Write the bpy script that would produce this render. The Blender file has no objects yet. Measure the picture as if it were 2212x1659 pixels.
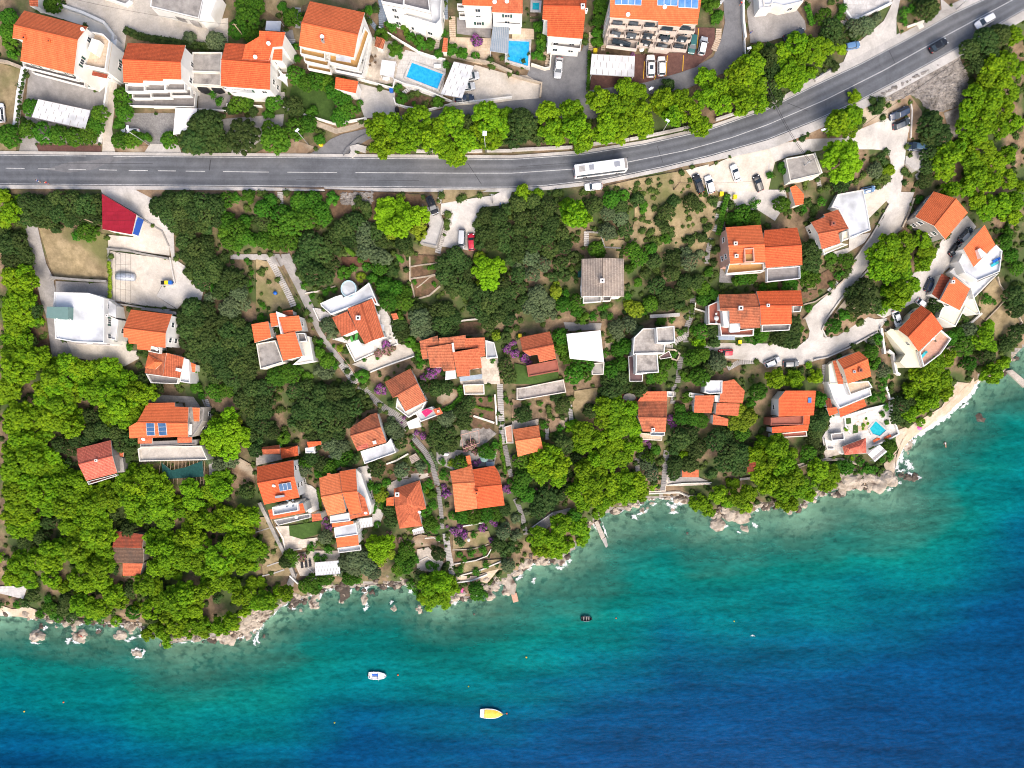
import bpy,bmesh,math,random
import numpy as np
from mathutils import Vector,noise
R=math.radians
rnd=random.Random(7)
sc=bpy.context.scene
COL=sc.collection
# ---------------------------------------------------------------- camera
CAMZ=195.0;FPX=1534.0;CU,CV=1106.0,829.5      # metres above the sea, focal length and centre in picture units
cam=bpy.data.cameras.new('camera');co=bpy.data.objects.new('camera',cam);COL.objects.link(co)
co.location=(0,0,CAMZ);cam.sensor_width=36;cam.lens=FPX/2212*36;cam.clip_end=3000;cam.clip_start=1
sc.camera=co
# ---------------------------------------------------------------- light
SUN_EL,SUN_AZ=42,162
w=bpy.data.worlds.new("World");sc.world=w;w.use_nodes=True
nt=w.node_tree;sky=nt.nodes.new('ShaderNodeTexSky');sky.sky_type='NISHITA';sky.sun_disc=False
sky.sun_elevation=R(SUN_EL);sky.sun_rotation=R(SUN_AZ);sky.dust_density=4.0;sky.ozone_density=0.0;sky.air_density=0.7
nt.links.new(sky.outputs[0],nt.nodes['Background'].inputs[0]);nt.nodes['Background'].inputs[1].default_value=0.15
sl=bpy.data.lights.new('sun','SUN');sl.energy=0.6;sl.angle=R(32);sl.color=(1,.96,.9)
so=bpy.data.objects.new('sun',sl);COL.objects.link(so)
_d=Vector((math.sin(R(SUN_AZ))*math.cos(R(SUN_EL)),math.cos(R(SUN_AZ))*math.cos(R(SUN_EL)),math.sin(R(SUN_EL))))
so.rotation_euler=_d.to_track_quat('Z','Y').to_euler();so.location=(0,0,150)
vs=sc.view_settings;vs.view_transform='Standard';vs.look='None';vs.gamma=1;vs.exposure=1.1
sc.cycles.filter_width=1.05;sc.cycles.max_bounces=6;sc.cycles.diffuse_bounces=3;sc.cycles.transparent_max_bounces=6;sc.cycles.glossy_bounces=2
# ---------------------------------------------------------------- measuring: picture tiles to points on the ground
def T(t,x,y):
    if t == 'D': return (x,y)
    if t == 'a': return (x/4.6667,y/4.6667)
    if t == 'b': return (395+x/4.6667,y/4.6667)
    return (553*int(t[0])+x/4.0,414.75*int(t[1])+y/4.0)
def Q(t,s): return [T(t,*map(float,p.split(','))) for p in s.split()]
_coast=Q('D','-1500,1318 -60,1320 0,1326 40,1328 80,1335 150,1346 200,1346 275,1350 300,1354 330,1372 370,1388 400,1385 470,1376 530,1370 560,1352 580,1335 600,1316 625,1298 660,1292 700,1272 760,1268 820,1264 880,1262 905,1280 930,1300 960,1300 985,1292 1010,1292 1040,1284 1060,1272 1090,1258 1110,1240 1150,1216 1180,1212 1215,1205 1240,1185 1262,1150 1280,1128 1306,1107 1343,1102 1375,1092 1401,1076 1431,1074 1481,1076 1500,1086 1531,1112 1556,1114 1600,1110 1625,1108 1643,1094 1684,1094 1710,1106 1734,1096 1759,1076 1789,1062 1821,1054 1859,1050 1896,1052 1925,1044 1934,1015 1940,990 1950,965 1967,945 1990,927 2029,902 2044,892 2064,872 2096,844 2110,822 2140,808 2170,800 2191,768 2212,747 2300,700 3000,350 3800,100')
_up=Q('D','-1500,332 0,335 280,338 553,340 1106,344.5 1256,334 1393,312 1531,281 1659,236 1759,186 1859,139 1959,86 2059,30 2129,-2 2300,-86 3800,-800')
_lo=Q('D','-1500,396 0,397 280,399 553,401 1000,404.5 1106,404 1181,400 1306,386 1431,360 1531,336 1659,300 1759,260 1859,215 1959,162 2059,107 2159,50 2212,20 2300,-28 3800,-740')
_ce=Q('D','-1500,362 0,363 280,368 553,371.5 800,373 1000,374 1106,374 1243,365 1352,351 1481,325 1581,297 1659,269 1784,215 1909,152 2034,82 2159,15 2250,-34 3800,-780')
def _ip(c): 
    a=np.array(c);return lambda u: np.interp(u,a[:,0],a[:,1])
CO,UP,LO,CE=map(_ip,(_coast,_up,_lo,_ce))
def COS(u): return sum(CO(u+d) for d in (-160,-110,-60,-25,0,25,60,110,160))/9
def _n(u,v): return (np.sin(u*.051+v*.023)+np.sin(v*.067-u*.031+2)+.6*np.sin(u*.13+1)*np.sin(v*.11+.5))
def GZ(u,v):
    u=np.asarray(u,float);v=np.asarray(v,float)
    L=LO(u)+14;U=UP(u)-14;vc=CO(u);vs_=COS(u)
    t=np.clip((vs_-v)/(vs_-L),0,1)
    z=1.3+30.7*t+.22*_n(u,v)*np.clip(np.minimum(t*8,(1-t)*12),0,1)
    z=np.where(v > vc-28,np.minimum(z,(vc-v)*.11+.05*_n(u*3,v*3)*.5),z)
    z=np.where(v > vc,np.maximum(-(v-vc)*.055,-14),z)
    z=np.where(v < L,32.0,z)
    z=np.where(v < U,32+(U-v)*.014,z)
    return z
def gz(u,v): return float(GZ(u,v))
def PA(u,v,z): k=(CAMZ-z)/FPX;return Vector(((u-CU)*k,-(v-CV)*k,z))
def PG(u,v,h=0.): return PA(u,v,gz(u,v)+h)
def pix(x,y,z): k=FPX/(CAMZ-z);return (CU+x*k,CV-y*k)
def zxy(x,y):
    z=15.
    for _ in range(6): z=gz(*pix(x,y,z))
    return z
# ---------------------------------------------------------------- tagging
def tag(o,label=None,cat=None,group=None,kind=None):
    if label: o['label']=label
    if cat: o['category']=cat
    if group: o['group']=group
    if kind: o['kind']=kind
    return o
def empty(name,loc,rz=0,**k):
    o=bpy.data.objects.new(name,None);COL.objects.link(o);o.location=loc;o.rotation_euler=(0,0,rz);o.empty_display_size=.5
    return tag(o,**k)
def link(name,me,parent=None,loc=(0,0,0),rz=0,mat=None,scale=None,rot=None):
    o=bpy.data.objects.new(name,me);COL.objects.link(o);o.location=loc
    o.rotation_euler=rot if rot else (0,0,rz)
    if scale: o.scale=scale if hasattr(scale,'__len__') else (scale,)*3
    if parent: o.parent=parent
    if mat:
        if not me.materials: me.materials.append(mat)
        o.material_slots[0].link='OBJECT';o.material_slots[0].material=mat
    return o
LM=[]           # landmarks: (phrase, u, v)
AUTO=[]         # things whose label names their surroundings: (object, look, u, v)
# ---------------------------------------------------------------- materials
MATS={}
def mat(name,c1,c2=None,sc_=1.,rough=.8,bump=0.,det=6,c3=None,s3=.05,m3=.5,var=0.,spec=.3,metal=0.,coord='Object',joint=0.,mid=(.35,.65)):
    if name in MATS: return MATS[name]
    m=bpy.data.materials.new(name);m.use_nodes=True;MATS[name]=m
    N=m.node_tree.nodes;L=m.node_tree.links;b=N['Principled BSDF']
    b.inputs['Roughness'].default_value=rough;b.inputs['Specular IOR Level'].default_value=spec;b.inputs['Metallic'].default_value=metal
    c1=(*c1,1);out=None
    if c2:
        tc=N.new('ShaderNodeTexCoord');nz=N.new('ShaderNodeTexNoise');nz.inputs['Scale'].default_value=sc_;nz.inputs['Detail'].default_value=det
        nz.inputs['Roughness'].default_value=.65
        if coord == 'World':
            g=N.new('ShaderNodeNewGeometry');src=g.outputs['Position']
        else: src=tc.outputs[coord]
        L.new(src,nz.inputs['Vector'])
        cr=N.new('ShaderNodeValToRGB');cr.color_ramp.elements[0].position=mid[0];cr.color_ramp.elements[1].position=mid[1]
        cr.color_ramp.elements[0].color=c1;cr.color_ramp.elements[1].color=(*c2,1)
        L.new(nz.outputs['Fac'],cr.inputs['Fac']);out=cr.outputs['Color']
        if c3:
            n3=N.new('ShaderNodeTexNoise');n3.inputs['Scale'].default_value=s3;n3.inputs['Detail'].default_value=5;L.new(src,n3.inputs['Vector'])
            r3=N.new('ShaderNodeValToRGB');r3.color_ramp.elements[0].position=m3-.06;r3.color_ramp.elements[1].position=m3+.08
            L.new(n3.outputs['Fac'],r3.inputs['Fac']);mx=N.new('ShaderNodeMixRGB');L.new(r3.outputs['Color'],mx.inputs['Fac'])
            L.new(out,mx.inputs['Color1']);mx.inputs['Color2'].default_value=(*c3,1);out=mx.outputs['Color']
        if coord == 'World':
            ns=N.new('ShaderNodeTexNoise');ns.inputs['Scale'].default_value=2.6;ns.inputs['Detail'].default_value=10;ns.inputs['Roughness'].default_value=.8;L.new(src,ns.inputs['Vector'])
            nm=N.new('ShaderNodeMapRange');nm.inputs['From Min'].default_value=.3;nm.inputs['From Max'].default_value=.7;nm.inputs['To Min'].default_value=.80;nm.inputs['To Max'].default_value=1.13;L.new(ns.outputs['Fac'],nm.inputs[0])
            n2=N.new('ShaderNodeTexNoise');n2.inputs['Scale'].default_value=.16;n2.inputs['Detail'].default_value=6;n2.inputs['Roughness'].default_value=.7;n2.inputs['Distortion'].default_value=1.2;L.new(src,n2.inputs['Vector'])
            nn=N.new('ShaderNodeMapRange');nn.inputs['From Min'].default_value=.32;nn.inputs['From Max'].default_value=.62;nn.inputs['To Min'].default_value=.80;nn.inputs['To Max'].default_value=1.06;L.new(n2.outputs['Fac'],nn.inputs[0])
            mm=N.new('ShaderNodeMath');mm.operation='MULTIPLY';L.new(nm.outputs[0],mm.inputs[0]);L.new(nn.outputs[0],mm.inputs[1]);vm=N.new('ShaderNodeVectorMath');vm.operation='SCALE';L.new(out,vm.inputs[0]);L.new(mm.outputs[0],vm.inputs['Scale']);out=vm.outputs[0]
        if joint:
            bt=N.new('ShaderNodeTexBrick');bt.inputs['Scale'].default_value=1/joint;bt.inputs['Brick Width'].default_value=1;bt.inputs['Row Height'].default_value=.72;bt.inputs['Mortar Size'].default_value=.022;bt.inputs['Color1'].default_value=(1,1,1,1);bt.inputs['Color2'].default_value=(.86,.86,.86,1);bt.inputs['Mortar'].default_value=(.72,.7,.68,1);L.new(src,bt.inputs['Vector'])
            bx=N.new('ShaderNodeMixRGB');bx.blend_type='MULTIPLY';bx.inputs[0].default_value=1;L.new(out,bx.inputs[1]);L.new(bt.outputs['Color'],bx.inputs[2]);out=bx.outputs[0]
        if bump:
            bp=N.new('ShaderNodeBump');bp.inputs['Strength'].default_value=bump;bp.inputs['Distance'].default_value=.1
            L.new(nz.outputs['Fac'],bp.inputs['Height']);L.new(bp.outputs['Normal'],b.inputs['Normal'])
    if var:
        oi=N.new('ShaderNodeObjectInfo');hs=N.new('ShaderNodeHueSaturation')
        mr=N.new('ShaderNodeMapRange');mr.inputs['To Min'].default_value=1-var;mr.inputs['To Max'].default_value=1+var
        L.new(oi.outputs['Random'],mr.inputs['Value']);L.new(mr.outputs['Result'],hs.inputs['Value'])
        m2=N.new('ShaderNodeMath');m2.operation='MULTIPLY';m2.inputs[1].default_value=7.31;L.new(oi.outputs['Random'],m2.inputs[0])
        m3_=N.new('ShaderNodeMath');m3_.operation='FRACT';L.new(m2.outputs[0],m3_.inputs[0])
        mh=N.new('ShaderNodeMapRange');mh.inputs['To Min'].default_value=.5-var*.07;mh.inputs['To Max'].default_value=.5+var*.07
        L.new(m3_.outputs[0],mh.inputs['Value']);L.new(mh.outputs['Result'],hs.inputs['Hue'])
        if out: L.new(out,hs.inputs['Color'])
        else: hs.inputs['Color'].default_value=c1
        out=hs.outputs['Color']
    if out: L.new(out,b.inputs['Base Color'])
    else: b.inputs['Base Color'].default_value=c1
    return m
def roofmat(name,c,c2,dirt=None,amt=.5,seam=.75,per=.38,sd=.22):
    m=bpy.data.materials.new(name);m.use_nodes=True;MATS[name]=m
    N=m.node_tree.nodes;L=m.node_tree.links;b=N['Principled BSDF'];b.inputs['Roughness'].default_value=.8;b.inputs['Specular IOR Level'].default_value=.25
    uv=N.new('ShaderNodeUVMap');sx=N.new('ShaderNodeSeparateXYZ');L.new(uv.outputs[0],sx.inputs[0])
    def mt(op,a,v=None,v2=None):
        n=N.new('ShaderNodeMath');n.operation=op
        if hasattr(a,'default_value') or hasattr(a,'links'): L.new(a,n.inputs[0])
        if isinstance(v,(int,float)): n.inputs[1].default_value=v
        elif v is not None: L.new(v,n.inputs[1])
        return n.outputs[0]
    fy=mt('FRACT',mt('DIVIDE',sx.outputs[1],per));fx=mt('FRACT',mt('DIVIDE',sx.outputs[0],.24))
    sm=mt('LESS_THAN',fy,.34)
    # every tile its own tone
    tv=N.new('ShaderNodeTexWhiteNoise');tv.noise_dimensions='2D'
    cx=N.new('ShaderNodeCombineXYZ');L.new(mt('FLOOR',mt('DIVIDE',sx.outputs[0],.24)),cx.inputs[0]);L.new(mt('FLOOR',mt('DIVIDE',sx.outputs[1],per)),cx.inputs[1]);L.new(cx.outputs[0],tv.inputs['Vector'])
    mx=N.new('ShaderNodeMixRGB');mx.inputs[1].default_value=(*c,1);mx.inputs[2].default_value=(*c2,1);L.new(tv.outputs['Value'],mx.inputs[0]);out=mx.outputs[0]
    nz=N.new('ShaderNodeTexNoise');nz.inputs['Scale'].default_value=sd;nz.inputs['Detail'].default_value=8;nz.inputs['Roughness'].default_value=.7;L.new(uv.outputs[0],nz.inputs['Vector'])
    mp=N.new('ShaderNodeMapping');mp.inputs['Scale'].default_value=(1.6,.8,1);oi=N.new('ShaderNodeObjectInfo');L.new(uv.outputs[0],mp.inputs[0])
    cxo=N.new('ShaderNodeCombineXYZ');mo=mt('MULTIPLY',oi.outputs['Random'],100.);L.new(mo,cxo.inputs[0]);L.new(cxo.outputs[0],mp.inputs['Location']);L.new(mp.outputs[0],nz.inputs['Vector'])
    if dirt:
        cr=N.new('ShaderNodeValToRGB');cr.color_ramp.elements[0].position=.62-amt*.28;cr.color_ramp.elements[1].position=.72-amt*.16;L.new(nz.outputs['Fac'],cr.inputs[0])
        md=N.new('ShaderNodeMixRGB');L.new(mt('MULTIPLY',cr.outputs['Color'],.8),md.inputs[0]);L.new(out,md.inputs[1]);md.inputs[2].default_value=(*dirt,1);out=md.outputs[0]
    ms=N.new('ShaderNodeMixRGB');ms.blend_type='MULTIPLY';L.new(sm,ms.inputs[0]);L.new(out,ms.inputs[1]);seam *= .87;ms.inputs[2].default_value=(seam,seam*.93,seam*.9,1)
    mv=N.new('ShaderNodeMixRGB');mv.blend_type='MULTIPLY';mv.inputs[0].default_value=1
    mr=N.new('ShaderNodeMapRange');mr.inputs['From Min'].default_value=.3;mr.inputs['From Max'].default_value=.7;mr.inputs['To Min'].default_value=.86;mr.inputs['To Max'].default_value=1.1;L.new(nz.outputs['Fac'],mr.inputs[0])
    L.new(ms.outputs[0],mv.inputs[1]);L.new(mr.outputs[0],mv.inputs[2]);L.new(mv.outputs[0],b.inputs['Base Color'])
    bp=N.new('ShaderNodeBump');bp.inputs['Distance'].default_value=.05;bp.inputs['Strength'].default_value=.5
    sb=mt('SINE',mt('MULTIPLY',sx.outputs[0],26.2));ad=mt('ADD',fy,sb);L.new(ad,bp.inputs['Height']);L.new(bp.outputs[0],b.inputs['Normal'])
    return m
roofmat('new',(.76,.15,.050),(.60,.108,.036),(.42,.08,.03),.12,.72)
roofmat('new2',(.78,.19,.068),(.68,.15,.052),(.5,.11,.04),.15,.76)
roofmat('mid',(.66,.18,.08),(.50,.125,.055),(.34,.075,.032),.35,.7)
roofmat('old',(.62,.20,.095),(.46,.135,.065),(.13,.06,.035),.5,.62)
roofmat('dark',(.34,.075,.035),(.24,.05,.025),(.1,.04,.025),.5,.6)
roofmat('pale',(.88,.27,.11),(.76,.2,.075),(.5,.13,.05),.25,.74)
roofmat('pinky',(.78,.22,.14),(.55,.12,.08),(.35,.1,.06),.3,.6)
roofmat('greytile',(.47,.39,.32),(.34,.28,.23),(.17,.15,.13),.4,.62)
roofmat('browntile',(.2,.12,.08),(.13,.08,.055),(.08,.06,.05),.5,.6)
roofmat('crimson',(.30,.010,.028),(.26,.008,.022),None,.1,1.12,1.0)
roofmat('whiteroof',(.80,.80,.80),(.78,.79,.80),None,.1,1.2,.8)
roofmat('panels',(.82,.82,.82),(.78,.78,.78),None,.1,.5,2.4)
mat('white',(.74,.73,.70),(.66,.65,.61),.35,.7,coord='Object',c3=(.60,.57,.50),s3=.12,m3=.66)
mat('offwhite',(.74,.70,.62),(.62,.58,.5),.4,.8)
mat('cream',(.76,.72,.55),(.70,.65,.5),.4,.8)
mat('pinkwall',(.66,.38,.29),(.58,.33,.25),.3,.8)
mat('beigewall',(.56,.48,.42),(.48,.41,.36),.3,.8)
mat('greywall',(.33,.30,.27),(.24,.22,.2),.5,.9)
mat('bluepaint',(.02,.09,.42))
mat('flatwhite',(.66,.67,.68),(.56,.58,.60),.25,.7,c3=(.40,.41,.42),s3=.2,m3=.56)
mat('flatgrey',(.40,.37,.33),(.24,.22,.20),.6,.95,c3=(.14,.13,.12),s3=.3,m3=.62,bump=.2)
mat('greentint',(.16,.26,.24),(.13,.22,.2),.4)
mat('tar',(.05,.05,.055))
mat('palebl',(.42,.58,.62))
mat('slate',(.20,.24,.29),(.27,.31,.36),.4,.8)
mat('paveflat',(.50,.46,.41),(.33,.30,.27),1.2,.9,c3=(.22,.2,.18),s3=.4,m3=.6,joint=0.9)
mat('ochre',(.52,.30,.10),(.44,.25,.09),.6)
mat('terracotta',(.36,.12,.08),(.28,.09,.06),.8)
mat('purplefloor',(.15,.09,.09),(.11,.07,.07),.5)
mat('pinkfloor',(.68,.40,.28),(.56,.30,.2),1.5,joint=0.6)
mat('greyfloor',(.30,.28,.27),(.24,.22,.21),.8,joint=0.8)
mat('glass',(.03,.045,.06),rough=.08,spec=.6)
mat('shutter',(.02,.07,.055),rough=.5)
mat('pool',(.01,.30,.62),(.03,.42,.74),1.3,.08,bump=.15,spec=.5,det=3)
mat('poolturq',(.0,.36,.45),(.03,.46,.52),1.3,.08,bump=.15,spec=.5,det=3)
mat('solar',(.02,.07,.17),(.04,.12,.25),.9,.25,spec=.5)
mat('bluesolar',(.05,.17,.42),(.12,.28,.55),.7,.25,spec=.5)
mat('steel',(.5,.5,.5),rough=.4,metal=.6);mat('alu',(.62,.64,.66),rough=.45)
mat('blackm',(.015,.015,.017),rough=.5);mat('rubber',(.02,.02,.02),rough=.9)
mat('redl',(.5,.01,.01),rough=.3);mat('lampglass',(.75,.8,.85),rough=.2)
mat('wood',(.2,.14,.09),(.12,.08,.05),4,.9);mat('rawwood',(.36,.27,.18),(.25,.18,.12),3,.9)
mat('bark',(.16,.12,.09),(.09,.065,.05),3,.95,bump=.3)
mat('barkpale',(.33,.29,.25),(.2,.17,.14),3,.95)
mat('yellow',(.8,.6,.02),rough=.5);mat('orangep',(.8,.16,.05),rough=.5);mat('blueplastic',(.02,.13,.5),rough=.4)
mat('turq',(.05,.45,.5));mat('magenta',(.75,.02,.12));mat('pink',(.8,.15,.4));mat('limeg',(.15,.6,.12))
mat('boatwhite',(.82,.82,.82),rough=.3);mat('boatyellow',(.85,.52,.03),(.85,.62,.12),1.2,.6);mat('boatblue',(.02,.12,.5),rough=.5)
mat('darkmat',(.03,.03,.035));mat('net',(.006,.045,.042),(.012,.075,.068),2,.9)
mat('skin',(.5,.27,.18));mat('hair',(.04,.025,.015));mat('cloth_blue',(.03,.1,.3));mat('cloth_red',(.5,.04,.03));mat('cloth_white',(.7,.7,.7))
mat('rope',(.5,.5,.42))
# ground
W=dict(coord='World')
mat('soil',(.29,.205,.125),(.13,.09,.055),.5,.95,bump=.5,det=9,c3=(.07,.10,.03),s3=.11,m3=.5,**W)
mat('concrete',(.56,.53,.49),(.46,.435,.40),.35,.9,bump=.1,det=9,c3=(.36,.335,.30),s3=.09,m3=.60,**W)
mat('concgrey',(.36,.34,.32),(.27,.255,.24),.4,.9,bump=.1,det=9,c3=(.20,.19,.18),s3=.12,m3=.6,**W)
mat('gravelwhite',(.58,.53,.46),(.49,.44,.37),.6,.95,bump=.3,det=10,c3=(.50,.38,.26),s3=.06,m3=.63,**W)
mat('asphalt',(.20,.20,.205),(.155,.155,.16),.5,.85,bump=.15,det=10,c3=(.185,.185,.185),s3=.05,m3=.58,**W)
mat('roadasphalt',(.142,.150,.162),(.116,.122,.133),.35,.85,bump=.1,det=10,c3=(.165,.168,.173),s3=.035,m3=.57,**W)
mat('paver',(.30,.29,.28),(.20,.195,.19),3.,.9,**W,joint=0.45)
mat('redpave',(.15,.075,.06),(.10,.05,.042),1.4,.9,det=10,**W)
mat('drygrass',(.36,.28,.16),(.20,.155,.08),.5,.95,bump=.4,det=10,c3=(.15,.15,.055),s3=.1,m3=.57,**W)
mat('dirt',(.34,.24,.15),(.20,.13,.08),.5,.95,bump=.4,det=10,c3=(.42,.36,.27),s3=.12,m3=.56,**W)
mat('redsoil',(.12,.055,.035),(.06,.03,.02),.8,.95,bump=.4,det=9,**W)
mat('brownsoil',(.18,.11,.065),(.09,.055,.032),.9,.95,bump=.5,det=9,c3=(.06,.075,.02),s3=.35,m3=.6,**W)
mat('lawn',(.035,.075,.012),(.055,.105,.02),1.5,.95,bump=.5,det=9,**W)
mat('stone',(.62,.55,.46),(.50,.44,.37),1.0,.9,bump=.15,det=8,c3=(.40,.34,.28),s3=.35,m3=.6,**W,joint=0.9)
mat('warmstone',(.62,.47,.33),(.68,.56,.42),.8,.9,bump=.1,det=8,**W,joint=1.0)
mat('whitestone',(.64,.62,.59),(.55,.53,.50),.8,.8,det=8,**W,joint=1.3)
mat('bluegrey',(.25,.31,.37),(.31,.36,.42),.5,.8,**W)
mat('seabed',(.46,.48,.36),(.14,.15,.10),.13,.95,bump=.4,det=12,c3=(.05,.05,.035),s3=.5,m3=.56,**W)
mat('rockbed',(.36,.33,.30),(.14,.125,.11),.7,.95,bump=.9,det=12,**W)
mat('sand',(.44,.34,.235),(.54,.45,.34),.5,.95,bump=.2,det=9,c3=(.60,.55,.48),s3=.2,m3=.58,**W)
mat('rock',(.54,.465,.38),(.30,.25,.19),.6,.95,bump=.7,det=12,c3=(.14,.10,.075),s3=.5,m3=.60,**W)
mat('wetrock',(.12,.085,.06),(.05,.04,.03),.8,.5,bump=.7,det=12,**W)
mat('marking',(.66,.66,.64),(.42,.42,.41),2.,.7,**W);mat('markyellow',(.7,.42,.03))
mat('tanwall',(.50,.42,.32),(.36,.30,.23),1.,.95,bump=.4,**W)
mat('greyconcwall',(.36,.34,.31),(.25,.235,.215),.8,.95,bump=.2,**W)
# leaves
F=dict(rough=.75,spec=.15)
mat('l_pine',(.062,.160,.004),(.195,.335,.005),.75,var=.2,det=3,**F)
mat('l_lime',(.115,.26,.004),(.21,.40,.007),.9,var=.1,det=3,**F)
mat('l_dark',(.022,.055,.010),(.066,.105,.024),.8,var=.28,det=3,**F)
mat('l_green',(.030,.105,.006),(.070,.165,.010),.8,var=.25,det=3,**F)
mat('l_olive',(.065,.10,.042),(.115,.155,.07),.8,var=.2,det=3,**F)
mat('l_yell',(.12,.19,.010),(.21,.27,.014),.8,var=.15,det=3,**F)
mat('l_purple',(.25,.05,.28),(.38,.12,.34),.7,var=.15,det=3,**F)
mat('l_pinkish',(.36,.16,.22),(.32,.18,.13),.7,var=.15,det=3,**F)
mat('l_under',(.022,.055,.010),(.085,.125,.022),.22,det=6,**F)
# ---------------------------------------------------------------- mesh helpers
def cross_z(a,b,c): return (b[0]-a[0])*(c[1]-a[1])-(b[1]-a[1])*(c[0]-a[0])
def area2(p): return sum(p[i][0]*p[(i+1) % len(p)][1]-p[(i+1) % len(p)][0]*p[i][1] for i in range(len(p)))
def ccw(p): return list(p) if area2(p) > 0 else list(p)[::-1]
def inset(p,d):
    """offset a counter-clockwise polygon inwards by d (keeps a third coordinate)"""
    n=len(p);out=[]
    for i in range(n):
        a,b,c=Vector(p[i-1][:2]),Vector(p[i][:2]),Vector(p[(i+1) % n][:2])
        e1=(b-a);e2=(c-b)
        e1=e1.normalized() if e1.length > 1e-6 else Vector((1,0));e2=e2.normalized() if e2.length > 1e-6 else e1
        n1=Vector((-e1.y,e1.x));n2=Vector((-e2.y,e2.x));m=n1+n2
        m=n1 if m.length < 1e-3 else m.normalized()
        k=d/max(.35,m.dot(n1));q=b+m*k
        out.append(Vector((q.x,q.y,p[i][2] if len(p[i]) > 2 else 0)))
    return out
class MB:
    def __init__(s): s.v=[];s.f=[];s.m=[];s.uv=[];s.sm=[]
    def add(s,vs,fs,m=0,uvs=None,smooth=False):
        o=len(s.v);s.v += [tuple(x) for x in vs]
        for i,f in enumerate(fs):
            s.f.append(tuple(o+j for j in f));s.m.append(m);s.uv.append(uvs[i] if uvs else None);s.sm.append(smooth)
    def box(s,c,d,rz=0,m=0,bev=0):
        x,y,z=d[0]/2,d[1]/2,d[2]/2;ca,sa=math.cos(rz),math.sin(rz);vs=[]
        for dz in (-z,z):
            for dx,dy in ((-x,-y),(x,-y),(x,y),(-x,y)): vs.append((c[0]+dx*ca-dy*sa,c[1]+dx*sa+dy*ca,c[2]+dz))
        s.add(vs,[(3,2,1,0),(4,5,6,7),(0,1,5,4),(1,2,6,5),(2,3,7,6),(3,0,4,7)],m)
    def prism(s,poly,z0,z1,m=0,top=True,mtop=None):
        """poly: ccw world xy(z); z1 None takes each vertex's z"""
        n=len(poly);lo=[(p[0],p[1],z0) for p in poly];hi=[(p[0],p[1],p[2] if z1 is None else z1) for p in poly]
        s.add(lo+hi,[(i,(i+1) % n,n+(i+1) % n,n+i) for i in range(n)],m)
        if top: s.add(hi,[tuple(range(n))],m if mtop is None else mtop)
    def ring(s,poly,t,z0,z1,m=0):
        a=[Vector((p[0],p[1],0)) for p in poly];b=inset(a,t);n=len(a)
        vs=[(p[0],p[1],z) for z in (z0,z1) for p in a]+[(p[0],p[1],z) for z in (z0,z1) for p in b]
        fs=[]
        for i in range(n):
            j=(i+1) % n
            fs += [(i,j,n+j,n+i),(2*n+j,2*n+i,3*n+i,3*n+j),(n+i,n+j,3*n+j,3*n+i)]
        s.add(vs,fs,m)
    def tube(s,p0,p1,r0,r1=None,n=8,m=0,cap=True):
        p0,p1=Vector(p0),Vector(p1);r1=r0 if r1 is None else r1;d=(p1-p0).normalized()
        a=d.orthogonal().normalized();b=d.cross(a);vs=[]
        for p,r in ((p0,r0),(p1,r1)):
            for i in range(n): t=2*math.pi*i/n;vs.append(p+a*math.cos(t)*r+b*math.sin(t)*r)
        fs=[(i,(i+1) % n,n+(i+1) % n,n+i) for i in range(n)]
        if cap: fs += [tuple(range(n-1,-1,-1)),tuple(range(n,2*n))]
        s.add(vs,fs,m,smooth=n > 6)
    def ball(s,c,r,m=0,n=8,k=6):
        r=r if hasattr(r,'__len__') else (r,r,r);vs=[(c[0],c[1],c[2]-r[2])];fs=[]
        for j in range(1,k):
            ph=math.pi*j/k
            for i in range(n): t=2*math.pi*i/n;vs.append((c[0]+r[0]*math.sin(ph)*math.cos(t),c[1]+r[1]*math.sin(ph)*math.sin(t),c[2]-r[2]*math.cos(ph)))
        vs.append((c[0],c[1],c[2]+r[2]));L=len(vs)-1
        for i in range(n):
            fs.append((0,1+(i+1) % n,1+i));fs.append((L,L-n+i,L-n+(i+1) % n))
            for j in range(k-2): a=1+j*n;fs.append((a+i,a+(i+1) % n,a+n+(i+1) % n,a+n+i))
        s.add(vs,fs,m,smooth=True)
    def mesh(s,name,mats=()):
        me=bpy.data.meshes.new(name);me.from_pydata(s.v,[],s.f)
        for mm in mats: me.materials.append(MATS[mm] if isinstance(mm,str) else mm)
        me.polygons.foreach_set('material_index',s.m);me.polygons.foreach_set('use_smooth',s.sm)
        if any(u for u in s.uv):
            l=me.uv_layers.new(name='UVMap');k=0
            for f,u in zip(s.f,s.uv):
                for j in range(len(f)):
                    if u: l.data[k].uv=u[j]
                    k += 1
        me.update();return me
    def build(s,name,mats,parent=None,loc=(0,0,0),rz=0,org=None,**k):
        if org is not None: s.v=[(x-org[0],y-org[1],z-org[2]) for x,y,z in s.v];loc=(0,0,0) if parent else org
        mats=(mats,) if isinstance(mats,str) else mats
        o=link(name,s.mesh(name,mats),parent,loc,rz);return tag(o,**k) if k else o
def quads_mesh(name,V,F4,mats,mi=None,extra=None):
    """V (n,3) array, F4 (m,4) int array"""
    me=bpy.data.meshes.new(name);nv,nf=len(V),len(F4)
    me.vertices.add(nv);me.vertices.foreach_set('co',np.asarray(V,np.float32).ravel())
    me.loops.add(nf*4);me.loops.foreach_set('vertex_index',np.asarray(F4,np.int32).ravel())
    me.polygons.add(nf);me.polygons.foreach_set('loop_start',np.arange(0,nf*4,4,dtype=np.int32));me.polygons.foreach_set('loop_total',np.full(nf,4,np.int32))
    for m in mats: me.materials.append(MATS[m])
    if mi is not None: me.polygons.foreach_set('material_index',np.asarray(mi,np.int32))
    me.update();me.validate();return me
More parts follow.
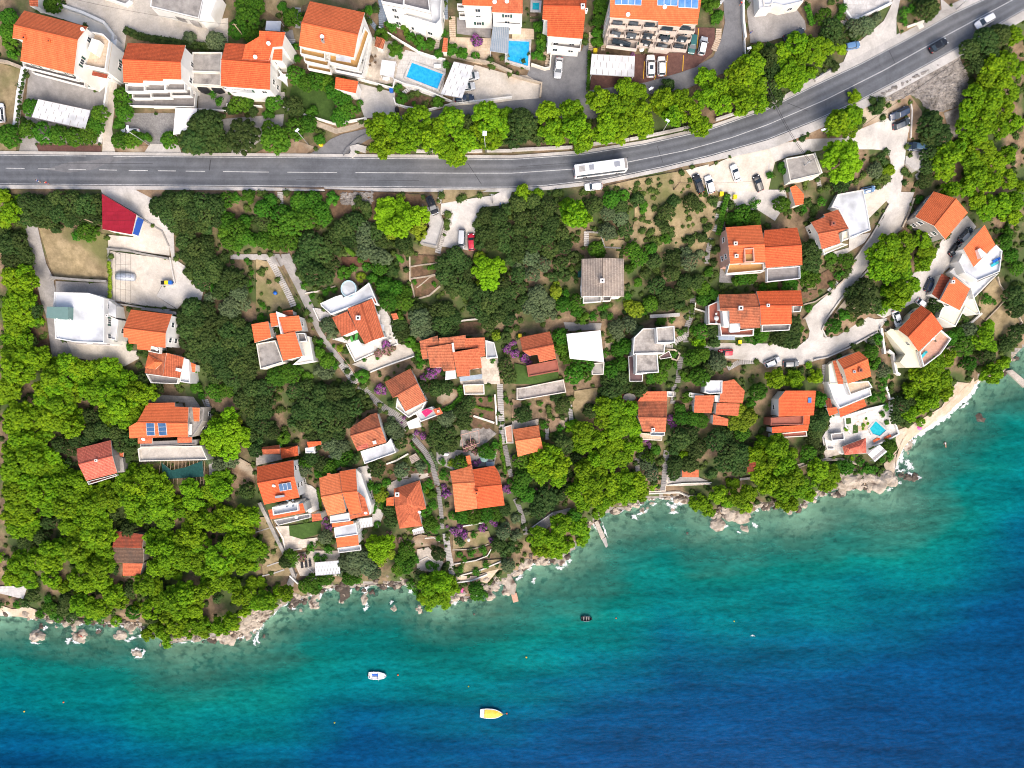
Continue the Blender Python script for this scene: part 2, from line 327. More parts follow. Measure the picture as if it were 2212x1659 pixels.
# ---------------------------------------------------------------- blocked map (where no undergrowth grows)
MW,MH=1140,860
BLOCK=np.zeros((MH,MW),bool)           # 2 picture units a cell
_gy,_gx=np.mgrid[0:MH,0:MW];_gx=_gx*2.-30;_gy=_gy*2.-30
def inpoly(x,y,p):
    r=np.zeros(x.shape,bool);n=len(p)
    for i in range(n):
        (x1,y1),(x2,y2)=p[i],p[(i+1) % n]
        if y1 == y2: continue
        c=((y1 > y) != (y2 > y)) & (x < (x2-x1)*(y-y1)/(y2-y1)+x1);r ^= c
    return r
def block(p,val=True):
    a=np.array(p);x0,x1=int((a[:,0].min()+30)/2)-1,int((a[:,0].max()+30)/2)+2;y0,y1=int((a[:,1].min()+30)/2)-1,int((a[:,1].max()+30)/2)+2
    x0,y0=max(0,x0),max(0,y0);s=(slice(y0,max(y0,y1)),slice(x0,max(x0,x1)))
    BLOCK[s] |= inpoly(_gx[s],_gy[s],p)
def blocked(u,v):
    i,j=int((v+30)/2),int((u+30)/2)
    return 0 <= i < MH and 0 <= j < MW and bool(BLOCK[i,j])
# ---------------------------------------------------------------- terrain: one sheet, sea bed included
GS=8
us=np.concatenate([np.arange(-1400,-40,60),np.arange(-40,2256,GS),np.arange(2260,3600,60)])
vv=np.concatenate([np.arange(-1200,-40,60),np.arange(-40,1700,GS),np.arange(1704,3000,60)])
def grid_mesh(name,us,vv,zf,mats,keep=None):
    U,V=np.meshgrid(us,vv);Z=zf(U,V);k=(CAMZ-Z)/FPX
    P=np.stack([(U-CU)*k,-(V-CV)*k,Z],-1).reshape(-1,3);nu,nv=len(us),len(vv)
    i,j=np.meshgrid(np.arange(nv-1),np.arange(nu-1),indexing='ij');a=i*nu+j
    Fq=np.stack([a+nu,a+nu+1,a+1,a],-1).reshape(-1,4)
    if keep is not None: Fq=Fq[keep(U,V)[:-1,:-1].ravel()]
    return quads_mesh(name,P,Fq,mats),U,V
tme,_,_=grid_mesh('terrain',us,vv,GZ,['soil','seabed','rockbed'])
tme.polygons.foreach_set('use_smooth',[True]*len(tme.polygons))
_cc=np.empty(len(tme.polygons)*3,np.float32);tme.polygons.foreach_get('center',_cc);_cc=_cc.reshape(-1,3)
tme.polygons.foreach_set('material_index',np.where(_cc[:,2] < -.1,1,np.where(_cc[:,2] < .75+.5*np.sin(_cc[:,0]*.31)*np.sin(_cc[:,0]*.83+_cc[:,1]*.4),2,0)).astype(np.int32))
tag(link('terrain',tme),'steep dry hillside running down from the road into the sea','ground',kind='structure')
# sea bed colour is the rockbed material; the water over it
def zero(U,V): return np.zeros_like(U)
sme,SU,SV=grid_mesh('sea',np.concatenate([np.arange(-1400,-40,60),np.arange(-40,2256,10),np.arange(2260,3600,60)]),np.concatenate([np.arange(40,700,60),np.arange(700,1700,10),np.arange(1710,3000,60)]),zero,[],keep=lambda U,V: V > CO(U)-60)
cp=[(u,float(CO(u))) for u in np.arange(-1400,3600,12)];cpa=np.array(cp)
def coast_d(U,V):
    d=np.full(U.shape,1e9)
    for k in range(0,len(cpa)): d=np.minimum(d,(U-cpa[k,0])**2+(V-cpa[k,1])**2)
    d=np.sqrt(d);return np.where(V < CO(U),-d,d)
CD=coast_d(SU,SV)
at=sme.attributes.new('shore','FLOAT','POINT');at.data.foreach_set('value',(CD*.127).astype(np.float32).ravel())
def sea_material():
    m=bpy.data.materials.new('sea_water');m.use_nodes=True;N=m.node_tree.nodes;L=m.node_tree.links;b=N['Principled BSDF']
    b.inputs['Roughness'].default_value=.16;b.inputs['IOR'].default_value=1.33;b.inputs['Specular IOR Level'].default_value=.04
    a=N.new('ShaderNodeAttribute');a.attribute_name='shore';g=N.new('ShaderNodeNewGeometry')
    def nz(scale,det,rot=0,sx=1,sy=1,rough=.55):
        mp=N.new('ShaderNodeMapping');mp.inputs['Rotation'].default_value=(0,0,rot);mp.inputs['Scale'].default_value=(sx,sy,1);L.new(g.outputs['Position'],mp.inputs[0])
        n=N.new('ShaderNodeTexNoise');n.inputs['Scale'].default_value=scale;n.inputs['Detail'].default_value=det;n.inputs['Roughness'].default_value=rough;L.new(mp.outputs[0],n.inputs['Vector']);return n.outputs['Fac']
    def M(op,x,y=None):
        n=N.new('ShaderNodeMath');n.operation=op
        for i,q in enumerate((x,y)):
            if q is None: continue
            if isinstance(q,(int,float)): n.inputs[i].default_value=q
            else: L.new(q,n.inputs[i])
        return n.outputs[0]
    big=nz(.022,5,R(-22),.55,1.5);med=nz(.09,5,R(-24),.35,1.6)
    d=M('ADD',a.outputs['Fac'],M('MULTIPLY',M('SUBTRACT',big,.5),24));d=M('ADD',d,M('MULTIPLY',M('SUBTRACT',med,.5),16))
    # the open water lies deeper towards the west, the sand bank in the east keeps it turquoise further out
    sx=N.new('ShaderNodeSeparateXYZ');L.new(g.outputs['Position'],sx.inputs[0])
    d=M('SUBTRACT',d,M('MULTIPLY',M('MAXIMUM',sx.outputs[0],-20.),.03))
    cr=N.new('ShaderNodeValToRGB');L.new(M('DIVIDE',d,76.),cr.inputs[0]);e=cr.color_ramp.elements
    st=[(0,(.12,.29,.21)),(.08,(.035,.175,.130)),(.19,(.002,.140,.118)),(.31,(.0005,.124,.132)),(.43,(.0005,.082,.132)),(.56,(.0006,.050,.128)),(.74,(.0006,.044,.132)),(1,(.0006,.038,.120))]
    e[0].position,e[0].color=st[0][0],(*st[0][1],1);e[1].position,e[1].color=1,(*st[-1][1],1)
    for p,c in st[1:-1]: q=e.new(p);q.color=(*c,1)
    fine=nz(.55,6,R(-28),.7,1.7,.7);fm=N.new('ShaderNodeMapRange');fm.inputs['From Min'].default_value=.3;fm.inputs['From Max'].default_value=.7;fm.inputs['To Min'].default_value=.62;fm.inputs['To Max'].default_value=1.40;L.new(fine,fm.inputs[0])
    swell=nz(.16,4,R(-22),.22,1.3,.6);sm=N.new('ShaderNodeMapRange');sm.inputs['From Min'].default_value=.3;sm.inputs['From Max'].default_value=.7;sm.inputs['To Min'].default_value=.68;sm.inputs['To Max'].default_value=1.3;L.new(swell,sm.inputs[0])
    mu=N.new('ShaderNodeVectorMath');mu.operation='SCALE';L.new(cr.outputs[0],mu.inputs[0]);L.new(M('MULTIPLY',fm.outputs[0],sm.outputs[0]),mu.inputs['Scale']);L.new(mu.outputs[0],b.inputs['Base Color'])
    bp=N.new('ShaderNodeBump');bp.inputs['Strength'].default_value=.3;bp.inputs['Distance'].default_value=.35;L.new(M('ADD',fine,M('MULTIPLY',swell,1.2)),bp.inputs['Height']);L.new(bp.outputs[0],b.inputs['Normal'])
    tr=N.new('ShaderNodeBsdfTransparent');tr.inputs[0].default_value=(.72,.93,.88,1);mx=N.new('ShaderNodeMixShader')
    op=N.new('ShaderNodeMapRange');op.inputs['From Min'].default_value=-1;op.inputs['From Max'].default_value=19;op.inputs['To Min'].default_value=.22;op.inputs['To Max'].default_value=1;L.new(M('ADD',a.outputs['Fac'],M('MULTIPLY',M('SUBTRACT',med,.5),10)),op.inputs[0])
    L.new(op.outputs[0],mx.inputs[0]);L.new(tr.outputs[0],mx.inputs[1]);L.new(b.outputs[0],mx.inputs[2]);L.new(mx.outputs[0],N['Material Output'].inputs[0]);return m
sme.materials.append(sea_material());sme.polygons.foreach_set('use_smooth',[True]*len(sme.polygons))
tag(link('sea',sme),'clear sea, green over the shallows and deep blue further out','water',kind='structure')
# ---------------------------------------------------------------- sheets laid on the ground
_layer=[0]
SURF=[]
def surf(u,v):
    o=0.
    for p,f in SURF:
        if inpoly(np.array([u]),np.array([v]),p)[0]: o=max(o,f)
    return o
def PS(u,v,h=0.): return PG(u,v,surf(u,v)+h)
def patch(name,t,s,m,label=None,off=None,lift=0.,veg=False,skip=False):
    p=Q(t,s) if isinstance(s,str) else s
    if off is None: _layer[0] += 1;off=.08+.003*_layer[0]
    bm=bmesh.new();vs=[bm.verts.new((x,y,0)) for x,y in p];f=bm.faces.new(vs)
    xs=[q[0] for q in p];ys=[q[1] for q in p]
    for ax,lo,hi in ((0,min(xs),max(xs)),(1,min(ys),max(ys))):
        g=(math.floor(lo/GS)+1)*GS
        while g < hi:
            c=[0,0,0];c[ax]=g;nn=[0,0,0];nn[ax]=1
            bmesh.ops.bisect_plane(bm,geom=bm.verts[:]+bm.edges[:]+bm.faces[:],plane_co=c,plane_no=nn,dist=1e-4);g += GS
    bmesh.ops.triangulate(bm,faces=[f for f in bm.faces if len(f.verts) > 4])
    co_=np.array([v.co[:] for v in bm.verts]);Z=GZ(co_[:,0],co_[:,1])+off+lift;k=(CAMZ-Z)/FPX
    for v,z,kk in zip(bm.verts,Z,k): v.co=((v.co.x-CU)*kk,-(v.co.y-CV)*kk,z)
    bmesh.ops.recalc_face_normals(bm,faces=bm.faces)
    for f in bm.faces:
        if f.normal.z < 0: f.normal_flip()
        f.smooth=True
    me=bpy.data.meshes.new(name);bm.to_mesh(me);bm.free();me.materials.append(MATS[m])
    if not veg: block(p)
    SURF.append((p,off+lift))
    return tag(link(name,me),label or f'{name.replace("_", " ")} on the hillside',name.replace('_',' '),kind='structure')
# main road
def road_material():
    m=MATS['roadasphalt'];N=m.node_tree.nodes;L=m.node_tree.links;b=N['Principled BSDF'];src=b.inputs['Base Color'].links[0].from_socket
    uv=N.new('ShaderNodeUVMap');mp=N.new('ShaderNodeMapping');mp.inputs['Scale'].default_value=(.03,7,1);L.new(uv.outputs[0],mp.inputs[0]);n=N.new('ShaderNodeTexNoise');n.inputs['Scale'].default_value=1;n.inputs['Detail'].default_value=6;L.new(mp.outputs[0],n.inputs['Vector'])
    sx=N.new('ShaderNodeSeparateXYZ');L.new(uv.outputs[0],sx.inputs[0]);mm=N.new('ShaderNodeMath');mm.operation='MULTIPLY';mm.inputs[1].default_value=25.1;L.new(sx.outputs[1],mm.inputs[0]);c=N.new('ShaderNodeMath');c.operation='COSINE';L.new(mm.outputs[0],c.inputs[0])
    r1=N.new('ShaderNodeMapRange');r1.inputs['From Min'].default_value=-1;r1.inputs['To Min'].default_value=.90;r1.inputs['To Max'].default_value=1.08;L.new(c.outputs[0],r1.inputs[0]);r2=N.new('ShaderNodeMapRange');r2.inputs['From Min'].default_value=.3;r2.inputs['From Max'].default_value=.7;r2.inputs['To Min'].default_value=.84;r2.inputs['To Max'].default_value=1.18;L.new(n.outputs['Fac'],r2.inputs[0])
    m1=N.new('ShaderNodeMath');m1.operation='MULTIPLY';L.new(r1.outputs[0],m1.inputs[0]);L.new(r2.outputs[0],m1.inputs[1]);v=N.new('ShaderNodeVectorMath');v.operation='SCALE';L.new(src,v.inputs[0]);L.new(m1.outputs[0],v.inputs['Scale']);L.new(v.outputs[0],b.inputs['Base Color'])
road_material()
def strip(name,fa,fb,u0,u1,z,m,du=6,label=None,cat=None):
    U=np.arange(u0,u1+.1,du);vs=[];fs=[]
    for i,u in enumerate(U): vs += [PA(u,float(fa(u)),z),PA(u,float(fb(u)),z)]
    fs=[(2*i,2*i+1,2*i+3,2*i+2) for i in range(len(U)-1)]
    xs=[0.]
    for i in range(1,len(U)): xs.append(xs[-1]+(vs[2*i]-vs[2*i-2]).length)
    wd=[(vs[2*i]-vs[2*i+1]).length for i in range(len(U))]
    M_=MB();M_.add(vs,fs,0,[[(xs[i],0),(xs[i],1),(xs[i+1],1),(xs[i+1],0)] for i in range(len(U)-1)]);return M_.build(name,m,label=label,cat=cat or name.replace('_',' '),kind='structure')
strip('road',lambda u: UP(u)-2.5,lambda u: LO(u)+2.5,-1400,3000,32.13,'roadasphalt',label='two-lane coast road curving above the houses',cat='road')
strip('pavement',lambda u: UP(u)-9-14*np.clip((u-1650)/150,0,1),lambda u: UP(u)-2.5,-1400,3000,32.25,'concrete',label='pale concrete pavement along the uphill edge of the road',cat='pavement')
strip('pavement',lambda u: LO(u)+2.5,lambda u: LO(u)+10.5+13*np.clip((u-1480)/200,0,1),-1400,3000,32.25,'concrete',label='pale concrete pavement along the seaward edge of the road',cat='pavement')
kb=MB()
for fn in (lambda u: UP(u)-2.5,lambda u: LO(u)+2.5):
    U=np.arange(-1400,3000,10)
    for a,b in zip(U[:-1],U[1:]): p,q=PA(a,float(fn(a)),0),PA(b,float(fn(b)),0);p,q=PA(a,float(fn(a)),32.1),PA(b,float(fn(b)),32.1);r_,s_=p.copy(),q.copy();r_.z=s_.z=32.25;kb.add([p,q,s_,r_],[(0,1,2,3)])
kb.build('kerb','concrete',label='low concrete kerb edging both sides of the road',cat='kerb',kind='structure')
mk=MB()
def line_(fn,u0,u1,w=.13):
    U=np.linspace(u0,u1,max(2,int((u1-u0)/8)))
    P=[PA(u,float(fn(u)),32.138) for u in U]
    for i in range(len(P)-1):
        d=(P[i+1]-P[i]).normalized();n=Vector((-d.y,d.x,0))*w/2
        mk.add([P[i]-n,P[i+1]-n,P[i+1]+n,P[i]+n],[(0,1,2,3)])
line_(UP,-1400,185);line_(UP,245,3000);line_(LO,-1400,3000)
for a,b in ((-60,-20),(12,53),(82,119),(148,185),(214,252),(278,319),(341,380),(401,443),(482,581),(621,728),(768,3000)): line_(CE,a,b,.15)
mk.build('road_markings','marking',label='white edge and centre lines painted on the coast road',cat='road marking',kind='structure')
mk=MB()
for (x0,y0),(x1,y1),w_ in (((1919,106),(1936,142),.12),((1420,316),(1432,352),.1),((60,352),(330,353.5),.09),((640,388),(905,390),.08),((1010,352),(1040,398),.12),((1120,360),(1330,345),.08),((455,345),(452,368),.2),((1700,222),(1745,240),.12)):
    A,B=PA(x0,y0,32.136),PA(x1,y1,32.136);d=(B-A).normalized();n=Vector((-d.y,d.x,0))*w_/2;mk.add([A-n,B-n,B+n,A+n],[(0,1,2,3)])
mk.build('tar_seam','tar',label='dark tar seams and patches across the coast road',cat='tar seam',kind='structure')
BLOCK |= (_gy > UP(_gx)-14) & (_gy < LO(_gx)+14)
BLOCK |= _gy > CO(_gx)-16
# ---------------------------------------------------------------- ground surfaces
G=patch
G('yard','a','0,640 240,700 140,1160 130,1270 170,1400 160,1530 0,1530','drygrass','dry yard between the white planter wall and the picture edge')
G('yard','a','290,690 1000,930 1110,790 1130,830 1060,1110 1030,1450 370,1440 385,1525 190,1530 240,1290','concgrey','grey concrete yard below the big gabled house')
G('lane','a','700,-60 1550,-60 1520,80 2060,270 2160,200 2300,180 2300,430 1900,440 1280,300 1240,600 1180,860 1130,1300 1160,1545 1030,1540 1050,1100 1130,800 1180,400 1060,240 870,150 640,60','gravelwhite','pale lane climbing between the two west houses')
G('yard','a','300,60 640,60 900,180 1080,260 1180,390 1140,800 1000,930 760,700 780,400 880,270 400,120','offwhite','cream yard behind the big gabled house')
G('paving','a','360,1460 1020,1470 1015,1530 395,1528','redpave','reddish paving strip beside the road')
G('parking','a','1250,1140 1770,1140 1740,1450 1510,1450 1250,1290','paver','grid paver parking place under the white car')
G('yard','a','1160,1460 1500,1470 1480,1540 1190,1540','dirt','sandy verge beside the road')
G('driveway','a','1510,1450 1800,1455 1830,1545 1450,1545','concrete','concrete driveway off the road')
G('yard','a','1310,930 1990,940 1975,1092 1310,1080','greyfloor','grey brown ground terrace below the stepped balconies')
G('yard','b','160,900 480,900 480,1100 150,1100','concgrey','grey garden yard under the arched terrace')
G('yard','b','380,1200 1020,1150 1010,1260 900,1330 620,1540 480,1560 520,1450 430,1350','concgrey','grey yard beside the leaning street lamp')
G('yard','b','700,1560 1230,1565 1330,1480 1040,1380','dirt','sandy bank beside the side road mouth')
G('yard','b','1000,300 1190,300 1170,390 1060,390','concgrey','grey landing between two stairways')
G('hill_ground','b','820,-20 1300,-20 1290,20 1200,60 1180,420 1130,420 1100,260 820,100','drygrass','dry slope uphill of the twin stairways',veg=True)
G('lawn','10','310,740 650,750 700,1000 860,1020 855,1045 690,1065 270,935','lawn','green lawn inside the balustraded garden wall')
G('side_road','D',[*Q('10','430,1350 560,1275 640,1205 740,1160 960,1110 1300,985 1700,915 2100,890'),*Q('20','0,868 245,848 255,720 130,650 165,560 330,600 350,440 600,440 630,370 690,300 640,800 690,770 1155,710 1480,620 1640,545 1740,490 1810,330 1840,200 1820,-60 1985,-60 1990,340 2010,490 1880,610 1500,770 1210,810 700,1030 0,1010'),*Q('10','1900,1010 1300,1100 980,1200 880,1260 820,1290 800,1352')],'asphalt','grey side road behind the row of pines')
G('patio','10','930,300 1180,360 1280,450 1250,560 1220,740 1030,710 890,680 1000,330','stone','stone patio east of the tall balcony house')
G('driveway','10','890,720 1200,800 1210,1000 940,1022 870,830','concrete','concrete driveway with curved tyre marks')
G('pool_terrace','10','1230,560 1290,430 1640,520 1640,620 1600,850 1690,890 1300,760 1200,700','whitestone','pale terrace round the hillside pool')
G('garden_bed','10','1200,850 1310,790 1640,880 1600,950 1480,960 1300,935','brownsoil','brown garden bed below the pool balustrade',veg=True)
G('parking','D',[*Q('10','1890,560 2212,650'),*Q('20','130,650 255,722 242,848 0,868'),*Q('10','2100,885 1700,915 1700,850')],'gravelwhite','white gravel parking lot beside the panel carport')
G('terrace_floor','10','1055,0 1085,190 1330,270 1560,350 1610,190 1590,0','bluegrey','blue grey terrace under the white villa')
G('terrace_floor','10','1735,150 2035,180 2025,330 1735,290','greyfloor','grey terrace beneath the orange striped villa')
G('patio','10','1680,320 2030,330 2030,500 1950,560 1640,480','warmstone','sunny stone patio beside the purple bougainvillea')
G('garden_bed','10','1100,190 1330,270 1560,350 1530,450 1420,465 1070,250','brownsoil','planted bank above the long balustrade',veg=True)
G('patio','20','0,240 190,250 190,340 0,340','warmstone','stone strip uphill of the raised pool')
G('parking','20','1050,470 1500,450 1580,235 1755,240 1750,380 1730,460 1590,580 1460,622 1155,712 670,780 690,640','redpave','red brown parking court of the apartment block')
G('yard','D',[*Q('20','2015,-40 2212,-40'),*Q('30','160,-40 320,180 330,260 0,360'),*Q('20','2060,370')],'concgrey','grey yard around the dark van')
G('yard','30','650,-40 1080,-40 1060,40 900,110 720,190 660,120','whitestone','white walled yard near the top edge')
G('driveway','30','560,610 640,560 700,420 790,360 1000,180 1060,60 1090,-40 1150,-40 1110,150 1110,300 1190,285 1050,360','concrete','pale driveway joining the road beside the blue car')
G('driveway','30','1490,-20 1620,95 1420,185 1500,80','concrete','small driveway near the top of the road')
G('verge','30','1110,190 1250,220 1440,140 1410,205 1150,320','drygrass','dry grass verge beside the white stone',veg=True)
G('rock_slope','30','930,830 1180,700 1650,480 1720,640 1740,760 1690,900 1500,965 1400,965 1300,850 1230,820 1100,870 950,862','rockbed','stony slope below the road bend',veg=False)
G('verge','30','60,1245 450,1060 900,850 1230,820 1330,960 1320,1200 1205,1215 1200,900 1030,1020 800,1115 660,1190 370,1200','dirt','sandy bank between the road and the car park',veg=True)
G('yard','30','1520,975 1700,905 1740,1100 1620,1200 1560,1120','rockbed','bare stony strip by the east pine wood')
G('lane','D',[*Q('30','0,1255 370,1200 660,1190 800,1115 1030,1020 1060,1030 1225,1095 1200,1220 1180,1400 1150,1659'),*Q('31','1265,0 1200,200 1160,320 1080,380 950,520 860,650 700,845 560,1010 470,1150 480,1255 600,1245 860,1080 930,1100 1030,1090 970,1190 840,1260 500,1430 300,1490 0,1515'),*Q('21','2130,1460 1880,1440 1700,1420 1650,1330 1800,1305 2212,1310'),*Q('31','280,1320 350,1260 360,1200 320,1090 380,1000 520,880 640,770 740,600 870,400 1000,220 1040,100 960,0'),*Q('30','970,1659 1050,1520 1060,1390 1030,1300 900,1290 500,1290 180,1350 60,1400 0,1490')],'concrete','pale lane winding down through the east houses')
G('yard','D',[*Q('20','1500,1470 1700,1420'),*Q('30','-512,1440 -60,1240 0,1250 60,1400 0,1659'),*Q('20','1790,1659 1740,1640 1560,1550')],'gravelwhite','white gravel lot with parked cars below the bend')
G('yard','D',[*Q('21','1860,0 2212,-20'),*Q('31','150,-20 170,80 60,250 -80,160 -290,140')],'concrete','concrete yards uphill of the pink house')
G('yard','31','820,-10 1060,-40 1040,60 870,230 840,80','gravelwhite','sandy yard beside the white roof terrace')
G('lane','31','1240,720 1420,560 1500,420 1620,290 1720,200 1800,300 1700,430 1640,590 1520,690 1430,860 1390,960 1250,960 1000,1090 940,1060 1050,960','concrete','pale lane with the parked cars between east houses')
G('yard','31','465,545 700,480 700,390 890,350 830,440 620,565','concrete','small paved yard under the white roof')
G('yard','31','1840,880 1960,740 2065,905 1870,1110 1800,1050','drygrass','dry grass plot on the east slope, upper one')
G('yard','31','1880,1110 2050,950 2180,1130 2000,1320','drygrass','dry grass plot on the east slope, lower one')
G('island','31','480,1160 870,680 900,1060 600,1240 500,1248','dirt','dirt island inside the hairpin bend',veg=True)
G('garden_bed','31','470,700 640,600 700,640 520,830 290,860 290,980 440,900 400,720','brownsoil','garden terraces beside the lane',veg=True)
G('yard','01','330,290 600,300 920,370 940,480 945,765 480,740 430,640','drygrass','dry grass plot uphill of the white flat house')
G('yard','01','930,370 1150,390 1220,235 1410,345 1465,470 1465,550 935,480','gravelwhite','gravel yard beside the crimson roof')
G('yard','01','950,510 1460,580 1520,780 1500,800 1400,800 1350,900 1520,1010 1140,970 980,940','gravelwhite','gravel yard around the covered car')
G('lane','D',[*Q('D','215,401 300,401 345,405 330,425'),*Q('01','1290,130 1500,330 1510,580 1600,640 1690,830 1760,850 1740,930 1560,980 1530,1010 1350,900 1400,810 1520,790 1480,560 1465,470 1410,340 1220,230 1190,190 880,10')],'concrete','concrete lane dropping past the crimson roof')
G('verge','01','1170,-20 1430,-30 1400,40 1310,55','dirt','sandy patch beside the road',veg=True)
G('lane','01','205,265 320,275 340,370 400,620 460,740 480,870 470,1000 490,1260 570,1300 640,1350 640,1430 455,1440 380,1080 290,640 240,430','concgrey','grey lane behind the white flat house')
G('yard','01','480,770 945,790 940,940 880,910 770,880 480,870','concgrey','grey sunken yard under the retaining wall')
G('yard','01','575,1290 905,1300 1020,1290 1010,1080 1070,1150 1120,1370 1180,1370 1200,1440 1050,1520 980,1490 640,1430','gravelwhite','white gravel terrace below the flat white house')
G('yard','02','1290,90 1670,110 1720,180 1790,330 1620,420 1600,160 1270,160','stone','crazy paving uphill of the solar panel house')
G('yard','02','1800,650 1960,720 1990,800 1810,800','concrete','small concrete terrace east of the green netting')
G('path','11','-220,540 200,535 250,620 210,650 100,590 -220,580','concgrey','concrete path crossing under the oaks')
G('path','D',[*Q('11','215,540 290,530 340,640 400,790 500,990 560,1190 650,1320 780,1480 760,1510 610,1350 520,1200 430,1010 340,820 250,650')],'concgrey','steep concrete footpath beside the handrail')
G('yard','11','0,580 100,600 230,790 300,1000 0,1060','drygrass','dry grass garden uphill of the L-plan orange house',veg=True)
G('yard','11','1600,100 1900,50 2050,30 2130,-10 2212,-10 2180,110 1950,130 1900,290 1880,510 1605,470 1700,180 1590,200','concrete','concrete car park beside the red car')
G('verge','11','1620,-20 2000,-20 1800,70 1610,95','drygrass','dry grass wedge beside the road',veg=True)
G('rock_slope','11','740,10 1010,0 1000,100 740,110','rockbed','rubble slope just below the road',veg=False)
G('verge','11','270,0 740,0 740,60 300,60','brownsoil','earth bank just below the road',veg=True)
G('garden_bed','11','1330,540 1560,550 1590,810 1510,890 1380,935','brownsoil','stepped brown garden beds below the concrete garage')
G('garden_bed','11','1750,1130 1950,1120 1960,1220 1700,1240','brownsoil','brown soil bed uphill of the long tiled house')
G('garden_bed','11','730,560 1000,560 990,640 760,660','redsoil','bare earth under the oaks')
G('yard','11','830,1490 1230,1310 1330,1330 1380,1420 1000,1555','gravelwhite','gravel yard seaward of the bougainvillea')
G('patio','11','650,1270 760,1250 940,1315 1110,1245 1050,1000 1110,1000 1190,1140 1230,1310 860,1465 790,1310','whitestone','white patio around the house with the oval terrace')
G('patio','11','500,1000 560,1010 650,1060 640,1100 550,1110','whitestone','small white patio beside the footpath')
G('patio','11','1945,1430 1990,1425 2090,1430 2110,1659 1770,1659 1760,1630 1950,1600','stone','stone patio seaward of the long tiled house')
G('yard','21','1060,0 1780,0 1750,300 1600,560 1000,480 660,480 670,380 1000,420 1060,250','drygrass','dry scrubby slope uphill of the grey roof',veg=True)
G('yard','20','800,1610 1100,1540 1500,1470 1560,1550 1790,1659 800,1659','drygrass','dry bank beside the road below the bus',veg=True)
G('yard','21','670,380 1000,420 1000,490 960,570 670,570','drygrass','dry garden just uphill of the grey roof',veg=True)
G('yard','21','445,1125 775,1135 765,1190 470,1200','concgrey','concrete slab uphill of the white flat roof')
G('yard','21','800,1290 880,1290 880,1460 800,1470','dirt','bare soil east of the white flat roof',veg=True)
G('yard','21','1800,640 1840,700 2110,740 2080,800 1790,780','paver','paved strip seaward of the pink house')
G('lawn','21','870,1290 1030,1270 1020,1400 900,1420','lawn','small lawn west of the modern white house')
G('lawn','21','20,1480 400,1560 420,1659 20,1659','lawn','dark green lawn seaward of the brick terrace')
G('yard','22','0,130 80,150 90,260 0,300','dirt','sandy garden corner beside the long stairway',veg=True)
G('yard','22','540,60 740,30 720,250 560,340 520,200','drygrass','dry grass strip between the gardens')
G('yard','22','310,300 480,290 470,380 330,420','dirt','small sandy garden',veg=True)
G('path','22','160,1240 340,1110 500,1070 520,1080 370,1200 270,1270','concgrey','concrete landing above the rocks')
G('path','22','1180,925 1320,920 1340,780 1480,860 1700,850 1720,870 1500,880 1330,880 1330,930 1440,922 1530,960 1600,965 1600,980 1530,975 1440,940 1180,945','stone','stone shore promenade')
G('yard','22','1340,800 1610,805 1700,840 1350,850','concgrey','grey terrace seaward of the small orange roof')
G('path','22','0,310 110,330 230,300 230,350 0,390','stone','paving uphill of the pale orange roof')
G('pool_terrace','32','500,270 740,250 1040,170 1110,430 900,540 860,600 640,610 480,560 470,460 540,340','whitestone','white pool terrace on the headland')
G('beach','32','1000,700 1100,600 1180,480 1260,390 1450,270 1640,130 1790,0 1630,-20 1500,200 1250,350 1120,400 1100,480 1120,560','sand','narrow sand and shingle beach',off=.3)
for s_ in ('745,345 800,300 870,310 860,400 800,410 740,400','955,240 990,235 1005,290 970,290'): G('garden_bed','32',s_,'sand','round planted gravel bed beside the turquoise pool')
G('garden_bed','32','650,300 715,290 720,340 655,355','lawn','small green bed on the headland terrace');G('garden_bed','32','735,355 775,345 780,420 730,430','lawn','narrow green bed beside the garden steps');G('garden_bed','32','475,570 585,560 620,610 500,640','stone','round stone seat bed behind the pavilion');G('garden_bed','32','860,560 900,545 1000,500 1100,440 1110,560 1010,630','lawn','green slope below the pool terrace')
G('beach','32','1000,690 1110,600 1090,770 1020,780','sand','pocket of sand beside the pale rocks',off=.3)
G('beach','31','1750,1659 1860,1590 1960,1560 2080,1540 2100,1560 1900,1640 1820,1659','sand','sand corner beside the east jetty',off=.3)
G('path','32','235,700 370,660 500,640 640,640 810,690 800,710 640,660 500,665 370,685 240,730','stone','curving stone path behind the rocks')
G('yard','12','0,600 230,610 230,650 0,705','stone','stone yard behind the two small tiled roofs')
G('yard','12','380,850 480,880 530,920 550,1080 440,1130 400,1000','whitestone','white yard beside the terraced solar house')
G('lawn','12','285,1225 560,1185 560,1290 400,1340 290,1310','lawn','small oval lawn below the terraced solar house')
G('patio','12','180,1230 285,1225 290,1310 400,1343 540,1325 540,1400 390,1420 250,1430','stone','stone patio around the oval lawn')
G('patio','12','300,1480 500,1440 720,1440 740,1659 380,1659','stone','stone terrace under the white shade roof')
G('yard','12','950,690 1200,690 1480,750 1520,800 1200,830 950,830','brownsoil','brown garden between the orange houses',veg=True)
G('path','12','1130,870 1300,780 1480,760 1500,800 1400,830 1190,905 1200,960 1140,975','stone','stone path curving behind the hipped roof')
G('yard','12','990,700 880,720 960,880 1020,980 1060,1080 1110,1100 1060,1240 1000,1230 1010,1000','concrete','concrete alley beside the orange compound')
G('yard','12','1580,50 1740,40 1740,150 1600,220 1560,140','dirt','oval sandy garden bed inside a hedge')
G('yard','12','1860,110 2060,110 2060,400 1880,390','brownsoil','stepped vegetable beds west of the long stairway')
G('yard','12','1770,400 2000,370 2080,430 1950,540 1760,540','rockbed','stony plot under the pinkish frame')
G('yard','12','1560,560 2080,590 2060,700 1700,740 1560,680','concgrey','grey garden terrace behind the two-tone roof')
G('yard','12','1700,1290 2010,1270 2040,1350 1960,1400 1700,1425','drygrass','dry lawn with a white round table')
G('yard','12','1720,1440 2030,1400 2030,1470 1720,1540','brownsoil','curved soil bed below the dry lawn',veg=True)
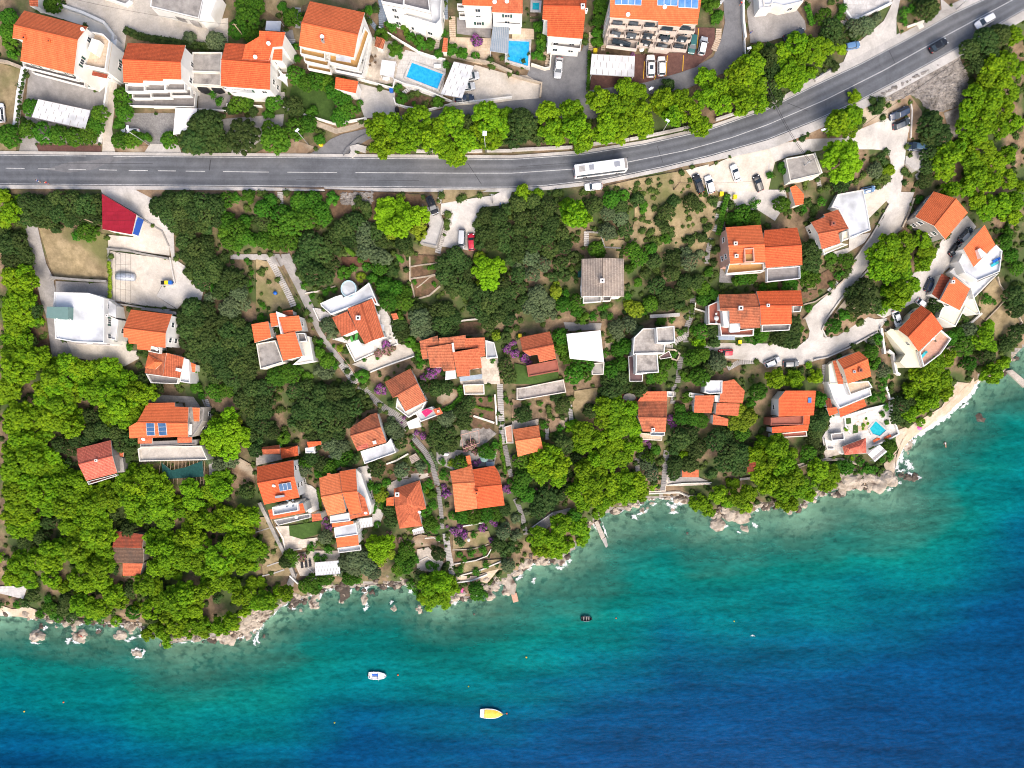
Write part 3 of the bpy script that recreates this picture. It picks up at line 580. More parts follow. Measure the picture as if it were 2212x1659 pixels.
G('yard','12','1720,1560 1900,1530 2160,1510 2160,1600 1740,1659','drygrass','grassy terrace above the shore',veg=True)
G('patio','12','1390,1430 1490,1410 1620,1540 1580,1630 1390,1610','stone','stone patio near the shore stairs')
G('patio','D',[*Q('12','1230,1370 1420,1300 1580,1320 1560,1400 1240,1410')],'dirt','sandy terrace below the vine pergola',veg=True)
G('yard','12','10,1150 130,1150 260,1500 330,1659 60,1659','drygrass','dry grass slope west of the long ramp',veg=True)
G('yard','13','300,-20 360,-20 320,90 260,80','greyconcwall','ramp foot',veg=True)
G('platform','13','1740,0 1900,0 2010,-40 2100,-60 2000,60 1860,40 1740,60','warmstone','stone platform above the shore rocks')
G('yard','03','-40,90 240,85 200,200 0,150','whitestone','white terrace at the west edge')
G('beach','03','-40,240 120,290 230,260 330,300 250,350 0,300','sand','pale shingle at the west edge',off=.3)
G('beach','D',[*Q('03','2090,300 2212,290'),*Q('13','100,230 130,280 60,350 -30,420'),*Q('03','2120,420 2000,520 1900,500')],'sand','pale boulder shelf under the pine wood',off=.3)
G('hill_ground','D',Q('D','560,405 700,405 720,470 900,480 910,420 780,412 700,408'),'brownsoil','earth slope under the road',veg=True)
G('verge','02','2000,600 2180,700 2212,900 2000,900','dirt','dry earth slope above the pine wood',veg=True)
G('verge','01','300,800 400,1080 450,1440 330,1380 260,1200','brownsoil','needle covered bank beside the grey lane',veg=True)
G('tyre_lane','10','755,1350 790,1300 900,1215 965,1170 960,1150 880,1190 780,1275 750,1320','asphalt','dark patched tarmac curve in the side road mouth')
_yl=MB()
for s in ('1145,530 1135,680','1242,650 1232,688','1342,480 1330,660','1482,475 1475,615','1613,245 1598,420'):
    (x0,y0),(x1,y1)=Q('20',s);a,b=PS(x0,y0,.01),PS(x1,y1,.01);d=(b-a).normalized();n=Vector((-d.y,d.x,0))*.07
    _yl.add([a-n,b-n,b+n,a+n],[(0,1,2,3)])
_yl.build('parking_lines','markyellow',label='yellow bay lines on the red brown parking court',cat='road marking',kind='structure')
G('worn_asphalt','D','96,366 150,350 205,346 236,337 300,338.5 232,352 200,367 150,373','asphalt','pale worn streak on the tarmac near the west end',off=.1345)
_U=list(range(1936,2112,8));G('beach','D',[(u,float(CO(u))-17) for u in _U]+[(u,float(CO(u))+5) for u in _U[::-1]],'sand','sandy waterline of the curved beach',off=.33)
G('beach','D',[(u,float(CO(u))-12) for u in range(-20,90,10)]+[(u,float(CO(u))+4) for u in range(80,-30,-10)],'sand','shingle waterline at the west edge',off=.3)
# ---------------------------------------------------------------- houses
_wf=MB();
for x,z,dx,dz in ((0,.66,1.2,.1),(0,-.66,1.2,.1),(-.55,0,.1,1.22),(.55,0,.1,1.22)): _wf.box((x,-.03,z),(dx,.1,dz))
_wf.box((0,-.06,-.75),(1.4,.18,.06));WF=_wf.mesh('window_frame',['white'])
_wp=MB();_wp.box((0,-.008,0),(1.0,.02,1.22));_wp.box((0,-.03,0),(.06,.04,1.2),m=1);WP=_wp.mesh('window_pane',['glass','white'])
_ws=MB();_ws.box((0,-.03,0),(.42,.05,1.3));WS=_ws.mesh('window_shutter',['shutter'])
class House:
    def __init__(s,ref,label,t,cuv,wall='white',name='house',cat='house',z=None,dz=0.):
        s.t=t;u,v=T(t,*cuv);s.z=(gz(u,v) if z is None else z)+dz;s.wall=wall
        s.org=PA(u,v,s.z);s.e=empty(name,s.org,label=label,cat=cat);s.rw=[]
        if ref: LM.append((ref,u,v))
    def pt(s,p,h): return PA(p[0],p[1],s.z+h)
    def win(s,poly,h,skip=()):
        """windows on the walls of a ccw world polygon with wall height h"""
        p=ccw(poly);n=len(p)
        for i in range(n):
            a,b=Vector(p[i][:2]),Vector(p[(i+1) % n][:2]);L=(b-a).length
            if L < 2.6: continue
            d=(b-a)/L;ang=math.atan2(d.y,d.x);nw=min(4,max(1,int(L/3.3)))
            for fl in range(int(h/2.7)):
                zz=s.z+1.55+fl*2.75
                for k in range(nw):
                    q=a+d*L*(k+.5)/nw
                    if zz-.9 < zxy(q.x+d.y*.6,q.y-d.x*.6)+.2 or zz+.8 > s.z+h: continue
                    loc=(q.x-s.org[0],q.y-s.org[1],zz-s.org[2])
                    f=link('window',WF,s.e,loc,ang);link('pane',WP,f)
                    if (k+fl) % 2 == 0 and L > 4 and rnd.random() < .45:
                        for sx in (-.86,.86): link('shutter',WS,f,(sx,0,0))
    def walls(s,top,d=.32,base=-4.5,wall=None,win=True,wn=None):
        p=inset(ccw(top),d);m=MB();zb=s.z+base
        m.prism(p,zb,None,top=False);m.build('wall',wall or s.wall,s.e,org=s.org)
        if win: s.win(p,min(q[2] for q in p)-s.z)
        block([pix(q[0],q[1],s.z) for q in p])
    def roof(s,V,faces,m,th=.2,uvdir=None,name='roof',parent=None):
        """V world points, faces index lists, all seen from above"""
        mb=MB();cnt={}
        for f in faces:
            P=[V[i] for i in f]
            if area2(P) < 0: f=f[::-1];P=P[::-1]
            nrm=Vector((0,0,0))
            for i in range(len(P)):
                a,b=P[i],P[(i+1) % len(P)];nrm += Vector(((a.y-b.y)*(a.z+b.z),(a.z-b.z)*(a.x+b.x),(a.x-b.x)*(a.y+b.y)))
            nrm.normalize();h=Vector((-nrm.y,nrm.x,0))
            if h.length < .03:
                e=max(((P[(i+1) % len(P)]-P[i]) for i in range(len(P))),key=lambda e: e.length);h=Vector((e.x,e.y,0))
            h.normalize();dn=nrm.cross(h)
            mb.add(P,[tuple(range(len(P)))],0,[[(q.dot(h),q.dot(dn)) for q in P]])
            for i in range(len(f)): k=(f[i],f[(i+1) % len(f)]);cnt[k]=1
            lo=[q-Vector((0,0,th)) for q in P];mb.add(lo[::-1],[tuple(range(len(P)))],1)
        for (a,b) in cnt:
            if (b,a) in cnt: continue
            A,B=V[a],V[b];mb.add([B,A,A-Vector((0,0,th)),B-Vector((0,0,th))],[(0,1,2,3)],1)
        return mb.build(name,[m,'offwhite'],parent or s.e,org=s.org)
    def gable(s,r,s1,s2,he,hr,m='new',wall=True,name='roof',win=True,wallm=None):
        t=s.t;(R1,R2)=Q(t,r);A=Q(t,s1);B=Q(t,s2)      # A: from R2 round to R1, B: from R1 round to R2
        rd=Vector((R2[0]-R1[0],R2[1]-R1[1])).normalized();nn=Vector((-rd.y,rd.x))
        def hs(pts):
            ds=[abs((p[0]-R1[0])*nn.x+(p[1]-R1[1])*nn.y) for p in pts];mx=max(ds);return [hr-(hr-he)*d/mx for d in ds]
        pts=[R1]+B+[R2]+A;H=[hr]+hs(B)+[hr]+hs(A);V=[s.pt(p,h) for p,h in zip(pts,H)]
        nb,na=len(B),len(A)
        f1=[0]+list(range(1,nb+1))+[nb+1];f2=[nb+1]+list(range(nb+2,nb+2+na))+[0]
        rf=s.roof(V,[f1,f2],m,name=name)
        rc=MB();rc.tube(V[0]+Vector((0,0,.0)),V[nb+1]+Vector((0,0,.0)),.13,n=6);rc.v=[tuple(Vector(v)-s.org) for v in rc.v];link('ridge_cap',rc.mesh('ridge_cap',[m]),rf)
        if wall: s.walls([(v.x,v.y,v.z-.12) for v in V],win=win,wall=wallm)
        return rf
    def multi(s,pts,H,faces,m,out=None,wall=True,win=True,name='roof'):
        P=Q(s.t,pts);V=[s.pt(p,h) for p,h in zip(P,H)]
        rf=s.roof(V,faces,m,name=name,th=.45 if len(faces) > 6 else .2)
        if wall: s.walls([(V[i].x,V[i].y,V[i].z-.12-(.3 if len(faces) > 6 else 0)) for i in (out or range(len(V)))],win=win)
        return rf
    def shed(s,pts,hl,hh,m='new',axis=(0,-1),wall=True,win=True,name='roof',wallm=None):
        """one slope: hh towards AXIS (picture direction), hl at the opposite side"""
        P=Q(s.t,pts);d=[p[0]*axis[0]+p[1]*axis[1] for p in P];a,b=min(d),max(d)
        V=[s.pt(p,hl+(hh-hl)*(x-a)/(b-a)) for p,x in zip(P,d)];rf=s.roof(V,[list(range(len(V)))],m,name=name)
        if wall: s.walls([(v.x,v.y,v.z-.12) for v in V],d=.2,win=win,wall=wallm)
        return rf
    def flat(s,pts,h,top='flatwhite',par=.35,wall=None,win=True,base=-4.5,name='flat_roof',pm=None,pt=.22):
        P=ccw([s.pt(p,h) for p in Q(s.t,pts)]);wl=wall or s.wall
        m=MB();m.prism([(p.x,p.y,p.z) for p in P],s.z+base,s.z+h-.12,top=False);m.build('wall',wl,s.e,org=s.org)
        m=MB();q=inset(P,-.0);m.prism(inset(P,-.03),s.z+h-.12,s.z+h);r_=m.build(name,top,s.e,org=s.org)
        if par: m=MB();m.ring(inset(P,.004),pt,s.z+h+.003,s.z+h+par);m.add([],[]);m.build('parapet',pm or wl,r_,org=s.org)
        if win: s.win(P,h-.3)
        block([pix(p.x,p.y,s.z) for p in P]);return r_
    def balc(s,pts,h,floor='greyfloor',par=.95,pm='white',th=.25,name='balcony'):
        P=ccw([s.pt(p,h) for p in Q(s.t,pts)]);m=MB();m.prism(P,s.z+h-th,s.z+h,m=1,mtop=0);lo=[(p.x,p.y,s.z+h-th) for p in P][::-1];m.add(lo,[tuple(range(len(lo)))],1)
        b=m.build(name,[floor,pm],s.e,org=s.org)
        if par: m=MB();m.ring(inset(P,.006),.14,s.z+h+.003,s.z+h+par);m.build('parapet',pm,b,org=s.org)
        return b
    def chim(s,x,y,h,m='white',w=.7,th=1.1):
        p=s.pt(T(s.t,x,y),h);b=MB();b.box(p-s.org+Vector((0,0,-th/2)),(w,w,th));b.box(p-s.org+Vector((0,0,.06)),(w+.16,w+.16,.12),m=0);b.box(p-s.org+Vector((0,0,.13)),(w*.5,w*.5,.04),m=1)
        link('chimney',b.mesh('chimney',[m,'blackm']),s.e)
    def dish(s,x,y,h):
        p=s.pt(T(s.t,x,y),h)-s.org;b=MB();n=12;vs=[(p.x,p.y,p.z)]
        for i in range(n): a=2*math.pi*i/n;vs.append((p.x+.45*math.cos(a),p.y+.45*math.sin(a)*.8,p.z+.14+.25*math.sin(a)))
        b.add(vs,[(0,1+i,1+(i+1) % n) for i in range(n)],smooth=True);b.tube((p.x,p.y+.3,p.z-1.0),p,.04)
        link('satellite_dish',b.mesh('satellite_dish',['boatwhite']),s.e)
    def box(s,name,pts,h0,h1,m,win=False):
        P=ccw([s.pt(p,h1) for p in Q(s.t,pts)]);b=MB();b.prism(P,s.z+h0,s.z+h1);lo=[(p.x,p.y,s.z+h0) for p in P][::-1];b.add(lo,[tuple(range(len(lo)))],0)
        return b.build(name,m,s.e,org=s.org)
    def panels(s,pts4,h,nx,ny,m='solar',lift=.12):
        """nx by ny solar panels inside a quad (picture corners TL TR BR BL); h: heights of the top and bottom edges"""
        c=[s.pt(p,hh) for p,hh in zip(Q(s.t,pts4),(h[0],h[0],h[1],h[1]))]
        for i in range(nx):
            for j in range(ny):
                def at(a,b): return c[0].lerp(c[1],a).lerp(c[3].lerp(c[2],a),b)+Vector((0,0,lift))
                g=.05;q=[at((i+a)/nx,(j+b)/ny)-s.org for a,b in ((g,g),(1-g,g),(1-g,1-g),(g,1-g))];o=[at((i+a)/nx,(j+b)/ny)-s.org+Vector((0,0,-.03)) for a,b in ((.01,.01),(.99,.01),(.99,.99),(.01,.99))]
                b_=MB();b_.add(q[::-1],[(0,1,2,3)],0);b_.add([*o[::-1],*[x-Vector((0,0,.08)) for x in o[::-1]]],[(0,1,2,3),(1,0,4,5),(2,1,5,6),(3,2,6,7),(0,3,7,4)],1)
                link('solar_panel',b_.mesh('solar_panel',[m,'alu']),s.e)
def awning(name,label,cat,t,pts,h,m,th=.08,posts=True,tiles=True,tilt=.25,slats=0,ref=None,post='alu',hs=None):
    P=Q(t,pts);cu=sum(p[0] for p in P)/len(P);cv=sum(p[1] for p in P)/len(P);z=gz(cu,cv)+surf(cu,cv);org=PA(cu,cv,z);e=empty(name,org,label=label,cat=cat)
    V=[PA(p[0],p[1],z+h+(0 if hs is None else hs[i])+tilt*(1 if p[1] < cv else -1)*.5) for i,p in enumerate(P)]
    if area2(V) < 0: V=V[::-1]
    hd=(V[1]-V[0]);hd=Vector((hd.x,hd.y,0)).normalized();dn=Vector((-hd.y,hd.x,0));b=MB()
    lo=[v-Vector((0,0,th)) for v in V];n=len(V)
    b.add(V,[tuple(range(n))],0,[[(q.dot(hd),q.dot(dn)) for q in V]]);b.add(lo[::-1],[tuple(range(n))],1);b.add(V+lo,[(i,n+i,n+(i+1) % n,(i+1) % n) for i in range(n)],1)
    b.build('canopy',[m,'alu'],e,org=org)
    if slats:
        sm=MB()
        for k in range(slats):
            a=(k+.5)/slats;p,q=V[0].lerp(V[1],a),V[3].lerp(V[2],a);sm.tube(p+Vector((0,0,.04)),q+Vector((0,0,.04)),.05,n=4)
        sm.build('frame','steel',e,org=org)
    if posts:
        c=sum(V,Vector())/n
        for v in V:
            q=v.lerp(c,.06);g=zxy(q.x,q.y);pm=MB();pm.tube((q.x,q.y,g-.3),(q.x,q.y,q.z-th),.06,n=6);pm.build('post',post,e,org=org)
    if ref: LM.append((ref,cu,cv))
    return e
def carport(label,t,pts,h,nx,ny,ref=None):
    """white panel roof with open slots between panels"""
    e=awning('carport',label,'carport',t,pts,h,'flatwhite',ref=ref);P=Q(t,pts);cu=sum(p[0] for p in P)/4;cv=sum(p[1] for p in P)/4;z=gz(cu,cv)+surf(cu,cv);org=PA(cu,cv,z)
    V=[PA(p[0],p[1],z+h+.02+.25*(1 if p[1] < cv else -1)*.5) for p in P];b=MB()
    for i in range(nx):
        for j in range(ny):
            a=(i+(.5 if j % 2 else .95))/nx
            if a > .98: continue
            p=V[0].lerp(V[1],a);q=V[3].lerp(V[2],a);A=p.lerp(q,(j+.12)/ny);B=p.lerp(q,(j+.88)/ny);d=(B-A).normalized();n=Vector((-d.y,d.x,0))*.06
            b.add([A-n,B-n,B+n,A+n],[(0,1,2,3),])
    for A,B in ((V[0],V[1]),(V[3],V[2])): b.tube(A,B,.05,n=4)
    for v in range(len(b.v)): b.v[v]=(b.v[v][0],b.v[v][1],b.v[v][2]+.02)
    b.build('gap','greywall',e,org=org);return e
# --- north west
h=House('the big gabled house','big cream house with orange gabled roof and terrace wing above the long panel carport','a',(520,500),'white')
h.gable('140,250 785,400','885,270 245,105','125,385 230,402 205,615 742,752',8.6,10.8,'new2')
h.flat('840,318 1060,360 1130,430 1085,722 935,690 800,660',5.6,'warmstone',.9)
h.flat('1085,430 1178,395 1130,795 1085,770',2.6,'white',0,win=False)
h.box('stair_head','925,385 1005,410 960,545 885,500',5.6,7.4,'white')
h.shed('935,715 1088,752 1078,792 925,758',4.2,5.0,'dark',wall=False)
h.balc('255,640 380,655 810,735 795,825 262,690',5.7,'greyfloor');h.balc('345,705 500,735 880,790 880,890 350,750',2.9,'greyfloor')
h.chim(240,380,10.4,'orangep');h.chim(490,415,10.6,'orangep',.5);h.dish(835,300,9.6)
h=House('the grey roof with arches','flat grey roofed building with white arches at the top edge','a',(1780,60),'white',dz=0)
h.flat('1530,-60 2065,-60 2008,190 1518,72',3.6,'flatgrey',.2,win=False);h.flat('2065,-60 2200,-60 2120,150 2010,195',4.4,'white',0,win=False)
for x,y,in ((1640,120),(1800,170),(1950,222)): h.box('arch',f'{x-50},{y-35} {x+40},{y-10} {x+60},{y+25} {x+10},{y+12} {x-35},{y-5}',.3,1.9,'concgrey')
h=House('the house with stepped balconies','white house with orange gabled roof and three stepped white balconies above a paver parking','a',(1560,680),'white')
h.gable('1232,597 1822,625','1870,455 1287,432','1245,832 1440,838 1445,812 1640,818 1645,798 1827,802',8.2,10.3,'new')
for hh,ys in ((5.4,((1285,862,1475,885,940),(1475,850,1680,882,935),(1680,830,1880,870,928))),(2.7,((1350,945,1540,955,1008),(1540,925,1740,942,1000),(1740,905,1942,930,985)))):
    for (xa,ya,xb,yb,yc) in ys: h.balc(f'{xa},{ya} {xb},{ya} {xb+5},{yc} {xa+5},{yc}',hh,'greyfloor')
h.balc('1305,940 1990,940 1975,1092 1315,1080',.4,'greyfloor',.8)
h=House('the arched terrace block','low concrete roof terrace with dark arches between two orange roofs','b',(240,700),'offwhite')
h.flat('100,530 400,530 385,735 88,725',3.8,'flatgrey',.25,win=False);h.flat('88,728 385,738 385,868 90,852',3.4,'flatgrey',.15,win=False)
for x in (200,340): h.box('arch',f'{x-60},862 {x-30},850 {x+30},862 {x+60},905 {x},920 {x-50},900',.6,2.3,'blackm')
h=House('the orange house with blue balcony','orange roofed house with raised roof block and narrow light blue balcony','b',(640,720),'white')
h.gable('388,600 882,640','885,452 430,435','383,870 878,905',6.6,8.2,'new')
h.shed('770,310 1032,325 1003,468 905,474 870,608 597,597 630,450 768,368',8.0,9.8,'new');h.shed('905,480 1003,470 1002,612 900,602',6.4,7.6,'new')
h.balc('425,880 710,895 705,935 430,918',4.0,'turq',.8,'flatwhite');h.flat('710,900 880,905 910,955 500,945 560,930 705,935',3.3,'white',0,win=False)
h.dish(865,440,9.8);h.dish(732,578,9.4)
# --- north centre
h=House('the tall balcony house','tall white house with wide orange gabled roof and balustraded balconies on three floors','10',(650,260),'white')
h.gable('395,193 882,298','940,108 465,10','370,397 845,497',10.6,12.8,'new2');h.balc('390,415 608,445 603,528 392,480',8.4,'ochre');h.balc('640,470 855,515 945,250 985,300 885,608 638,552',8.4,'ochre')
h.balc('420,495 640,535 632,590 426,542',5.6,'ochre');h.balc('452,560 660,600 656,646 456,606',2.9,'ochre');h.balc('690,590 925,640 995,310 1003,330 925,670 690,622',5.4,'greyfloor')
h.shed('690,665 885,703 862,806 680,765',2.6,3.2,'new');h.box('awning','693,476 822,492 818,540 690,520',10.2,10.3,'flatwhite');h.dish(572,320,12.2);h.chim(575,345,12.3,'greywall',.5)
h=House('the white villa with sail awnings','white villa with stacked terraces and white sail awnings over blue grey paving','10',(1430,90),'white')
h.flat('1085,-60 1290,-60 1282,72 1090,35',8.6,'greyfloor',.9);h.flat('1282,-60 1490,-60 1510,118 1278,62',8.2,'greyfloor',.9);h.flat('1490,-60 1612,-60 1600,188 1560,232 1272,150 1285,70 1505,120',5.4,'flatwhite',.9)
awning('sail_awning','white sail awning stretched below the stacked villa terraces','awning','10','1372,195 1470,212 1468,305 1365,262',3,'flatwhite');awning('sail_awning','smaller pointed white sail awning beside the larger one','awning','10','1288,162 1368,180 1335,240 1325,245',3,'flatwhite')
h=House('the orange striped villa','white villa with orange roofs and two long white balconies above a grey terrace','10',(1930,60),'white')
h.shed('1785,-60 2042,-60 2040,55 1783,45',9.2,10.4,'new');h.shed('2042,-60 2305,-60 2304,118 2036,105',8.6,9.8,'mid');h.balc('1740,50 2040,60 2035,105 1742,90',6.4,'greyfloor');h.balc('1755,122 2035,132 2035,175 1757,165',3.6,'greyfloor')
h.balc('2048,125 2290,125 2285,235 2050,215',3.6,'greyfloor',.9,'alu');h.dish(2062,18,9.6);h.dish(2168,12,9.6)
h=House('the plain orange roof by the hedge','white house with plain orange roof and dark window band between pool and hedge','20',(450,180),'white')
h.gable('270,48 640,52','650,-60 275,-60','262,168 306,174 304,312 610,336',8.0,9.2,'new');h.balc('350,330 600,352 590,442 348,412',4.2,'greyfloor');h.balc('352,318 602,340 600,350 352,330',6.6,'greyfloor',.8);h.chim(612,50,9.8);h.chim(642,85,9.0,'white',.5)
h=House('the apartment block','beige apartment block with orange roof, solar panels and four tiers of balconies','20',(1250,150),'beigewall',name='apartment_block',cat='apartment block')
h.shed('850,-60 1645,-60 1602,213 1482,208 1455,232 1265,215 1263,182 845,150',11.6,13.8,'new2')
for hh,L in ((9.0,('848,180 985,190 977,246 840,236','990,185 1120,195 1112,250 990,246','1128,200 1265,208 1262,263 1124,256','1268,235 1425,243 1416,296 1264,286','1432,222 1575,238 1572,292 1426,282')),(6.1,('838,268 968,282 965,325 834,316','972,284 1105,294 1095,332 970,326','1115,288 1245,298 1242,336 1108,326','1253,312 1395,323 1391,367 1248,356','1408,315 1545,325 1537,368 1402,358')),(3.3,('822,335 1080,372 1072,442 812,410','1100,348 1226,363 1216,402 1094,392','1238,380 1372,390 1366,442 1228,426','1383,383 1512,390 1502,452 1374,432'))):
    for k,q in enumerate(L):
        h.balc(q,hh,'flatgrey',.95,'beigewall');P_=[tuple(map(float,w_.split(','))) for w_ in q.split()];(xa,ya),(xb,yb)=P_[0],P_[1]
        h.box('balcony_door',f'{xa+(xb-xa)*.2},{ya+3} {xa+(xb-xa)*.8},{yb+3} {xa+(xb-xa)*.8},{yb-6} {xa+(xb-xa)*.2},{ya-6}',hh+.02,hh+2.1,'glass');cx,cy=(xa+xb)/2-4,(ya+yb)/2+34;h.box('balcony_table',f'{cx-13},{cy-8} {cx+13},{cy-6} {cx+12},{cy+8} {cx-13},{cy+6}',hh+.68,hh+.74,'white')
for x0,x1,y0,y1,n in ((888,1120,-12,48,4),(1254,1432,-12,55,3),(1436,1610,-8,75,3)): h.panels(f'{x0},{y0} {x1},{y0+3} {x1-3},{y1} {x0},{y1-8}',(13.5,13.05),n,1,'bluesolar')
h.dish(1002,128,12.4);h.dish(1320,62,13.0)
h=House('the white frame building','white building with slanting frames cut by the top edge beside the dark van','30',(150,0),'offwhite')
h.flat('-60,-80 320,-80 300,20 130,60 60,40 -40,52',3.4,'flatwhite',.3);
h=House(None,'white corner of a building at the top edge west of the grey yard','20',(2160,10),'white');h.flat('2120,-60 2260,-60 2240,70 2135,80',3,'flatwhite',.3,win=False)
h=House(None,'small tiled roof at the very top edge above the big gabled house','a',(335,20),'white',name='shed',cat='shed');h.shed('280,-60 385,-60 385,68 300,58',3,3.6,'mid')
# --- west
h=House('the crimson roof','small building with crimson sheet roof and blue and white end wall','01',(1020,210),'white',name='shed',cat='shed')
h.shed('880,15 1180,195 1140,367 885,322',3.4,4.2,'crimson',win=False);h.box('blue_panel','1190,218 1200,222 1152,362 1143,358',.6,2.8,'bluepaint');
h=House('the white flat house','large white flat roofed house with a grey green box on its roof','01',(700,1080),'white')
h.flat('475,866 768,873 880,908 905,918 905,1306 655,1298 485,1268 468,985',6.2,'flatwhite',.3);h.flat('908,920 960,950 1004,985 1000,1085 908,1050',4.6,'flatwhite',0);h.flat('908,1053 1028,1106 1008,1286 908,1256',3.6,'flatwhite',.3);h.box('roof_box','405,990 590,993 586,1102 400,1086',6.0,8.2,'greentint');h.flat('655,1298 950,1302 945,1322 655,1312',3.2,'greyfloor',0,win=False)
h.dish(500,1108,7.2);h.dish(605,1108,7.2);h.chim(925,1068,6.6,'white',.4)
h=House('the pale orange stepped house','white walled house with light orange gabled roof and stepped eaves beside the white flat house','01',(1270,1200),'white')
h.gable('1068,1175 1432,1218','1487,1058 1132,1015','1067,1252 1108,1260 1112,1308 1183,1315 1185,1358 1300,1370 1304,1330 1430,1346',6.0,7.8,'new2')
h.balc('1303,1335 1400,1345 1395,1400 1300,1380',3.4,'greyfloor');h.box('skylight_roof','1225,998 1520,1035 1525,1060 1480,1055 1220,1015',2.6,2.8,'greyfloor');h.dish(1355,1358,4.6)
h=House('the pyramid roof house','weathered tiled house with a bright pyramid roof piece and white terrace','01',(1430,1490),'white')
h.multi('1285,1385 1437,1392 1405,1590 1250,1562',[4.6,5.8,5.6,4.2],[[0,1,2,3]],'old');h.shed('1440,1390 1590,1430 1556,1605 1408,1592',4.6,5.8,'mid',axis=(-1,0))
h.multi('1280,1408 1413,1470 1342,1532 1252,1520 1335,1468',[5.3,5.5,5.3,4.9,6.3],[[0,1,4],[1,2,4],[2,3,4],[3,0,4]],'new2',wall=False)
h.flat('1592,1435 1640,1450 1650,1655 1560,1640 1562,1600',3.6,'white',.5,win=False);h.balc('1275,1570 1560,1608 1545,1659 1320,1650',2.2,'greyfloor');h.shed('1630,1465 1690,1490 1686,1558 1628,1550',2.6,3.2,'new2');h.box('skylight','1520,1518 1572,1528 1565,1556 1516,1545',5.2,5.35,'white')
h=House('the solar panel house','orange roofed house with six solar panels and a long white terrace beside the pine wood','02',(1400,330),'greywall')
h.gable('1182,330 1622,337','1630,202 1512,196 1510,160 1270,165 1235,240','1113,370 1118,468 1625,455',5.6,7.0,'new2');h.flat('1632,200 1768,202 1755,320 1668,455 1625,455',4.8,'flatgrey',.2);h.shed('1662,203 1727,205 1722,322 1675,322',5.1,5.7,'new2',wall=False)
h.panels('1262,338 1335,336 1343,444 1270,446',(6.9,6.0),1,3);h.panels('1362,336 1436,335 1446,442 1376,446',(6.9,6.0),1,3)
h.box('ladder_frame','1622,345 1660,345 1655,440 1624,440',5.2,5.3,'white');h.shed('1190,470 1316,468 1313,513 1191,516',3.6,4.4,'mid',wall=False);h.shed('1533,462 1657,460 1659,506 1533,509',3.6,4.4,'mid',wall=False)
h.flat('1215,500 1700,480 1700,522 1213,545',2.9,'greyfloor',.2,win=False);h.flat('1198,560 1230,540 1748,532 1800,655 1212,668',2.2,'gravelwhite',.5,wall='offwhite',win=False);h.dish(1240,478,5.)
h=House('the two-tone roof in the wood','small house with a brown and pink two-tone gabled roof among the pines','02',(830,660),'greywall')
h.gable('675,692 970,620','958,485 662,560','745,836 1012,768',5.0,6.6,'pinky');h.flat('975,600 1060,640 1075,760 1020,765',3.0,'flatgrey',0,win=False);h.shed('1030,588 1068,590 1065,628 1036,628',2.8,3.2,'mid',wall=False);h.balc('770,840 1020,775 1028,790 785,866',2.6,'terracotta');h.chim(830,662,7.0,'offwhite',.5)
h=House('the brown roof in the wood','house with red, brown and orange roof strips half hidden by pines','02',(1100,1450),'greywall')
h.shed('1000,1270 1240,1300 1230,1420 970,1412',4.2,5.2,'dark',win=False);h.shed('980,1414 1240,1422 1240,1542 985,1545',3.2,4.1,'browntile',win=False);h.shed('1060,1547 1235,1550 1210,1659 1060,1659',2.2,3.1,'mid',win=False)
# --- centre
h=House('the L-plan orange house','white house with orange roof pieces stepping around a grey terrace','11',(200,1260),'white')
h.shed('-40,1142 105,1118 132,1258 -12,1303',4.6,5.4,'new2');h.shed('118,1052 172,1042 193,1150 130,1166',5.2,5.9,'new2');h.shed('198,1085 370,1066 400,1195 226,1223',5.6,6.6,'new2');h.shed('172,1240 336,1205 403,1418 236,1458',5.0,6.0,'new2');h.shed('228,1028 316,1018 322,1066 236,1075',4.6,5.2,'mid')
h.flat('5,1312 170,1282 240,1472 42,1532',2.9,'flatgrey',.35,wall='offwhite');h.flat('372,1222 462,1250 500,1462 320,1492 405,1420',2.0,'offwhite',.2,win=False);h.box('chimney_wall','172,1030 250,1060 250,1078 190,1075 225,1225 212,1225',5.2,7.0,'white');h.balc('365,1222 430,1220 450,1290 378,1300',3.6,'greyfloor')
h=House('the oval terrace house','white house with orange roofs, large white roof terrace and an oval rooftop pool','11',(900,1100),'white')
h.gable('905,965 1012,1282','1108,1250 1003,922','790,1008 870,1190 942,1315',5.6,6.6,'mid');h.shed('658,1085 788,1030 870,1192 740,1248',4.6,5.6,'mid',axis=(1,0));h.shed('1003,925 1035,918 1052,970 1022,975',5.0,5.3,'mid',wall=False)
h.flat('560,965 690,905 745,890 760,915 880,862 980,785 1058,968 1030,975 1003,920 790,1008 650,1060 570,990',5.0,'flatwhite',.6)
el=' '.join(f'{790+68*math.cos(a)+12:.0f},{838+75*math.sin(a):.0f}' for a in [2*math.pi*i/18 for i in range(18)]);h.flat(el,5.2,'flatwhite',.35,win=False,pm='palebl')
h.chim(882,1088,6.9,'white',.9);h.balc('1040,1040 1072,1065 1065,1120 1032,1110',5.0,'white',0);h.box('awning','1058,1130 1110,1150 1105,1195 1075,1190',4.0,4.1,'flatwhite')
awning('shade_canopy','angular white shade canopy on the patio of the oval terrace house','awning','11','790,1310 885,1275 920,1330 1000,1325 1012,1345 855,1432',2.8,'flatwhite',posts=False)
h=House('the long tiled house','wide house of many weathered terracotta roofs beside purple bougainvillea','11',(1700,1400),'white')
h.shed('1412,1290 1568,1240 1582,1318 1425,1362',5.0,6.0,'old');h.shed('1580,1262 1706,1250 1706,1352 1585,1322',5.2,6.2,'old');h.shed('1706,1250 1810,1237 1812,1350 1708,1364',5.1,6.1,'old');h.shed('1802,1265 1975,1255 1979,1345 1808,1352',5.3,6.0,'mid')
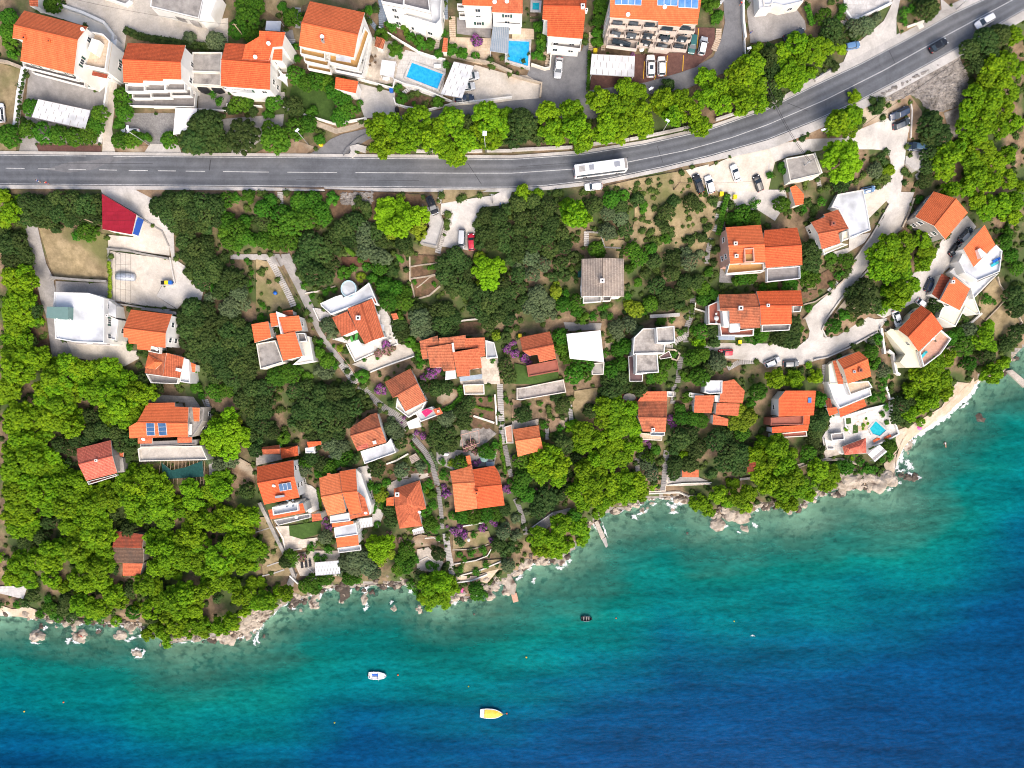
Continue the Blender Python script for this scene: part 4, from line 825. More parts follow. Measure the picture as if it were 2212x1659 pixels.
h.shed('1475,1345 1690,1310 1722,1541 1620,1549 1610,1515 1505,1520',4.4,6.1,'old');h.shed('1700,1385 1930,1345 1952,1520 1846,1535 1846,1590 1740,1596',4.3,6.2,'mid');h.shed('1927,1350 1976,1348 1983,1418 1940,1425',4.8,5.2,'mid');h.shed('1420,1362 1474,1350 1486,1440 1440,1447',4.4,5.2,'old')
h.flat('1982,1280 2058,1300 2090,1430 1990,1440',2.8,'flatwhite',.4);h.box('party_wall','1690,1305 1706,1303 1716,1380 1700,1382',5.2,6.6,'white')
awning('awning','square white awning below the long tiled house','awning','11','1640,1545 1722,1536 1732,1610 1635,1625',2.6,'flatwhite');awning('awning','long pale grey awning below the long tiled house','awning','11','1755,1598 1955,1573 1956,1612 1765,1637',2.5,'bluegrey')
h=House('the red parasol house','white house with weathered gabled roof and crimson parasols on its terrace','12',(1310,100),'white')
h.gable('1180,118 1397,-6','1335,-134 1110,-18','1222,108 1292,236 1472,145',5.6,7.2,'old');h.flat('1222,122 1292,238 1470,150 1440,215 1320,290 1210,205',3.0,'offwhite',.6);h.flat('1375,245 1520,195 1592,262 1422,328',2.4,'flatwhite',.3,win=False);h.shed('1527,217 1587,203 1617,255 1560,273',3.0,3.5,'mid',wall=False)
h.box('planter_wall','1300,330 1400,285 1425,372 1325,392',-1.0,1.0,'white');h.chim(1575,235,3.9,'white',.4)
h=House('the two-shade tiled cottage','white cottage with brown and orange gabled roof and white roof terrace','12',(980,430),'white')
h.gable('815,447 1078,370','1046,248 985,265 815,380','875,580 1127,505',5.2,6.8,'old');h.flat('905,582 1130,512 1165,470 1212,592 940,690',3.2,'flatwhite',.35);h.shed('850,490 945,460 972,550 878,580',5.5,5.8,'pinky',wall=False);h.box('skylight','1005,495 1035,488 1042,515 1013,522',6.2,6.4,'white')
h=House(None,'small weathered gabled shed beside the pyramid roof','12',(130,570),'offwhite',name='shed',cat='shed');h.gable('50,565 207,560','203,525 55,545','60,610 208,602',2.6,3.4,'mid')
h=House('the small pyramid roof','small square outbuilding with orange pyramid roof','12',(290,590),'offwhite',name='shed',cat='shed');h.multi('205,550 360,532 367,618 220,646 270,562',[2.8,2.8,2.8,2.8,4.0],[[0,1,4],[1,2,4],[2,3,4],[3,0,4]],'new',out=[0,1,2,3],win=False)
h=House(None,'tiny white shed with orange roof at the foot of the dark oaks','12',(500,540),'white',name='shed',cat='shed');h.shed('438,500 562,495 566,522 452,552',2.8,3.3,'new');h.flat('425,552 498,542 512,598 430,596',2.2,'flatwhite',.2,win=False)
h=House('the terraced solar house','tall white house with orange roof, three solar panels and two seaward terraces','12',(190,880),'white')
h.gable('10,856 330,798','325,657 8,715','72,1042 376,980',8.4,10.2,'new');h.panels('195,865 300,848 313,910 208,928',(10.25,9.55),3,1);h.dish(155,880,9.8);h.box('water_tank','162,968 242,958 246,976 166,988',8.9,9.7,'steel')
h.shed('102,1088 375,1035 405,1030 427,1110 126,1171',5.0,6.0,'new');h.flat('148,1062 370,1018 374,1092 156,1132',6.1,'flatwhite',.8,win=False);h.balc('165,1172 430,1122 475,1115 478,1150 200,1218',2.9,'whitestone')
h.shed('480,1122 556,1118 572,1175 486,1190',2.6,3.0,'mid')
h=House('the orange compound','rambling orange roofed house stepping down to a white terrace and panel pergola','12',(750,1000),'white')
h.gable('560,975 742,942','722,770 645,780 640,768 612,772 615,790 546,812','622,1138 778,1106',6.4,7.6,'pale');h.gable('744,938 875,925','862,732 722,755','812,1132 918,1112',7.0,8.4,'new2');h.shed('878,928 940,985 982,1132 816,1168 812,1138 920,1115',5.4,6.8,'mid')
h.flat('864,735 905,770 1000,1050 985,1130 942,985 876,925',4.6,'white',.2);h.flat('640,1142 806,1112 815,1182 646,1202',5.0,'flatwhite',.3);h.shed('655,1207 840,1184 841,1211 660,1238',4.4,4.8,'new2',wall=False);h.flat('675,1242 864,1200 882,1300 686,1328',4.2,'flatwhite',.3);h.shed('690,1328 882,1305 888,1392 703,1412',3.2,4.2,'new2');h.balc('708,1414 905,1388 912,1432 720,1456',.8,'flatwhite',.7);h.dish(948,1115,6.8)
carport('white slotted panel roof on the seaward side of the orange compound','12','872,1166 1003,1150 1007,1232 880,1252',2.6,5,3)
carport('broad white slotted shade roof near the shore','12','510,1542 718,1524 728,1640 515,1657',2.5,8,4,ref='the broad slotted shade roof')
h=House('the hipped roof','small house with mottled hipped roof and vine pergola','12',(1320,1050),'white')
h.multi('1190,905 1415,832 1470,1078 1402,1096 1436,1226 1240,1250 1200,1060 1305,985 1298,1035 1330,1130',[4.4,4.4,4.4,4.5,4.4,4.4,4.5,6.2,6.2,5.6],[[0,1,7],[1,2,7],[2,8,7],[2,3,8],[3,9,8],[3,4,9],[4,5,9],[5,6,9],[6,8,9],[6,7,8],[6,0,7]],'mid',out=[0,1,2,3,4,5,6]);h.shed('1128,985 1190,975 1192,1052 1126,1056',2.4,2.9,'new2');h.chim(1220,955,5.8,'white',.9)
h.dish(1413,1107,5.2)
h=House('the two-tone twin roof','twin house, one half pale orange and the other half red orange','12',(1900,890),'white')
h.gable('1697,862 1888,850','1866,700 1810,720 1675,756','1722,1108 1913,1076',4.4,5.6,'pale');h.gable('1892,892 2122,868','2110,800 2095,762 2060,705 1868,740','1916,1078 2148,1048',4.4,5.6,'new');h.shed('1812,622 1850,616 1863,700 1828,735',4.0,4.4,'new2',wall=False);h.chim(1905,945,6.4,'orangep',.8)
# --- centre right
h=House('the grey tiled roof','house with square grey brown tiled gabled roof on the scrubby slope','21',(785,740),'white')
h.gable('783,570 781,898','600,900 603,578','968,576 968,903',5.8,7.2,'greytile');h.chim(781,766,8.2,'white',.8);h.balc('612,905 768,900 768,952 612,964',3.4,'whitestone');h.balc('780,903 860,900 846,946 780,948',3.2,'greyfloor');h.box('green_awning','570,642 600,642 598,736 568,736',2.2,2.3,'net')
h=House('the brick terrace house','orange roofed house with brick terrace and bougainvillea on its corner','21',(230,1340),'offwhite')
h.gable('90,1372 360,1318','325,1205 68,1256','150,1415 220,1405 236,1472 380,1440',4.6,5.8,'mid');h.flat('125,1500 390,1450 406,1548 142,1596',2.3,'terracotta',.3,wall='terracotta',win=False)
h=House('the white corrugated roof','plain white corrugated flat roof beside bright green trees','21',(630,1330),'offwhite')
h.multi('470,1226 765,1195 796,1470 500,1440',[5.0,5.0,4.8,4.8],[[0,1,2,3]],'whiteroof');h.flat('680,1480 798,1472 790,1578 690,1580',1.2,'flatgrey',.15,win=False)
h=House('the modern white house','modern white house with three square tile paved flat roofs','21',(1180,1370),'white')
h.flat('1050,1262 1130,1180 1242,1176 1250,1302 1320,1312 1314,1396 1252,1394 1068,1400 1042,1412',5.6,'paveflat',.45);h.flat('1243,1172 1400,1158 1406,1302 1250,1308',7.8,'paveflat',.45);h.flat('1068,1402 1254,1396 1266,1560 1066,1572',5.0,'paveflat',.45)
h.balc('1003,1420 1046,1412 1066,1574 1128,1576 1126,1637 1014,1638',2.0,'purplefloor',.4);h.balc('1268,1422 1356,1372 1380,1430 1282,1446',1.6,'purplefloor',.3)
h=House('the pink house','pink house with orange roof and a roof terrace cut into it','21',(2030,460),'pinkwall')
h.gable('1870,458 2182,450','2152,283 1845,305','1885,622 2190,605',7.2,8.6,'new2');h.balc('1868,622 2168,618 2166,682 1842,712',4.6,'ochre',.9,'white');h.flat('1998,492 2082,486 2088,608 2002,612',7.9,'ochre',.7,wall='pinkwall',win=False);h.chim(1932,445,8.9,'offwhite',.7);h.chim(1940,552,8.4,'offwhite',.7);h.balc('1850,640 2166,690 2150,700 1845,720',2.2,'terracotta',.9,'white')
h=House('the plain orange half','orange roofed half of the double house east of the pink wall','31',(110,470),'offwhite')
h.gable('-45,480 292,458','252,308 130,315 60,322 -30,330','-18,656 297,630',7.0,8.4,'new');h.balc('-20,665 265,645 268,752 -20,782',4.0,'greyfloor',.9,'alu')
h=House('the old half of the lower pair','weathered orange roof with white and red terraces below the pink house','21',(1960,1020),'white')
h.gable('1797,1005 2142,992','2112,878 1785,886','1800,1026 1878,1026 1880,1136 1970,1136 1976,1180 2146,1174',5.4,6.6,'old');h.flat('1690,982 1795,935 1800,1030 1876,1032 1878,1205 2085,1182 2080,1243 1800,1243 1788,1146 1692,1142',2.9,'terracotta',.7);h.chim(1978,1003,7.4,'white',.9);h.box('awning','1880,1140 1970,1134 1970,1210 1884,1216',4.6,4.7,'flatwhite');h.box('canopy','1784,1245 1926,1245 1926,1280 1785,1276',2.2,2.3,'bluegrey');h.box('white_wall','1818,1030 1875,1028 1876,1170 1830,1160',2.9,5.2,'white')
h=House('the new half of the lower pair','bright orange roof joined to the weathered one below the pink house','31',(90,990),'white')
h.gable('-68,980 302,980','285,850 -100,856','-62,1148 203,1142 205,982',5.6,6.8,'new');h.balc('-60,1150 185,1144 176,1196 -60,1208',3.2,'greyfloor',.8);h.balc('205,985 285,980 272,1035 206,1040',3.4,'greyfloor',.7);h.chim(2,980,7.2,'white',.6)
# --- north east
h=House('the flat grey garage roof','flat grey roofed garage with dotted vents beside steps','30',(300,1450),'offwhite',name='garage',cat='garage');h.flat('150,1372 392,1328 456,1505 188,1568',3.0,'flatgrey',.2,win=False)
h=House(None,'small orange tiled lean-to below the grey garage','31',(270,50),'offwhite',name='shed',cat='shed');h.shed('190,-40 240,-60 312,20 305,105 238,118',2.6,3.2,'new2')
h=House('the white roof terrace','white house with broad white roof terrace joined to a small orange gable','31',(600,260),'white')
h.flat('545,130 600,20 820,-20 842,85 884,330 702,402 690,315 605,150',3.8,'flatwhite',.25);h.gable('432,360 696,312','605,152 480,192 492,215 370,262','465,495 626,440 606,352',4.4,5.4,'mid');h.flat('642,345 700,335 708,400 650,420 632,440',3.2,'cream',.2,win=False);h.flat('465,500 625,445 690,455 480,542',1.6,'cream',.4,win=False);h.chim(565,272,6.0,'terracotta',.8)
h=House('the big east gable','grey walled house with large orange gabled roof at the wood edge','31',(1490,200),'greywall')
h.gable('1625,55 1435,292','1272,215 1432,-5','1727,178 1533,411',5.6,7.4,'new2')
h=House('the white terraced villa','white villa with orange roof and long stepped roof terraces down the east slope','31',(1800,640),'white')
h.flat('1640,600 1692,495 1775,640 1840,575 1890,530 1960,458 2015,512 1992,690 1800,770 1690,700',5.4,'flatwhite',.5);h.shed('1872,285 1965,457 1888,531 1832,487 1815,505 1845,577 1777,648 1688,490',6.2,8.2,'new2',axis=(-.6,-.8))
h.flat('1560,692 1640,622 1700,706 1802,778 1985,702 1765,925 1742,830',2.6,'flatwhite',.5);h.box('stair_wall','1810,500 1832,485 1890,535 1845,572',6.4,8.0,'white')
h=House('the brown and orange roof','cream house with orange roof beside a brown tiled lean-to','31',(1600,880),'white')
h.multi('1605,730 1745,836 1656,1022 1488,935 1570,778',[7.2,6.0,5.6,6.4,7.0],[[0,1,2,3,4]],'new2');h.shed('1500,705 1572,742 1492,940 1415,882',5.0,5.6,'dark');h.flat('1748,842 1830,1055 1790,1060 1700,1000 1615,1165 1470,1085 1510,955 1650,1024',2.4,'cream',.3,win=False);h.chim(1600,775,7.6,'white',.7)
h=House('the bright orange roof with tiled terrace','cream house with vivid orange gabled roof and pink tiled terrace with tables','31',(1330,1200),'cream')
h.gable('1412,1040 1210,1253','1125,1190 1226,1088 1230,1060 1325,978','1455,1095 1512,1180 1300,1378',6.0,7.8,'new');h.flat('1482,1190 1572,1270 1480,1400 1332,1512 1297,1382',4.6,'pinkfloor',.7,wall='white');h.flat('1025,1210 1062,1182 1130,1200 1290,1382 1330,1515 1190,1517 1140,1470 1188,1400',3.6,'cream',0,win=False)
h.flat('990,1170 1030,1140 1060,1180 1020,1215',2.4,'dirt',.3,win=False)
h=House('the orange roof with vents','white and cream house with orange roof below the hairpin bend','31',(740,1520),'cream')
h.gable('655,1534 863,1440','785,1375 600,1450','690,1657 893,1592',6.4,7.6,'new2');h.shed('557,1460 600,1448 640,1530 652,1659 605,1659',4.0,4.6,'mid');h.flat('520,1492 555,1470 600,1659 530,1659',3.6,'white',.2);h.chim(800,1540,7.8,'terracotta',.8);h.chim(745,1553,7.6,'steel',.5)
h=House('the terraced headland house','white house with stepped terraces and orange lean-to roofs above the turquoise pool','32',(700,90),'white')
h.flat('505,-20 860,-20 886,98 610,212 560,130',4.2,'flatwhite',.6);h.flat('665,-10 862,-25 895,30 705,95',5.6,'warmstone',.5);h.shed('610,216 830,130 853,190 626,286',3.0,4.2,'new');h.shed('507,206 592,200 606,250 530,276',2.6,3.4,'new');h.shed('490,125 535,120 560,205 510,205',3.2,3.8,'dark',axis=(1,0))
h=House('the orange house above the bay','orange roofed house with red brown terraces stepping to the shore','32',(250,170),'white')
h.shed('92,130 150,58 415,58 396,270 92,283',5.0,6.4,'new');h.flat('20,292 308,275 300,350 20,357',3.4,'terracotta',.3,wall='terracotta');h.shed('35,372 352,350 346,405 33,424',2.6,3.0,'new');h.shed('306,275 363,272 358,348 303,350',4.0,4.4,'new',axis=(-1,0),wall=False);h.flat('40,432 330,405 335,452 40,468',.8,'terracotta',.3,wall='offwhite',win=False);h.box('skylight','348,118 376,118 375,162 347,162',5.85,6.15,'bluesolar')
h=House('the pale red hipped pavilion','white pavilion with pinkish red hipped roof beside the turquoise pool','32',(750,550),'white',name='pavilion',cat='pavilion')
h.multi('642,541 846,465 851,595 662,613 712,560 792,540',[2.9,2.9,2.9,2.9,3.9,3.9],[[0,1,5,4],[1,2,5],[2,3,4,5],[3,0,4]],'pinky',out=[0,1,2,3])
h=House('the tiled seaside house','house with long mottled tile roof and a small balcony with a blue table','22',(1220,250),'offwhite')
h.shed('1147,64 1336,62 1341,150 1086,150',5.0,5.8,'mid');h.gable('1090,286 1337,290','1341,152 1085,152','1130,410 1327,416',4.8,6.2,'old');h.balc('1195,412 1318,414 1314,446 1192,444',2.8,'bluegrey',.6);h.flat('1085,420 1190,430 1300,450 1295,490 1120,480',.4,'warmstone',.1,win=False);h.chim(1220,395,5.8,'white',.7);h.flat('1336,62 1395,66 1392,112 1340,110',3.0,'flatwhite',.4,win=False)
h=House('the round cistern','round concrete cistern between tiled walls','22',(1015,112),'terracotta',name='cistern',cat='cistern');h.flat('945,88 1080,88 1082,158 945,152',.6,'terracotta',0,win=False);h.flat(' '.join(f'{1015+54*math.cos(a):.0f},{115+34*math.sin(a):.0f}' for a in [2*math.pi*i/16 for i in range(16)]),1.1,'flatgrey',0,win=False)
h=House('the four-piece tiled house','white house with four small weathered roof pieces over a green garden','22',(1760,140),'white')
h.flat('1660,-30 1814,-30 1812,80 1700,85 1660,72',4.6,'flatwhite',.5);h.flat('1525,72 1658,90 1642,120 1525,112',3.0,'offwhite',.3,win=False);h.shed('1580,100 1752,98 1722,252 1572,246',3.0,4.2,'mid');h.shed('1816,-20 1920,-40 2012,60 1995,166 1790,156',3.8,5.0,'mid');h.shed('1770,162 1968,170 1955,276 1758,263',2.8,3.7,'mid');h.shed('1740,263 1870,302 1866,363 1733,350',1.8,2.6,'mid');h.flat('1752,100 1795,100 1790,158 1760,155',3.4,'white',0,win=False)
h=House('the pale orange cottage','small cottage with pale orange gabled roof beside the long stairway','22',(140,490),'offwhite');h.gable('27,492 246,460','230,357 5,392','50,628 270,570',4.4,5.6,'pale')
h=House(None,'small low roof with orange tiles above the stone promenade','22',(1540,775),'offwhite',name='boathouse',cat='boathouse');h.shed('1470,745 1613,742 1613,806 1470,804',2.4,3.0,'mid')
h=House(None,'dark red roof half hidden under the headland pines','22',(2060,710),'offwhite',name='shed',cat='shed');h.shed('2050,555 2110,550 2105,750 2020,766 2025,690',2.6,3.4,'dark',win=False)
h=House('the garage with rooftop parking','concrete garage with a black car parked on its roof','11',(1500,300),'greyconcwall',name='garage',cat='garage');h.flat('1395,-10 1450,60 1560,20 1572,120 1622,262 1560,470 1418,440 1500,300',1.5,'concrete',.2,wall='greyconcwall',win=False)
h=House(None,'terrace slab with white parapet under wires beside the long stairway','22',(260,60),'offwhite',name='terrace',cat='terrace');h.flat('40,35 95,30 445,-40 468,72 70,140 40,135',1.3,'paveflat',.4,win=False)
h=House(None,'white terrace block with beige floor below the long tiled house','12',(1880,40),'white',name='terrace',cat='terrace');h.flat('1790,5 1970,0 1975,90 1800,92',1.4,'warmstone',.35,win=False)
h=House(None,'pink paved terrace strip beside the long stairway and the pale orange cottage','12',(2180,440),'offwhite',name='terrace',cat='terrace');h.flat('2145,370 2212,350 2225,512 2165,512',1.4,'pinkfloor',.2,win=False)
h=House(None,'white pool house walls stepping down the headland garden','32',(590,450),'white',name='terrace',cat='terrace');h.flat('535,430 650,415 655,480 545,490',1.8,'greyfloor',.5,win=False)
h=House(None,'corrugated grey shed beside the sloping footpath','12',(1365,645),'greywall',name='shed',cat='shed');h.multi('1320,627 1380,597 1417,650 1346,692',[2.4,2.4,2.2,2.2],[[0,1,2,3]],'greytile',win=False)
h=House(None,'small oven house with weathered tiles beside the stone patio','10',(1070,370),'white',name='shed',cat='shed');h.gable('1095,330 1060,412','1022,400 1040,315','1118,350 1098,426',2.6,3.2,'old',win=False)
h=House(None,'narrow tiled garden wall roof beside the sunny stone patio','10',(1630,390),'offwhite',name='shed',cat='shed');h.shed('1622,325 1657,330 1652,450 1605,447',2.2,2.6,'mid')
h=House(None,'orange tiled garden table roof beside the east patio','11',(1200,1075),'offwhite',name='shed',cat='shed');h.shed('1165,1052 1214,1045 1233,1095 1186,1106',2.0,2.3,'mid',win=False)
# --- canopies
carport('long white panel carport among clipped trees below the big gabled house','a','385,1000 910,1112 855,1302 320,1182',2.8,7,3,ref='the long panel carport')
carport('tilted white panel carport beside the gravel parking and the blue pool','10','1710,532 1880,570 1780,850 1596,815',2.9,3,6,ref='the tilted panel carport')
carport('wide white panel carport in front of the apartment block','20','690,466 1062,486 1055,666 675,645',2.8,7,3,ref='the wide panel carport')
awning('canopy','plain white ribbed canopy beside the paver parking','canopy','a','1768,1088 1985,1092 1978,1200 1920,1342 1745,1356',2.6,'whiteroof',ref='the plain white canopy')
awning('shade_cloth','white square shade cloth on the garden landing','awning','b','843,210 990,212 980,316 830,303',2.4,'flatwhite')
awning('shade_sail','white star shaped shade sail beside the blue balcony house','awning','b','955,695 1015,745 1075,742 1050,800 1060,876 1000,815 948,785 985,760',2.6,'flatwhite',posts=False)
awning('gazebo','square white gazebo roof on the stone patio','gazebo','10','1087,516 1210,532 1187,672 1070,642',2.8,'flatwhite')
awning('pergola','blue grey slatted pergola beside the raised pool','pergola','10','2048,215 2187,225 2180,465 2020,440',3.2,'bluegrey',slats=9)
awning('glass_pergola','white glass pergola with dark grid beside the turquoise pool','pergola','32','848,590 965,525 1030,585 925,673',2.6,'panels',slats=5)
awning('netting','dark green shade netting stretched over timber beams','netting','02','1395,680 1480,745 1600,720 1748,663 1760,800 1412,822',1.6,'net',posts=False,tilt=0)
awning('tarp','crimson shade cloth on the white terrace','tarp','12','1428,240 1478,212 1532,232 1466,286',4.8,'magenta',posts=False)
awning('vine_pergola','white slatted pergola with blue edge beside the hipped roof','pergola','12','1350,1262 1440,1232 1456,1285 1360,1305',2.6,'panels',slats=6)
# timber beams under the netting
e=empty('pergola',PG(*T('02',1580,740)),label='timber beam pergola under green netting below the long white terrace',cat='pergola');b=MB();og=Vector(e.location)
for x in range(1400,1790,32):
    p,q=PG(*T('02',x,660),0),PG(*T('02',x+8,855),0);z=gz(*T('02',1580,740))+1.5;b.tube((p.x,p.y,z),(q.x,q.y,z),.07,n=4)
b.build('beam','rawwood',e,org=og)
for x,y in ((1400,840),(1590,835),(1770,825)): p=PG(*T('02',x,y));pb=MB();pb.tube((p.x,p.y,p.z-.4),(p.x,p.y,og.z+1.5),.08,n=6);pb.build('post','rawwood',e,org=og)
# ---------------------------------------------------------------- foliage
def leaf_cloud(C,Rr,per,size,rs,zmin=-.35,up=.35,squash=.85,aspect=1.5):
    """small leaf cards over the outside of puffs; returns vertices and quads"""
    C=np.asarray(C);Rr=np.asarray(Rr);per=np.asarray(per) if hasattr(per,'__len__') else np.full(len(C),per)
    idx=np.repeat(np.arange(len(C)),per);n=len(idx)
    d=rs.normal(size=(n,3));d[:,2]=d[:,2]*1.0+.25;d /= np.linalg.norm(d,axis=1)[:,None];d[:,2]=np.where(d[:,2] < zmin,-d[:,2],d[:,2])
    rad=Rr[idx]*rs.uniform(.78,1.08,n);P=C[idx]+d*rad[:,None]*np.array([1,1,squash])
    nr=d+rs.normal(scale=.45,size=(n,3))+np.array([0,0,up]);nr /= np.linalg.norm(nr,axis=1)[:,None]
    a=np.cross(nr,rs.normal(size=(n,3)));a /= np.linalg.norm(a,axis=1)[:,None];b=np.cross(nr,a)
    s=size*rs.uniform(.65,1.3,n)[:,None];a=a*s*aspect;b=b*s
    V=np.stack([P-a*.5-b*.25,P+a*.1-b*.5,P+a*.5+b*.2,P-a*.15+b*.5],1).reshape(-1,3)
    return V,np.arange(n*4).reshape(-1,4)
def cores(C,Rr,f=.82,squash=.8):
    m=MB()
    for c,r in zip(C,Rr): m.ball(c,(r*f,r*f,r*f*squash),n=7,k=5)
    V=np.array(m.v);Fq=[]
    for q in m.f: Fq.append(q if len(q) == 4 else (q[0],q[1],q[2],q[2]))
    return V,Fq
def crown_mesh(name,C,Rr,per,size,mats,seed,core=True,mix=None,**k):
    rs=np.random.RandomState(seed);V,Fq=leaf_cloud(C,Rr,per,size,rs,**k);me=bpy.data.meshes.new(name)
    mi=np.zeros(len(Fq),int) if mix is None else (rs.rand(len(Fq)) < mix).astype(int)
    verts=V;faces=Fq.tolist()
    if core:
        m=MB()
        for c,r in zip(C,Rr): m.ball(c,(r*.8,r*.8,r*.66),n=7,k=5)
        o=len(V);verts=np.concatenate([V,np.array(m.v)]);faces += [tuple(o+j for j in f) for f in m.f];mi=np.concatenate([mi,np.zeros(len(m.f),int)])
    me.from_pydata(verts.tolist(),[],faces)
    for m_ in mats: me.materials.append(MATS[m_])
    me.polygons.foreach_set('material_index',mi.astype(np.int32));me.update();return me
def pine_puffs(rs,R0=5.,n=8):
    C=[];Rr=[];L=[];tries=0
    while len(L) < n and tries < 900:
        tries += 1;a=rs.uniform(0,2*math.pi);q=math.sqrt(rs.rand());rr=rs.uniform(1.25,2.1);r=(R0-rr*.8)*q
        p=np.array([r*math.cos(a),r*math.sin(a),8.6-3.3*q*q+rs.uniform(-1.0,.6)])
        if all(np.linalg.norm((p-c)*np.array([1,1,.7])) > (rr+s)*.72 for c,s in L): L.append((p,rr))
    for p,rr in L:
        C.append(p-np.array([0,0,rr*.15]));Rr.append(rr*.74);pts=[];t=0
        while len(pts) < int(5+rr*rr*4.2) and t < 500:
            t += 1;dd=rs.normal(size=3);dd[2]=abs(dd[2])*1.1-.15;dd /= np.linalg.norm(dd);s=rs.uniform(.36,.72)
            if all(np.linalg.norm(dd-x) > .42 for x in pts): pts.append(dd);C.append(p+dd*rr*np.array([1,1,.72])*rs.uniform(.78,.98));Rr.append(s)
    for i in range(8):
        a=rs.uniform(0,2*math.pi);C.append(np.array([R0*.6*math.cos(a),R0*.6*math.sin(a),rs.uniform(5.2,6.4)]));Rr.append(rs.uniform(.7,1.1))
    return np.array(C),np.array(Rr)
def oak_puffs(rs,R0=5.,n=70):
    C=[];Rr=[];tries=0;lob=rs.uniform(.8,1.06,8)
    while len(C) < n and tries < 6000:
        tries += 1;a=rs.uniform(0,2*math.pi);q=rs.rand()**.5;out=R0*.92*lob[int(a/(2*math.pi)*8) % 8];z=3.2+3.6*math.sqrt(max(0,1-q**2))+rs.uniform(-.5,.45)
        rr=rs.uniform(.5,1.0);p=np.array([out*q*math.cos(a),out*q*math.sin(a),z])
        if all(np.linalg.norm(p-c) > (rr+s)*.58 for c,s in zip(C,Rr)): C.append(p);Rr.append(rr)
    return np.array(C),np.array(Rr)
def bush_puffs(rs,n=16):
    C=[];Rr=[]
    for i in range(n):
        a=rs.uniform(0,2*math.pi);q=rs.rand()**.5;C.append(np.array([.78*q*math.cos(a),.78*q*math.sin(a),.35+.75*math.sqrt(1-q*q)*rs.uniform(.7,1.1)]));Rr.append(rs.uniform(.24,.42))
    return np.array(C),np.array(Rr)
PROTO={}
def trunk_mesh(name,tops,h,r,m):
    b=MB();b.tube((0,0,-1.2),(0,0,h*.5),r,r*.78,n=8);b.tube((0,0,h*.5),(.1,.05,h),r*.78,r*.5,n=8)
    for t in tops: b.tube((.05,0,h*.72),((t[0]*.5),(t[1]*.5),(h+t[2])/2),r*.42,r*.3,n=6);b.tube((t[0]*.5,t[1]*.5,(h+t[2])/2),t,r*.3,r*.12,n=6)
    return b.mesh(name,[m])
for k in range(6):
    rs=np.random.RandomState(40+k);C,Rr=pine_puffs(rs,n=9+k);V=[(np.sum(Rr**2))]
    PROTO['pine',k]=(C,Rr,trunk_mesh('trunk',[tuple(C[i]-np.array([0,0,.6])) for i in range(0,len(C),11)],7.4,.27,'bark'))
for k in range(5):
    rs=np.random.RandomState(80+k);C,Rr=oak_puffs(rs,n=64+3*k);PROTO['oak',k]=(C,Rr,trunk_mesh('trunk',[tuple(C[i]*np.array([.8,.8,.85])) for i in range(0,len(C),11)],3.4,.24,'bark'))
for k in range(5):
    rs=np.random.RandomState(120+k);PROTO['bush',k]=(*bush_puffs(rs,14+2*k),None)
CR={}
def crown(kind,k,leaf):
    key=(kind,k,leaf)
    if key not in CR:
        C,Rr,_=PROTO[kind,k];sd=hash((kind == 'pine',k,len(leaf))) % 1000+k
        if kind == 'pine': CR[key]=crown_mesh('crown',C,Rr,(Rr**2*150).astype(int)+26,.24,[leaf],sd,up=.4)
        elif kind == 'oak': CR[key]=crown_mesh('crown',C,Rr,(Rr**2*120).astype(int)+14,.28,[leaf],sd,up=.3)
        elif leaf in ('l_purple','l_pinkish'): CR[key]=crown_mesh('foliage',C,Rr*1.05,(Rr**2*520).astype(int)+18,.15,['l_green',leaf],sd,mix=.68,aspect=2.6,up=.1)
        else: CR[key]=crown_mesh('foliage',C,Rr,(Rr**2*520).astype(int)+14,.14,[leaf],sd)
    return CR[key]
KINDS={  # code: (proto, leaf, name, category, look, group)
 'b': ('pine','l_pine','pine_tree','pine tree','bright green pine','umbrella pines on the slope'),
 'y': ('pine','l_lime','pine_tree','pine tree','lime green pine','umbrella pines on the slope'),
 'k': ('oak','l_dark','oak_tree','tree','dark green oak','dark broadleaf trees'),
 'g': ('oak','l_green','broadleaf_tree','tree','mid green tree','green garden trees'),
 'o': ('oak','l_olive','olive_tree','olive tree','grey green olive','olive trees'),
 'Y': ('oak','l_yell','broadleaf_tree','tree','yellow green tree','green garden trees')}
SH={'k': ('l_dark','dark green shrub'),'g': ('l_green','green shrub'),'o': ('l_olive','grey green shrub'),'y': ('l_yell','yellow green shrub'),'b': ('l_pine','bright green shrub'),
      'v': ('l_purple','purple bougainvillea'),'p': ('l_pinkish','pinkish bougainvillea')}
REST=[];NSH=[0]
PATHS=[Q(*q) for q in (('11','215,540 290,640 370,820 470,1000 550,1200 640,1340 780,1500 870,1659'),('12','900,10 1000,110 1130,215 1230,285 1320,390 1420,530 1480,610 1530,720 1575,890 1600,1100 1640,1290 1670,1450 1700,1659'),('12','2108,0 2115,200 2125,380 2150,540 2205,800'),('22','25,990 60,1060 95,1160 120,1300'),('21','1800,80 1765,240 1700,450 1680,620'),('21','1562,900 1555,1040 1505,1180 1460,1420 1430,1650'),('22','1400,0 1385,170'),('22','1335,570 1315,800 1300,920'),('11','-200,560 215,540'),('11','110,560 235,790 330,990'))]
def pathdist(u,v):
    m=1e9
    for P in PATHS:
        for (x0,y0),(x1,y1) in zip(P[:-1],P[1:]):
            t=max(0,min(1,((u-x0)*(x1-x0)+(v-y0)*(y1-y0))/((x1-x0)**2+(y1-y0)**2)));m=min(m,math.hypot(u-x0-t*(x1-x0),v-y0-t*(y1-y0)))
    return m
PINES=[]
